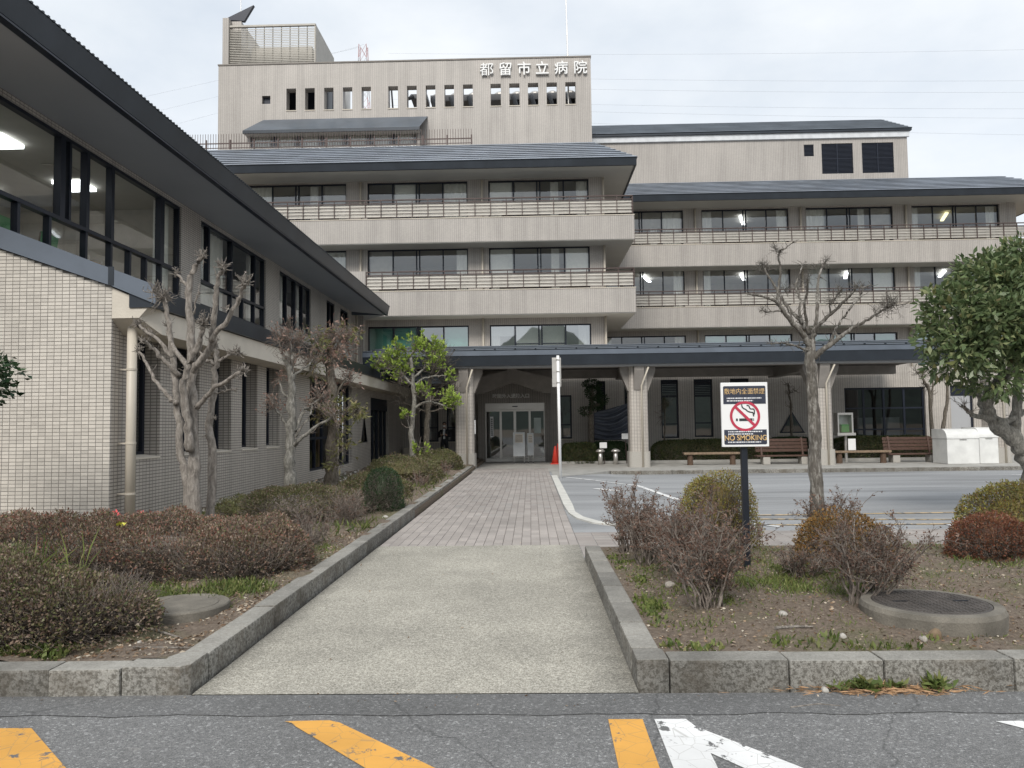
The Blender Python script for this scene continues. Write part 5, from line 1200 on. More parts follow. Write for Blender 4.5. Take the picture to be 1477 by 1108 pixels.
t = T.finish('twig'); tp = np.concatenate(lp); p, d = pick(tp, 2300, .4, 1); Geo().add(leaves_geo(p, d+RNG.normal(size=d.shape)*.5+np.array([0, 0, .3]), .13, .42)).build('crown', 'lime', t)
T = TreeB('dark_tree', 'dark-trunked leafless tree between the green-leaved tree and the entrance column', C6, 26.2, 'bark_brown')
T.limb([(1085, 970), (1085, 850), (1092, 700), (1098, 500), (1120, 400), (1150, 330)], .13, .05, 0, 0, 10, ground=True)
for pts, a, b_, d0, d1 in (([(1095, 620), (1160, 500), (1230, 450), (1280, 440)], .05, .02, 0, .3), ([(1098, 560), (1180, 560), (1250, 520)], .04, .015, 0, .2), ([(1095, 480), (1000, 460), (920, 450)], .04, .012, 0, .2), ([(1120, 400), (1180, 330), (1200, 280)], .04, .012, 0, .1), ([(1100, 640), (1180, 620), (1230, 610)], .03, .01, 0, -.2), ([(1090, 640), (990, 600), (930, 580)], .03, .012, 0, .2)): T.limb(pts, a, b_, d0, d1, 7)
for c, d, n, ln in (((1180, 320), .1, 60, .9), ((1210, 460), .2, 44, .7), ((940, 460), .2, 26, .6), ((1250, 520), .2, 30, .6), ((940, 580), .2, 30, .6), ((1140, 380), 0, 40, .7)): T.tuft(c, d, n, ln, .007, sub=4)
T.finish('bark_brown')

# ---- right: bare spreading tree in the front bed
T = TreeB('bare_tree', 'bare grey spreading tree standing in the right planting bed behind the sign', (1060, 340, 5.0375), 8.45, 'bark_dark', base_z=.2)
T.limb([(596, 2290), (590, 1800), (575, 1400), (560, 1108), (550, 880), (548, 760)], .078, .052, 0, 0, 12, ground=True, jit=.006)
for pts, a, b_, d0, d1 in (
    ([(545, 800), (480, 700), (390, 600), (310, 490), (200, 440), (80, 418)], .036, .010, 0, -.3), ([(520, 680), (480, 620), (400, 540), (340, 450), (300, 380), (240, 290), (200, 215)], .028, .009, .05, .4),
    ([(312, 490), (310, 400), (330, 270), (320, 130), (370, 90), (430, 42)], .019, .005, -.15, -.3), ([(535, 720), (515, 600), (505, 500), (525, 400), (527, 315)], .02, .009, 0, -.3), ([(555, 770), (590, 620), (600, 450), (605, 340), (630, 240), (660, 180)], .026, .008, 0, .3),
    ([(560, 780), (580, 700), (620, 640), (700, 570), (790, 480), (850, 420), (880, 370)], .028, .009, 0, -.4), ([(600, 850), (690, 780), (730, 680), (800, 580), (870, 490), (920, 430), (932, 380), (990, 360)], .022, .006, .1, .5), ([(572, 885), (640, 830), (760, 740), (860, 670), (950, 620), (1050, 555), (1150, 505)], .034, .008, 0, -.35),
    ([(540, 840), (500, 825), (430, 800), (340, 780), (260, 787)], .018, .005, 0, -.3), ([(490, 640), (470, 560), (475, 450), (440, 370), (470, 280), (490, 210)], .018, .007, .05, .3), ([(700, 570), (690, 500), (740, 440), (760, 400)], .012, .005, -.2, -.3), ([(340, 545), (320, 545), (250, 555), (180, 540)], .013, .005, -.1, -.3), ([(720, 690), (750, 740), (735, 745)], .01, .006, 0, -.1), ([(430, 640), (400, 560), (395, 520)], .012, .006, 0, .2)): T.limb(pts, a, b_, d0, d1, 8, jit=.003)
for c, d, n, ln in (((200, 215), .4, 34, .14), ((250, 240), .4, 22, .13), ((320, 120), -.3, 26, .12), ((290, 95), -.3, 12, .1), ((430, 45), -.3, 4, .05), ((527, 315), -.3, 24, .10), ((490, 215), .3, 16, .09), ((660, 190), .3, 16, .12), ((580, 230), .3, 14, .1), ((640, 230), .3, 14, .1), ((880, 372), -.4, 20, .12), ((760, 410), -.3, 26, .15), ((700, 470), -.3, 26, .14), ((935, 380), .5, 16, .1), ((1100, 535), -.35, 40, .2), ((1150, 505), -.35, 44, .22), ((1030, 560), -.33, 16, .15), ((370, 395), .2, 26, .13), ((450, 385), .25, 20, .12), ((200, 545), -.3, 12, .1), ((270, 785), -.3, 10, .09), ((390, 790), -.2, 10, .09), ((230, 560), -.3, 8, .09)): T.tuft(c, d, n, ln, .0026, up=.3)
T.finish()

# ---- right: evergreen with broad glossy leaves, trunk leaning in from the right
T = TreeB('evergreen_tree', 'broad-leaved evergreen tree with glossy dense crown at the right edge', (1097, 480, 3.887), 12.5, 'bark_grey', base_z=.05)
T.limb([(1560, 800), (1500, 720), (1440, 620), (1330, 510), (1260, 400), (1330, 290), (1420, 200)], .17, .08, .2, 0, 12, ground=True, lumpy=.15)
for pts, a, b_, d0, d1 in (([(1300, 480), (1210, 470), (1160, 440), (1130, 410)], .05, .018, 0, -.2), ([(1270, 410), (1200, 320), (1150, 200), (1110, 80)], .04, .02, 0, -.3), ([(1150, 200), (1040, 110), (920, 40)], .022, .008, -.2, -.5), ([(1420, 560), (1440, 400), (1450, 200), (1440, 40)], .10, .05, .2, .2), ([(1330, 500), (1420, 480), (1477, 440)], .06, .04, 0, .3), ([(1290, 400), (1350, 280), (1300, 160), (1280, 60)], .035, .015, 0, -.4), ([(1250, 400), (1200, 250), (1160, 160)], .014, .006, -.2, -.4), ([(1280, 330), (1380, 320), (1440, 330)], .012, .006, -.3, -.4)): T.limb(pts, a, b_, d0, d1, 9)
for c, n in (((1140, 410), 10), ((1160, 440), 8), ((1420, 350), 8)): T.tuft(c, -.2, n, .25, .005)
t = T.finish('twig')
_b = t.location.copy()
tp_ = MB().lathe([(.72, -.2), (.72, .05), (.70, .07), (.60, .07), (.59, .04), (.02, .05)], 32, (_b.x, _b.y, 0)); struct(tp_, 'tree_pit', 'concrete')
def crown(t, blobs, n, size, m, aspect=.42, hang=-.1, name='crown', shell=.45, out=1.0, gap=.0):
    vol = np.array([b_[3]*b_[4]*b_[5] for b_ in blobs]); pr = vol/vol.sum(); i = RNG.choice(len(blobs), n, p=pr); B = np.array(blobs)[i]
    d = unit(RNG.normal(size=(n, 3))); r = (1-RNG.uniform(0, 1, (n, 1))**1.0*shell)
    r = r*(1+.10*np.sin(d[:, :1]*9+B[:, :1]*5)*np.sin(d[:, 2:]*8+B[:, 2:3]*3))
    P = B[:, :3]+d*r*B[:, 3:6]
    D = unit(d*out+RNG.normal(size=(n, 3))*.6+np.array([0, 0, hang]))
    return Geo().add(leaves_geo(P, D, size, aspect, .14)).build(name, m, t)
def B(px, py, Y, rx, ry, rz_): p = at(px, py, Y); return (p.x, p.y, p.z, rx, ry, rz_)
EV = [B(1440, 420, 12.3, .80, .8, .55), B(1385, 460, 12.1, .60, .7, .55), B(1470, 480, 12.2, .9, .9, .6), B(1375, 520, 12.0, .45, .6, .33), B(1440, 550, 12.0, .55, .6, .28), B(1490, 400, 12.6, .8, .9, .6), B(1540, 470, 12.6, 1.1, 1.1, .9), B(1415, 390, 12.4, .40, .6, .30), B(1480, 370, 12.5, .5, .6, .35), B(1345, 490, 12.0, .28, .4, .26), B(1360, 435, 12.2, .32, .45, .30), B(1400, 500, 11.6, .5, .4, .35), B(1450, 455, 11.5, .5, .4, .4)]
crown(t, EV, 15000, .125, 'ever', .42, -.15, shell=.5)
crown(t, EV, 260, .15, 'olive', .4, .2, 'young_leaves', .25)
# ---- far left: dark evergreen reaching into the picture
T = TreeB('camellia_tree', 'dark glossy evergreen just reaching in at the left edge', (0, 0, 1), 8.2, 'bark_brown')
T.limb([(-110, 800), (-105, 700), (-100, 600), (-90, 520)], .06, .03, 0, 0, 8, ground=True); T.limb([(-102, 640), (-70, 590), (-45, 560)], .03, .012, 0, 0); T.limb([(-100, 600), (-140, 540), (-160, 500)], .03, .012, 0, 0)
t = T.finish(); crown(t, [B(-60, 545, 8.2, .60, .6, .36), B(-110, 520, 8.2, .6, .6, .4), B(-45, 530, 8.0, .42, .4, .22)], 2600, .075, 'camellia', .5)
# ---- cloud-pruned tree and saplings before the ground floor
C8 = (780, 480, 3.887)
T = TreeB('cloud_pruned_tree', 'cloud-pruned evergreen with rounded dark pads beside the black drape', C8, 31.5, 'bark_brown', base_z=.0)
T.limb([(285, 740), (285, 620), (280, 480), (285, 380), (290, 290)], .15, .06, 0, 0, 9, ground=True); T.limb([(282, 480), (250, 450), (240, 445)], .06, .03, 0, 0); T.limb([(283, 420), (330, 400), (350, 380)], .06, .03, 0, 0)
t = T.finish(); crown(t, [B(780+285/3.887, 480+287/3.887, 31.5, .40, .4, .19), B(780+295/3.887, 480+335/3.887, 31.4, .36, .36, .3), B(780+345/3.887, 480+375/3.887, 31.5, .24, .3, .22), B(780+253/3.887, 480+440/3.887, 31.5, .30, .3, .19), B(780+310/3.887, 480+400/3.887, 31.4, .3, .3, .25)], 2600, .07, 'hedge_dark', .5, shell=.4)
for (c0, c1, Y, lab, tufts) in (((690, 620), (692, 380), 31.6, 'thin bare sapling left of the first tall window right of the column', ((690, 430), (700, 400), (680, 470))),):
    T = TreeB('bare_sapling', lab, C8, Y, 'bark_brown', base_z=0, group='bare saplings along the ground floor wall'); T.limb([(690, 740), c0, (698, 500), c1], .05, .015, 0, 0, 7, ground=True)
    for q in tufts: T.tuft(q, 0, 14, .5, .008)
    T.finish()
C9 = (1097, 480, 3.887)
T = TreeB('bare_sapling', 'crooked bare sapling before the triangular window', C9, 31.6, 'bark_brown', base_z=0, group='bare saplings along the ground floor wall'); T.limb([(178, 740), (176, 600), (170, 410), (160, 340), (155, 285)], .09, .02, 0, 0, 7, ground=True, lumpy=.2)
for q in ((165, 420), (160, 345), (155, 290), (190, 330)): T.tuft(q, 0, 10, .35, .009)
T.finish()
for lab, pts, tf in (('pollarded bare sapling over the right edge of the big dark window', [(965, 740), (962, 560), (945, 330), (920, 280), (905, 240)], ((905, 235), (880, 225), (930, 300))), ('forked bare sapling between the big window and the side door', [(1010, 740), (1020, 540), (1045, 400), (1050, 290), (1055, 240)], ((1055, 235), (1030, 250), (1085, 225)))):
    T = TreeB('bare_sapling', lab, C9, 31.6, 'bark_brown', base_z=0, group='bare saplings along the ground floor wall'); T.limb(pts, .10, .04, 0, 0, 7, ground=True)
    if 'pollarded' in lab: T.limb([(955, 420), (965, 290), (960, 235)], .05, .03, 0, 0); T.tuft((960, 232), 0, 24, .4, .009)
    for q in tf: T.tuft(q, 0, 22, .42, .009)
    T.finish()

# ---- left bed: clipped azaleas and companions
clip_hedge('azalea_hedge', 'low brown clipped azalea mound at the front left corner by the road kerb', -4.02, 5.30, 1.45, .62, .47, 52000, 'azalea', .024, twiggy=True, rough=.07, extra=('hedge', .24), wave=.02)
clip_hedge('azalea_hedge', 'long reddish-brown azalea hedge running before the end wall, second from the road', -4.75, 7.75, 2.55, .95, .48, 70000, 'azalea', .026, twiggy=True, rough=.07, extra=('azalea_red', .18), wave=.03)
clip_hedge('azalea_hedge', 'brown azalea lobe at the path end of the long hedge', -2.85, 7.55, .62, .75, .46, 22000, 'azalea', .025, twiggy=True, rough=.07, extra=('azalea_red', .1))
clip_hedge('low_shrub', 'low green shrub patch with white pebbles along the annex wall', -4.3, 12.2, .9, .8, .32, 6000, 'hedge', .03)
twig_shrub('dry_shrub', 'dry twiggy shrub before the knobbly tree beside the kerb', -2.62, 9.2, .30, .5, .5, 26, 7, 6, nleaf=500)
twig_shrub('dry_shrub', 'greyish brown upright dry shrub left of the round boxwood', -2.58, 10.9, .34, .62, .62, 34, 8, 7, nleaf=900)
twig_shrub('dry_shrub', 'wispy pale dry stems rising next to the long azalea hedge', -2.55, 8.2, .22, .3, .45, 18, 5, 5, nleaf=150)
clip_hedge('azalea_hedge', 'green and brown clipped hedge behind the dry shrubs near the knobbly tree', -3.5, 11.7, .85, 1.0, .52, 14000, 'hedge', .028, twiggy=True, extra=('azalea', .35))
clip_hedge('boxwood', 'round dark green boxwood beside the brick path kerb', -2.5, 12.9, .32, .42, .72, 7000, 'hedge_dark', .024, cat='shrub', rough=.02)
clip_hedge('azalea_hedge', 'brown-topped hedge stretch beyond the round boxwood', -3.2, 15.6, .7, 1.5, .42, 8000, 'hedge', .034, extra=('azalea', .4))
clip_hedge('azalea_hedge', 'rounded olive hedge dome before the bay window', -3.3, 19.8, .95, 1.5, .62, 8000, 'hedge', .04, extra=('azalea', .25))
clip_hedge('azalea_hedge', 'rounded olive hedge dome nearest the entrance column', -3.0, 25.2, .75, 1.2, .62, 6000, 'hedge', .045, extra=('azalea', .15))
twig_shrub('dry_shrub', 'small grey dry shrub by the kerb before the entrance column', -2.5, 21.8, .32, .5, .5, 20, 6, 5, nleaf=500, lsize=.035)
twig_shrub('dry_shrub', 'grey dry shrub at the foot of the green-leaved tree', -2.6, 17.6, .3, .6, .4, 20, 6, 5, nleaf=500, lsize=.03)
clip_hedge('azalea_hedge', 'short olive hedge between the two last trees and the column', -3.6, 27.6, .7, .8, .55, 3500, 'hedge', .05)

# ---- right bed
row = [(1.02, 8.25, .27, .30, .64, 'dead twiggy shrub at the far end of the row beside the path kerb'), (1.12, 7.55, .30, .34, .63, 'second dead twiggy shrub in the row, leaning over the path kerb'), (1.36, 6.95, .32, .34, .60, 'dead twiggy shrub in the middle of the row left of the sign post'),
       (1.28, 6.25, .33, .34, .64, 'brown dead shrub with tangled twigs, fourth along the path kerb'), (1.22, 5.55, .34, .30, .66, 'nearest dead shrub of the row with thick bare stems')]
for i, (x, y, rx, ry, h, lab) in enumerate(row): twig_shrub('dead_shrub', lab, x, y, rx, ry, h, 22, 8, 8, nleaf=2600, lsize=.022, r0=.011, group='dead shrubs along the path', flat=.7)
clip_hedge('yellow_shrub', 'domed yellow-green shrub behind the dead shrubs, left of the sign post', 1.95, 8.35, .42, .40, .76, 9000, 'yellow_bush', .022, z=.2, cat='shrub', pw=2.4, rough=.045)
twig_shrub('dead_shrub', 'small low dead shrub just right of the sign post', 2.25, 6.55, .26, .24, .32, 26, 8, 8, nleaf=900, lsize=.018, r0=.009)
twig_shrub('dead_shrub', 'arching dead shrub with thick bent stem beside the manhole cover', 2.40, 5.75, .46, .32, .68, 24, 9, 10, nleaf=3200, lsize=.02, r0=.011, lean=(.1, .0), flat=.6)
clip_hedge('orange_shrub', 'rounded orange-leaved shrub behind the arching dead shrub', 2.80, 7.1, .40, .36, .42, 6500, 'orange_bush', .024, z=.2, cat='shrub', pw=2.3, rough=.05)
twig_shrub('dead_shrub', 'dead purple-brown shrub around the foot of the bare tree', 3.22, 8.35, .34, .26, .70, 20, 8, 8, nleaf=1400, lsize=.024, r0=.009, z=.17)
clip_hedge('yellow_shrub', 'large olive-yellow clipped dome at the right side by the drive', 5.25, 8.3, .68, .50, .68, 14000, 'yellow_bush', .024, z=.17, cat='shrub', pw=2.5, rough=.05, extra=('olive', .3))
clip_hedge('red_shrub', 'rounded red-brown shrub before the large clipped dome', 4.45, 7.65, .42, .34, .40, 8000, 'red_bush', .022, z=.18, cat='shrub', pw=2.3, rough=.04)
def weeds(n, xr, yr, h, m, name, cl=12, lab=None, zf=gz, spread=.16, wide=.16):
    cx = RNG.uniform(*xr, cl); cy = RNG.uniform(*yr, cl); i = RNG.integers(0, cl, n)
    x = cx[i]+RNG.normal(size=n)*spread; y = cy[i]+RNG.normal(size=n)*spread; k = (x > xr[0]) & (x < xr[1]) & (y > yr[0]) & (y < yr[1]); x, y = x[k], y[k]
    z = np.array([zf(a, b_) for a, b_ in zip(x, y)]); P = np.stack([x, y, z-.005], 1)
    Dr = unit(RNG.normal(size=P.shape)*np.array([.6, .6, .2])+np.array([0, 0, .8]))
    return leaves_geo(P, Dr, h, wide, .05, .6)
g = Geo(); g.add(weeds(2600, (.8, 5.5), (4.75, 8.7), .035, 'weed', '', 34)); g.add(weeds(2600, (1.35, 2.2), (5.6, 7.6), .045, '', '', 9)); g.add(weeds(2600, (2.1, 2.7), (6.0, 7.0), .045, '', '', 9)); g.add(weeds(3500, (1.3, 3.4), (5.6, 8.2), .03, '', '', 30, spread=.2)); g.add(weeds(2500, (.85, 1.5), (5.0, 8.0), .03, '', '', 22, spread=.1, wide=.3)); g.add(weeds(2400, (3.6, 5.8), (6.6, 8.4), .05, '', '', 14)); g.add(weeds(900, (.78, .98), (4.8, 8.2), .035, '', '', 16, spread=.06, wide=.5)); g.add(weeds(500, (.8, 2.6), (4.72, 4.95), .04, '', '', 9, spread=.07, wide=.4))
g.build('weeds', 'weed', None, label='green weeds and grass tufts growing in the right planting bed', cat='weeds', kind='stuff')
g = Geo(); g.add(weeds(3000, (-3.2, -2.15), (5.6, 9.5), .045, '', '', 14)); g.add(weeds(2500, (-3.4, -2.25), (6.2, 6.9), .06, '', '', 8)); g.add(weeds(3000, (-5.4, -2.15), (9.5, 26), .11, '', '', 40, spread=.3)); g.add(weeds(1400, (-3.9, -2.9), (4.68, 4.95), .06, '', '', 9, spread=.1, wide=.4)); g.add(weeds(46, (-3.75, -3.2), (5.4, 6.0), .24, '', '', 4, zf=lambda x, y: .5, spread=.05, wide=.035))
g.build('weeds', 'weed', None, label='green weeds sprouting under and beside the left azalea hedges', cat='weeds', kind='stuff')
def litter(n, xr, yr, size, zf):
    x = RNG.uniform(*xr, n); y = RNG.uniform(*yr, n); P = np.stack([x, y, np.array([zf(a, b_) for a, b_ in zip(x, y)])+.006], 1)
    return leaves_geo(P, RNG.normal(size=P.shape)*np.array([1, 1, .12]), size, .5, .12, .6)
g = Geo(); g.add(litter(9000, (.78, 6.5), (4.72, 8.7), .02, gz)); g.add(litter(8000, (-3.6, -2.15), (4.65, 10), .024, gz)); g.add(litter(30, (-1.9, .5), (4.6, 14), .022, lambda x, y: .0)); g.add(litter(60, (-3, 3), (4.2, 4.42), .014, lambda x, y: -.002)); g.add(litter(2500, (-5.5, -2.15), (10, 26), .04, gz)); g.build('leaf_litter', 'litter', None, label='dry fallen leaves and chips on the bare soil', cat='leaf litter', kind='stuff')
# tussock at the foot of the road kerb on the right
g = Geo(); flat0 = lambda x, y: .0
P_ = np.stack([RNG.normal(1.95, .24, 420), RNG.uniform(4.36, 4.49, 420), RNG.uniform(.0, .014, 420)], 1); g.add(leaves_geo(P_, RNG.normal(size=P_.shape)*np.array([1, .5, .08]), .07, .10, .02))
g.build('dead_straw', 'straw', None, label='dry orange straw lying at the foot of the right road kerb', cat='straw', kind='stuff')
for k, (x, n, s, lab) in enumerate(((1.86, 60, .07, 'larger leafy weed sprouting from the straw at the road kerb'), (2.02, 30, .055, 'small leafy weed in the middle of the kerb straw'), (2.24, 70, .065, 'spiky green weed at the right end of the kerb straw'), (1.73, 24, .05, 'tiny weed at the left end of the kerb straw'))):
    t = thing('kerb_weed', lab, 'weed', (x, 4.44, -.004), 'weeds at the road kerb'); P_ = np.tile(np.array([[x, 4.44, .0]]), (n, 1))+RNG.normal(size=(n, 3))*np.array([.03, .015, .0])+np.array([0, 0, .012])*RNG.uniform(0, 2.5, (n, 1))
    Geo().add(leaves_geo(P_, RNG.normal(size=P_.shape)*np.array([1, .7, .3])+np.array([0, -.1, .7]), s, .34)).build('leaves', 'weed', t); MB().tube([(x, 4.44, -.004), (x, 4.44, .04)], [.004, .003], 5).build('stem', 'weed', t)
def stone(x, y, s, lab, m='stone', z=None):
    bm = bmesh.new(); bmesh.ops.create_icosphere(bm, subdivisions=2, radius=s)
    sx, sy, sz = RNG.uniform(.7, 1.3), RNG.uniform(.7, 1.2), RNG.uniform(.5, .85)
    for v in bm.verts: v.co = Vector((v.co.x*sx, v.co.y*sy, v.co.z*sz))*(1+.16*math.sin(v.co.x/s*3.1+x*9)*math.cos(v.co.y/s*2.7+y*7))
    zz = (gz(x, y) if z is None else z)+s*.25
    me = bpy.data.meshes.new('stone'); bm.to_mesh(me); bm.free(); me.materials.append(M[m]); o = link('stone', me, None, lab, 'stone', 'stones lying on the ground'); o.location = (x, y, zz); return o
stone(1.62, 4.42, .028, 'white pebble at the left end of the straw by the road kerb', 'granite', 0)
stone(1.95, 4.98, .03, 'pale stone on the bare soil below the small dead shrub', 'granite'); stone(1.72, 5.42, .035, 'flat whitish stone in the middle of the bare soil', 'granite'); stone(1.12, 6.4, .055, 'tan stone at the foot of the dead shrub row', 'stone')
stone(1.4, 7.0, .05, 'pale stone half hidden under the dead shrub row', 'granite'); stone(2.42, 4.92, .03, 'small grey stone near the road kerb left of the manhole', 'stone'); stone(-2.55, 5.0, .022, 'whitish chip on the soil behind the left kerb corner', 'granite'); stone(-2.3, 12.1, .05, 'pale stone at the foot of the round boxwood', 'granite')
g = Geo()
P_ = np.stack([RNG.uniform(-5.6, -4.4, 500), RNG.uniform(11.5, 24, 500), np.full(500, .17)], 1); g.add(leaves_geo(P_, RNG.normal(size=P_.shape)*np.array([1, 1, .5]), .09, .8, .15)); g.build('white_pebbles', 'granite', None, label='white pebbles strewn along the foot of the annex wall', cat='pebbles', kind='stuff')

# ================================================================== OBJECTS
# ---- no-smoking sign on a black post
SX, SY = 1.91, 6.98; sz0 = rz(SX, SY)
NS = thing('no_smoking_sign', 'white no smoking sign board on a black post in the right planting bed', 'sign', (SX, SY, sz0))
MB().box(SX-.027, SX+.027, SY-.027, SY+.027, sz0-.2, 1.36).build('post', 'black', NS, bevel=.004)
pa, pb = at(1038.5, 552, SY-.05), at(1109.5, 645, SY-.05); bx0, bx1 = pa.x+.003, pb.x-.003; bz0, bz1 = pb.z+.006, pa.z-.002; yb = SY-.062
bw, bh = bx1-bx0, bz1-bz0
MB().box(bx0, bx1, yb, yb+.03, bz0, bz1).build('board', 'white', NS, bevel=.004)
def S(u, v, d=.0): return (bx0+u*bw, yb-.002-d, bz1-v*bh)      # u right, v down, 0..1
def srect(mb, u0, u1, v0, v1, d=.0): mb.quad(S(u0, v1, d), S(u1, v1, d), S(u1, v0, d), S(u0, v0, d)); return mb
def rrect(mb, u0, u1, v0, v1, r, corners, d=0.0):
    pts = []
    for (cu, cv, a0, on) in ((u0, v1, 180, corners[0]), (u1, v1, 270, corners[1]), (u1, v0, 0, corners[2]), (u0, v0, 90, corners[3])):
        if on:
            ru, rv = r, r*bw/bh; mu = cu+(ru if cu == u0 else -ru); mv = cv+(-rv if cv == v1 else rv)
            for s in range(5): th = math.radians(a0+s*22.5); pts.append(S(mu+ru*math.cos(th), mv-rv*math.sin(th), d))
        else: pts.append(S(cu, cv, d))
    mb.poly(pts); return mb
M['sign_dark'] = mat('sign_navy', (.028, .034, .055), .5, var=.25, scale=16)
M['sign_red'] = mat('sign_red', (.46, .035, .07), .5); M['sign_ink'] = mat('sign_ink', (.03, .038, .04), .5)
M['sign_gold'] = mat('sign_gold', (.62, .42, .19), .5, var=.35, scale=24); M['sign_white'] = mat('sign_print_white', (.72, .72, .74), .5, var=.2, scale=40)
rrect(MB(), .045, .955, .055, .335, .03, (0, 0, 1, 1)).build('upper_panel', 'sign_dark', NS)
rrect(MB(), .045, .955, .735, .965, .03, (1, 1, 0, 0)).build('lower_panel', 'sign_dark', NS)
rg = MB(); cu_, cv_, ro, ri = .50, .525, .325, .270; asp = bw/bh
for k in range(48):
    a0, a1 = 2*PI*k/48, 2*PI*(k+1)/48
    rg.quad(*[S(cu_+r_*math.cos(a), cv_+r_*math.sin(a)*asp, .001) for r_, a in ((ri, a0), (ro, a0), (ro, a1), (ri, a1))])
rg.build('red_ring', 'sign_red', NS)
def sline(pts, w, d):
    mb = MB(); n = len(pts)
    for i in range(n-1):
        (u0, v0), (u1, v1) = pts[i], pts[i+1]; dx_, dy_ = (u1-u0), (v1-v0)/asp; l_ = math.hypot(dx_, dy_); nx_, ny_ = -dy_/l_*w/2, dx_/l_*w/2*asp
        mb.quad(S(u0-nx_, v0-ny_, d), S(u1-nx_, v1-ny_, d), S(u1+nx_, v1+ny_, d), S(u0+nx_, v0+ny_, d))
    return mb
cg = srect(MB(), .305, .345, .56, .60, .001); srect(cg, .375, .66, .56, .60, .001); srect(cg, .675, .69, .56, .60, .001); cg.build('cigarette', 'sign_ink', NS)
sline([(.435, .34), (.44, .375), (.47, .405), (.52, .42), (.56, .45), (.62, .465), (.675, .47), (.685, .53)], .026, .001).build('smoke_trail', 'sign_ink', NS)
sline([(.54, .355), (.59, .365), (.605, .40), (.625, .415), (.69, .415), (.705, .44), (.70, .50)], .024, .0012).build('smoke_trail', 'sign_ink', NS)
q = math.cos(PI/4)*ri; sline([(cu_-q*1.03, cv_-q*1.03*asp), (cu_+q*1.03, cv_+q*1.03*asp)], .058, .0022).build('red_bar', 'sign_red', NS)
def sign_text(s, size, u, v, m, sx=1, off=0.0, name='lettering'): p = Vector(S(u, v, .0018)); lettering(name, s, size, p, NS, m, .0004, off, sx)
sign_text('敷地内全面禁煙', .056, .5, .145, 'sign_gold', .92, .0)
sign_text('NO SMOKING', .066, .5, .865, 'sign_gold', .90, .0008)
def dashes(v, u0, u1, seed):
    mb = MB(); rr = random.Random(seed); u = u0
    while u < u1: w = rr.uniform(.012, .05); srect(mb, u, min(u+w, u1), v-.009, v+.009, .001); u += w+rr.uniform(.006, .014)
    mb.build('fine_print', 'sign_white', NS, kind='stuff')
dashes(.245, .12, .86, 1); dashes(.285, .12, .68, 2); dashes(.765, .13, .86, 3); dashes(.802, .13, .66, 4); dashes(.928, .12, .84, 5)

# ---- white pole with the back of a road sign
PX, PYY = .83, 22.18
WPo = thing('road_sign', 'white pole with two grey sign backs at the end of the pale path kerb', 'road sign', (PX, PYY, -.01))
ptop = at(806, 513, PYY).z
MB().tube([(PX, PYY, -.05), (PX-.02, PYY, ptop)], [.042, .042], 14).build('pole', 'white', WPo, smooth=True)
pz = [at(800, y_, PYY).z for y_ in (516, 558)]
MB().box(PX-.19, PX+.07, PYY+.05, PYY+.07, pz[1], pz[0]).build('sign_plate', 'alu', WPo, bevel=.004)
for k in (.12, .5, .9): z = pz[1]+(pz[0]-pz[1])*k; MB().lathe([(.05, 0), (.05, .035)], 14, (PX-.018, PYY, z)).box(PX-.17, PX+.05, PYY+.042, PYY+.05, z, z+.03).build('clamp', 'alu', WPo)

# ---- benches, logs
def plank_bench(x, y, w, lab):
    t = thing('bench', lab, 'bench', (x, y, 0), 'slatted wooden benches')
    for s in (-.33, .33): MB().box(x+s*w-.13, x+s*w+.13, y-.2, y+.2, -.004, .27).build('block', 'granite', t, bevel=.02)
    for k in range(4): MB().box(x-w/2, x+w/2, y-.22+k*.11, y-.22+k*.11+.095, .28, .33).build('seat_slat', 'wood', t, bevel=.006)
    for k in range(4): yy = y+.26+k*.03; MB().box(x-w/2*.92, x+w/2*.92, yy, yy+.03, .44+k*.125, .545+k*.125).build('back_slat', 'wood', t, bevel=.005)
    for s in (-.36, .36): MB().prism([(y+.18, .27), (y+.26, .27), (y+.40, .96), (y+.34, .96)], 'x', x+s*w-.03, x+s*w+.03).build('back_support', 'wood', t)
def log_bench(x, y, w, lab):
    t = thing('log_bench', lab, 'bench', (x, y, 0), 'backless log benches')
    MB().box(x-w/2, x+w/2, y-.16, y+.16, .38, .46).build('seat', 'log', t, bevel=.02)
    for s in (-.38, .38): MB().tube([(x+s*w, y, -.004), (x+s*w, y, .38)], [.11, .10], 12).build('leg', mat('dark_log', (.09, .055, .035), .8, var=.3, scale=14) if 'dark_log' not in MATS else MATS['dark_log'], t)
bY = 28.6
log_bench(at(1026, 660, bY).x, bY, 2.05, 'backless log bench to the left behind the no smoking sign'); plank_bench(at(1131, 655, bY).x, bY, 2.1, 'slatted brown bench behind the no smoking sign, left of the column')
log_bench(at(1242, 655, bY).x, bY, 2.1, 'backless log bench under the display case right of the column'); plank_bench(at(1322, 650, bY).x, bY+.3, 2.05, 'slatted brown bench beside the white bins')
# ---- white storage bins
M['bin_white'] = mat('bin_white', (.66, .66, .64), .5, var=.13, scale=2.2, fine=.08)
def bin_(x0, x1, y, d, h, lab, side):
    t = thing('storage_bin', lab, 'bin', ((x0+x1)/2, y, 0), 'white storage bins by the column')
    MB().box(x0, x1, y, y+d, .0, h*.72).build('body', 'bin_white', t, bevel=.02)
    pr = [(y-.02, h*.722)]+[(y-.02+.0+.35*(1-math.cos(a)), h*.722+(h*.278)*math.sin(a)) for a in [PI/2*k/8 for k in range(1, 9)]]+[(y+d, h), (y+d, h*.722)]
    MB().prism(pr, 'x', x0-.01, x1+.01).build('lid', 'bin_white', t)
    MB().box((x0+x1)/2-.12, (x0+x1)/2+.12, y-.03, y-.002, h*.69, h*.71).build('handle', 'alu', t)
bx_ = [at(p_, 667, 27.3).x for p_ in (1365, 1412, 1440)]
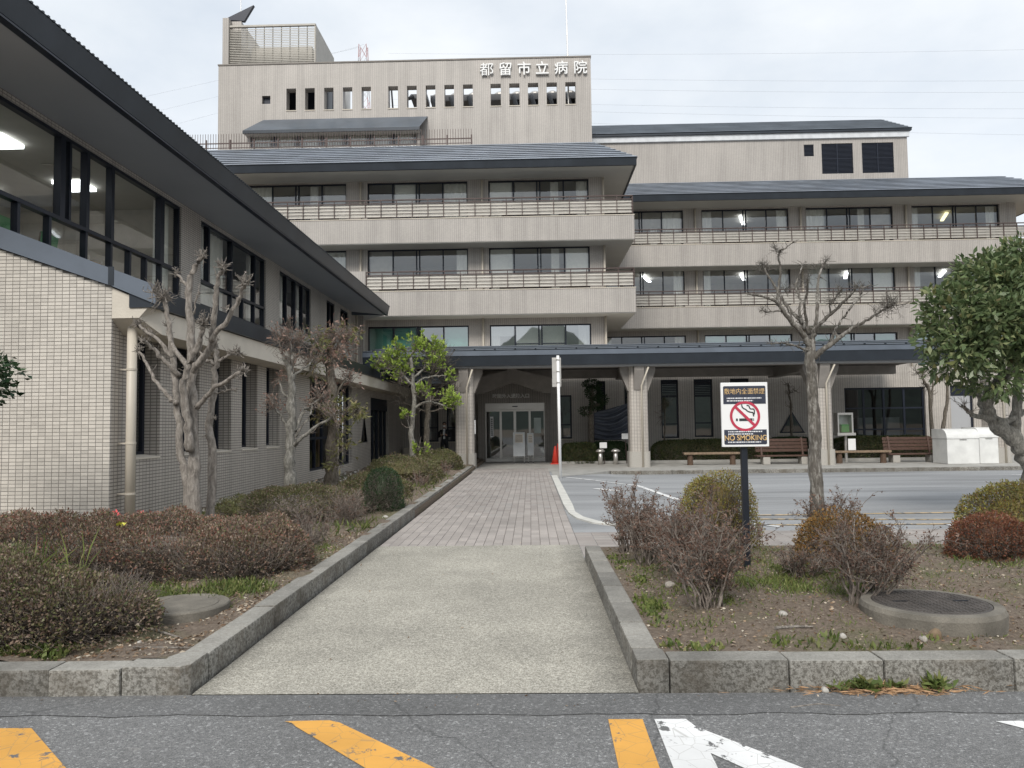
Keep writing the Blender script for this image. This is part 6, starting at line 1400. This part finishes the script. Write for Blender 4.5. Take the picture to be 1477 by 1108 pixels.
bin_(bx_[0], bx_[1]-.02, 27.2, 1.0, 1.22, 'wider white storage bin with rounded lid right of the benches', 0); bin_(bx_[1]+.02, bx_[2], 27.25, 1.1, 1.26, 'narrower white storage bin next to the evergreen trunk', 1)
# ---- display case on a stand
dx_, dy_ = at(1218, 640, 29.6).x, 29.6
DC = thing('display_case', 'small glazed case with green contents on a stand behind the log bench', 'display case', (dx_, dy_, 0))
MB().tube([(dx_+.05, dy_, -.004), (dx_+.05, dy_, 1.0)], [.05, .05], 10).build('stand', 'alu', DC); MB().box(dx_-.34, dx_+.34, dy_-.25, dy_+.25, 1.0, 1.1).build('base', 'alu', DC)
MB().box(dx_-.30, dx_-.26, dy_-.2, dy_+.2, 1.1, 1.78).box(dx_+.22, dx_+.28, dy_-.2, dy_+.2, 1.1, 1.78).box(dx_-.3, dx_+.28, dy_-.2, dy_+.2, 1.78, 1.86).box(dx_-.26, dx_+.22, dy_+.16, dy_+.2, 1.1, 1.78).build('cabinet', 'alu', DC)
MB().quad((dx_-.26, dy_-.19, 1.1), (dx_+.22, dy_-.19, 1.1), (dx_+.22, dy_-.19, 1.78), (dx_-.26, dy_-.19, 1.78)).build('pane', 'glass', DC)
MB().box(dx_-.12, dx_+.18, dy_-.08, dy_+.1, 1.12, 1.42).build('green_phone', mat('phone_green', (.12, .34, .10), .5), DC, bevel=.02)
MB().box(dx_+.02, dx_+.30, dy_-.3, dy_-.28, .45, .88).build('notice', 'white', DC)
# ---- clipped hedges along the ground floor
def far_hedge(x0, x1, y, d, h, lab, n, m='hedge'):
    return clip_hedge('clipped_hedge', lab, (x0+x1)/2, y, (x1-x0)/2, d/2, h, n, m, .05, z=-.01, pw=6, group='clipped hedges along the ground floor', rough=.03, extra=('hedge_dark', .4))
hx = lambda p_: at(p_, 660, 31.2).x
far_hedge(hx(811), hx(858), 31.0, .9, .80, 'clipped hedge between the traffic cone and the vent pipes', 11000)
far_hedge(hx(852), hx(906), 31.3, .9, .82, 'darker clipped hedge behind the two vent pipes', 11000, 'hedge_dark')
far_hedge(hx(940), hx(1112), 31.2, .9, .86, 'long clipped hedge behind the log bench and the sign', 26000); far_hedge(hx(1112), hx(1172), 31.3, .9, .92, 'clipped hedge behind the slatted bench left of the column', 12000, 'hedge_dark')
far_hedge(hx(1198), hx(1350), 31.2, .9, .92, 'long clipped hedge under the big dark window', 24000)
struct(MB().box(hx(805), hx(1360), 30.55, 30.68, -.02, .09), 'hedge_kerb', 'concrete')
# ---- traffic cone, mushroom vents, little notices
def cone(x, y, lab):
    t = thing('traffic_cone', lab, 'cone', (x, y, 0)); MB().box(x-.19, x+.19, y-.19, y+.19, -.003, .035).build('base', 'red', t, bevel=.01)
    MB().lathe([(.15, .035), (.035, .70), (.03, .71)], 20, (x, y, 0)).build('body', 'red', t, smooth=True)
    MB().tube([(x+.16, y+.1, .03), (x+.14, y+.1, .80)], [.06, .06], 10).build('red_roll', 'red', t, smooth=True)
cone(at(801, 668, 30.5).x, 30.5, 'red traffic cone right of the entrance doors, behind the white pole')
for k, (p_, lab) in enumerate(((866, 'grey mushroom vent pipe with a white notice before the hedge'), (888, 'grey mushroom vent pipe without notice, nearer the column'))):
    x = at(p_, 660, 29.8).x; t = thing('vent_pipe', lab, 'vent pipe', (x, 29.8, 0), 'mushroom vent pipes'); MB().tube([(x, 29.8, -.004), (x, 29.8, .50)], [.085, .085], 14).build('pipe', 'alu', t, smooth=True)
    MB().lathe([(.17, .48), (.18, .52), (.10, .58), (.02, .60)], 18, (x, 29.8, 0)).build('cap', 'alu', t, smooth=True)
for p_, zz, lab, Y in ((870, .62, 'small white notice on a thin stake before the hedge', 30.0), (902, .95, 'small white notice on a stake against the black drape', 30.4)):
    x = at(p_, 640, Y).x; t = thing('stake_notice', lab, 'notice', (x, Y, 0), 'stake notices'); MB().tube([(x+.04, Y, -.004), (x, Y, zz+.1)], [.015, .015], 6).build('stake', 'rail', t); MB().box(x-.14, x+.14, Y-.03, Y-.015, zz, zz+.22).build('plate', 'white', t)
# ---- black drape hung between the tree and the column
dr = thing('drape', 'black pleated drape hung in swags left of the canopy column', 'drape', (at(885, 620, 31.8).x, 31.8, .9)); d0 = at(857, 600, 31.8); d1 = at(907, 585, 31.8); zb_ = at(880, 635, 31.8).z
V_ = []; nu, nv = 28, 40
for j in range(nv+1):
    for i in range(nu+1):
        u, v = i/nu, j/nv; x = d0.x+(d1.x-d0.x)*u; ztop = d0.z+.15*(1-u)-.02+(d1.z+.12-d0.z)*u; z = ztop+(zb_-ztop)*v; sag = math.sin(u*PI)
        ph_ = v*5.5*2*PI-sag*2.6-(1-u)*1.0; V_.append((x, 31.8+.13*math.sin(ph_)*(.35+sag), z-.25*sag*(1-v)*v*2))
me = np_mesh('cloth', V_, [(j*(nu+1)+i, j*(nu+1)+i+1, (j+1)*(nu+1)+i+1, (j+1)*(nu+1)+i) for j in range(nv) for i in range(nu)], mat('black_cloth', (.10, .112, .14), .4, var=.2), True); link('cloth', me, dr)
for x in (d0.x, d1.x): MB().tube([(x, 31.86, -.004), (x, 31.86, d1.z+.1)], [.02, .02], 8).build('pole', 'rail', dr)
# ---- notice boards by the entrance
def board(x, y, w, h, z0, lab, rows):
    t = thing('notice_board', lab, 'notice board', (x, y, 0), 'notice boards by the entrance'); MB().box(x-w/2, x+w/2, y, y+.03, z0, z0+h).build('panel', mat('board_grey', (.62, .64, .65), .5) if 'board_grey' not in MATS else MATS['board_grey'], t, bevel=.004)
    for s in (-1, 1): MB().tube([(x+s*(w/2-.03), y+.015, -.004), (x+s*(w/2-.03), y+.015, z0)], [.016, .016], 8).build('leg', 'alu', t); MB().box(x+s*(w/2-.03)-.02, x+s*(w/2-.03)+.02, y-.18, y+.2, -.003, .03).build('foot', 'black', t)
    pp = MB().box(x-w*.36, x+w*.34, y-.006, y-.001, z0+h*.56, z0+h*.94).build('paper', mat('paper', (.66, .62, .55), .7) if 'paper' not in MATS else MATS['paper'], t)
    pr_ = MB()
    for k in range(rows): pr_.box(x-w*.31, x+w*.28, y-.010, y-.007, z0+h*(.60+.3*k/rows), z0+h*(.60+.3*k/rows)+.02)
    pr_.build('print', mat('print_ink', (.25, .2, .16), .7) if 'print_ink' not in MATS else MATS['print_ink'], t, kind='stuff')
bp = at(749, 660, 31.6); board(bp.x, 31.6, .48, .98, .28, 'grey standing notice board before the right-hand entrance door', 6)
bp = at(765.5, 660, 31.9); board(bp.x, 31.9, .26, .92, .30, 'narrow standing notice board beside the wider one at the entrance', 4)
cw_ = at(682.5, 610, 27.6); ip = thing('intercom', 'small white intercom plate on the side of the entrance column', 'intercom', (cw_.x, 27.6, 1.3)); MB().box(-2.038, -2.0, 27.85, 27.97, 1.25, 1.75).build('plate', 'white', ip); MB().box(-2.0, -1.99, 27.86, 27.96, 1.1, 1.24).build('speaker', 'black', ip); MB().box(-2.0, -1.99, 27.86, 27.96, 1.76, 1.85).build('lamp_cover', 'black', ip)
# ---- manhole covers
def manhole(x, y, z, r, h, lab, raised):
    t = thing('manhole_cover', lab, 'manhole cover', (x, y, z))
    old = mat('old_concrete', (.16, .145, .12), .9, var=.3, scale=5, bmp=.5, bscale=60, fine=.3) if 'old_concrete' not in MATS else MATS['old_concrete']
    if raised:
        MB().lathe([(r*1.20, -.12), (r*1.21, h-.03), (r*1.17, h), (r*1.0, h+.004), (r*.995, h-.012), (r*.9, h-.012)], 48, (x, y, z)).build('concrete_ring', old, t, smooth=False)
        MB().lathe([(r*.985, h-.03), (r*.985, h+.002), (r*.97, h+.006)], 48, (x, y, z)).build('lid', 'iron', t)
        gr_ = MB()
        for k in range(-8, 9):
            l_ = math.sqrt(max(0, .93**2-(k/9)**2))*r
            gr_.box(x-l_, x+l_, y+k/9*r-.006, y+k/9*r+.006, z+h+.005, z+h+.010); gr_.box(x+k/9*r-.006, x+k/9*r+.006, y-l_, y+l_, z+h+.005, z+h+.0095)
        gr_.build('grip_pattern', 'iron', t, kind='stuff')
        for s in (-.55, .55): MB().box(x+s*r-.05, x+s*r+.05, y-.008, y+.008, z+h+.009, z+h+.013).build('key_slot', 'black', t)
    else:
        MB().lathe([(r, -.1), (r, h-.01), (r*.98, h), (r*.80, h), (r*.79, h-.006), (r*.77, h-.006), (r*.76, h), (.02, h+.004)], 48, (x, y, z)).build('lid', old, t)
manhole(2.74, 5.45, rz(2.74, 5.45)-.03, .375, .15, 'round iron manhole cover on a raised concrete ring in the right bed', True)
manhole(-2.72, 5.95, .12, .36, .05, 'round concrete manhole lid behind the left kerb', False)
M['brown_stone'] = mat('brown_stone', (.17, .12, .075), .9, var=.3, scale=20)
o = stone(2.52, 4.97, .05, 'brown wedge of stone propped against the raised manhole ring', 'brown_stone'); o.scale = (.9, .8, 1.5)
# ---- dead sticks
for i, (a, b_, r_, lab) in enumerate((((-2.62, 5.35), (-2.32, 5.12), .009, 'pale dead stick lying on soil behind the left kerb'), ((-2.5, 4.82), (-2.1, 4.95), .006, 'thin long twig behind the left kerb corner'), ((1.55, 5.05), (1.85, 5.22), .010, 'whitish stick on bare soil before the sign post'), ((3.1, 7.2), (3.55, 7.35), .012, 'pale stick lying behind the manhole'), ((1.35, 4.18), (1.62, 4.20), .005, 'thin dry twig on the asphalt by the right kerb'))):
    z_ = (lambda x, y: gz(x, y)+r_ if y > 4.45 else r_-.004); m_ = ((a[0]+b_[0])/2+.03, (a[1]+b_[1])/2+.04)
    MB().tube([(q_[0], q_[1], z_(*q_)) for q_ in (a, m_, b_)], [r_, r_*.9, r_*.5], 6).build('stick', 'bark_pale', None, label=lab, cat='stick', group='sticks lying about')

# ---- pylon and power lines behind
def pylon(x, y, h, w, lab):
    t = thing('pylon', lab, 'pylon', (x, y, -.5)); n = 28; rd, wh = MB(), MB()
    def c(k, sx, sy): f = k/n; ww = w*(1-f)**1.1*.5+1.3; return (x+sx*ww, y+sy*ww, h*f-.5)
    for k in range(n):
        mb = rd if k % 2 else wh
        for sx, sy in ((-1, -1), (1, -1), (1, 1), (-1, 1)):
            mb.tube([c(k, sx, sy), c(k+1, sx, sy)], [.09, .09], 4); sx2, sy2 = -sy, sx
            mb.tube([c(k, sx, sy), c(k+1, sx2, sy2)], [.05, .05], 4); mb.tube([c(k+1, sx, sy), c(k, sx2, sy2)], [.05, .05], 4)
    for k, l_ in ((20, 5.5), (23, 4.5), (26, 3.8)): 
        for s in (-1, 1): wh.tube([(x, y, h*k/n), (x+s*l_, y, h*k/n+.6)], [.16, .08], 4); wh.tube([(x, y, h*k/n+1.4), (x+s*l_, y, h*k/n+.6)], [.08, .08], 4)
    rd.build('red_lattice', mat('pylon_red', (.40, .16, .15), .6), t); wh.build('white_lattice', mat('pylon_white', (.40, .40, .42), .6), t); return t
pt = at(524, 66, 260); pylon(pt.x, 260, pt.z+.5, 9.5, 'red and white lattice pylon rising behind the rooftop wall')
M['wire'] = mat('wire', (.12, .12, .13), .6)
def wire(a, b_, lab, sag=2.0, r_=.028):
    pts = [a.lerp(b_, k/16)-Vector((0, 0, sag*4*(k/16)*(1-k/16))) for k in range(17)]; MB().tube(pts, [r_]*17, 4).build('power_line', 'wire', None, label=lab, cat='power line', group='power lines in the sky')
for k, (y0, y1, lab) in enumerate(((77, 70, 'topmost thin power line right of the rooftop wall'), (108, 116, 'second power line from the top in the right sky'), (122, 133, 'third power line from the top in the right sky'), (143, 157, 'fourth power line from the top in the right sky'), (152, 171, 'fifth power line from the top in the right sky'), (165, 196, 'lowest power line above the penthouse roof'))):
    wire(at(560, y0, 258), at(1560, y1, 230), lab, 1.0, .02)
for k, (q0, q1, lab) in enumerate((((215, 136), (330, 114), 'upper power line between annex roof and rooftop wall'), ((205, 166), (330, 133), 'middle power line between annex roof and rooftop wall'), ((225, 190), (330, 152), 'lower power line between annex roof and rooftop wall'), ((470, 78), (525, 64), 'short power line left of the pylon top'))):
    wire(at(q0[0]-120 if k < 3 else q0[0], q0[1]+(28 if k < 3 else 0), 258), at(q1[0]+190 if k < 3 else q1[0], q1[1]-(46 if k < 3 else 0), 258), lab, .4, .02)

# ---- person in a dark suit by the entrance
def person(x, y, z):
    t = thing('person', 'person in a dark suit with lanyard, standing by the wall left of the column', 'person', (x, y, z))
    J = {'pel': (0, 0, .92, .125, .10), 'sp1': (0, 0, 1.06, .125, .095), 'ch': (0, .005, 1.26, .155, .105), 'nk0': (0, .01, 1.42, .075, .07), 'nk': (0, .0, 1.47, .05, .05), 'hd0': (0, -.015, 1.535, .062, .07), 'hd1': (0, -.01, 1.60, .074, .088), 'hd2': (0, 0, 1.66, .066, .078), 'hd3': (0, .0, 1.70, .03, .04)}
    E_ = [('pel', 'sp1'), ('sp1', 'ch'), ('ch', 'nk0'), ('nk0', 'nk'), ('nk', 'hd0'), ('hd0', 'hd1'), ('hd1', 'hd2'), ('hd2', 'hd3')]
    for s, sd_ in (('l', -1), ('r', 1)):
        J.update({'hip'+s: (sd_*.09, 0, .86, .088, .09), 'kn'+s: (sd_*.11, -.01, .48, .062, .062), 'an'+s: (sd_*.125, .02, .09, .045, .048), 'to'+s: (sd_*.14, -.14, .035, .042, .03),
                  'sh'+s: (sd_*.185, .01, 1.37, .062, .062), 'el'+s: (sd_*.25, .03, 1.10, .048, .048), 'wr'+s: (sd_*.12, -.17, 1.16, .032, .03), 'pm'+s: (sd_*.075, -.215, 1.20, .034, .018)})
        E_ += [('pel', 'hip'+s), ('hip'+s, 'kn'+s), ('kn'+s, 'an'+s), ('an'+s, 'to'+s), ('ch', 'sh'+s), ('sh'+s, 'el'+s), ('el'+s, 'wr'+s), ('wr'+s, 'pm'+s)]
        for f in range(4): J['f%d%s' % (f, s)] = (sd_*(.045-.004*f), -.235-.005*f, 1.245-.02*f, .009, .009); J['g%d%s' % (f, s)] = (sd_*(.022-.003*f), -.225-.006*f, 1.255-.02*f, .008, .008); E_ += [('pm'+s, 'f%d%s' % (f, s)), ('f%d%s' % (f, s), 'g%d%s' % (f, s))]
        J['th'+s] = (sd_*.05, -.19, 1.255, .010, .010); E_.append(('pm'+s, 'th'+s))
    ks = list(J); me = bpy.data.meshes.new('body'); me.from_pydata([(x+J[k][0], y+J[k][1], z+J[k][2]) for k in ks], [(ks.index(a), ks.index(b_)) for a, b_ in E_], [])
    o = bpy.data.objects.new('body', me); COL.objects.link(o); sk = o.modifiers.new('skin', 'SKIN'); sk.use_smooth_shade = True
    for i, k in enumerate(ks): o.data.skin_vertices[0].data[i].radius = J[k][3:5]; o.data.skin_vertices[0].data[i].use_root = (k == 'pel')
    o.modifiers.new('sub', 'SUBSURF').levels = 1
    me2 = bpy.data.meshes.new_from_object(o.evaluated_get(bpy.context.evaluated_depsgraph_get())); bpy.data.objects.remove(o)
    me2.materials.clear(); suit = mat('dark_suit', (.012, .013, .018), .8); skin = mat('skin', (.42, .27, .20), .6); me2.materials.append(suit); me2.materials.append(skin); me2.materials.append(M['black'])
    for p in me2.polygons:
        c = p.center-Vector((x, y, z)); p.material_index = 1 if (c.z > 1.47 or (c.y < -.175 and c.z > 1.0)) else (2 if c.z < .075 else 0)
    b = link('body', me2, t); 
    MB().prism([(x-.05, z+1.44), (x+.05, z+1.44), (x+.03, z+1.16), (x-.03, z+1.16)], 'y', y-.125, y-.108).build('shirt', 'white', t)
    MB().box(x-.04, x+.04, y-.142, y-.137, z+1.02, z+1.13).build('badge', 'white', t); MB().tube([(x-.03, y-.128, z+1.4), (x-.015, y-.139, z+1.13)], [.006, .006], 5).tube([(x+.03, y-.128, z+1.4), (x+.015, y-.139, z+1.13)], [.006, .006], 5).build('lanyard', mat('lanyard_blue', (.08, .1, .3), .6), t)
    MB().box(x-.035, x+.035, y-.262, y-.252, z+1.19, z+1.33).build('phone', 'white', t, bevel=.003)
    bm = bmesh.new(); bmesh.ops.create_uvsphere(bm, u_segments=18, v_segments=12, radius=1)
    for v in bm.verts:
        v.co = Vector((v.co.x*.088, v.co.y*.10+.012, v.co.z*.085)); 
        if v.co.y < -.03 and v.co.z < .03: v.co.y = -.03
        v.co += Vector((x, y, z+1.655))
    me = bpy.data.meshes.new('hair'); bm.to_mesh(me); bm.free(); me.materials.append(mat('hair_black', (.012, .01, .009), .5)); link('hair', me, t)
    MB().prism([(x-.05, z+1.52), (x+.05, z+1.52), (x+.055, z+1.585), (x-.055, z+1.585)], 'y', y-.10, y-.085).build('face_mask', 'white', t)
    for s in (-1, 1): MB().lathe([(.006, 0), (.010, .006), (.006, .012)], 8, (x+s*.032, y-.088, z+1.615)).build('eye', 'black', t); MB().box(x+s*.072-.01, x+s*.072+.01, y-.02, y+.02, z+1.575, z+1.635).build('ear', skin, t, bevel=.005)
pp = at(641, 610, 32.2); person(pp.x, 32.2, 0.0)
for x_, y_, m_, lab in ((-4.55, 8.35, 'petal_red', 'pink-red fallen blossom on the long hedge, left one'), (-4.2, 8.2, 'petal_red', 'pink-red fallen blossom on the long hedge, right one'), (-3.95, 7.35, 'petal_yellow', 'single yellow leaf lying on the long hedge')):
    if m_ not in MATS: mat(m_, (.62, .10, .10) if 'red' in m_ else (.62, .60, .10), .6)
    t = thing('blossom', lab, 'blossom', (x_, y_, .60)); P_ = np.tile(np.array([[x_, y_, .60]]), (9, 1)); Geo().add(leaves_geo(P_, RNG.normal(size=P_.shape)*np.array([1, 1, .3])+np.array([0, 0, .5]), .05, .7)).build('petals', MATS[m_], t)
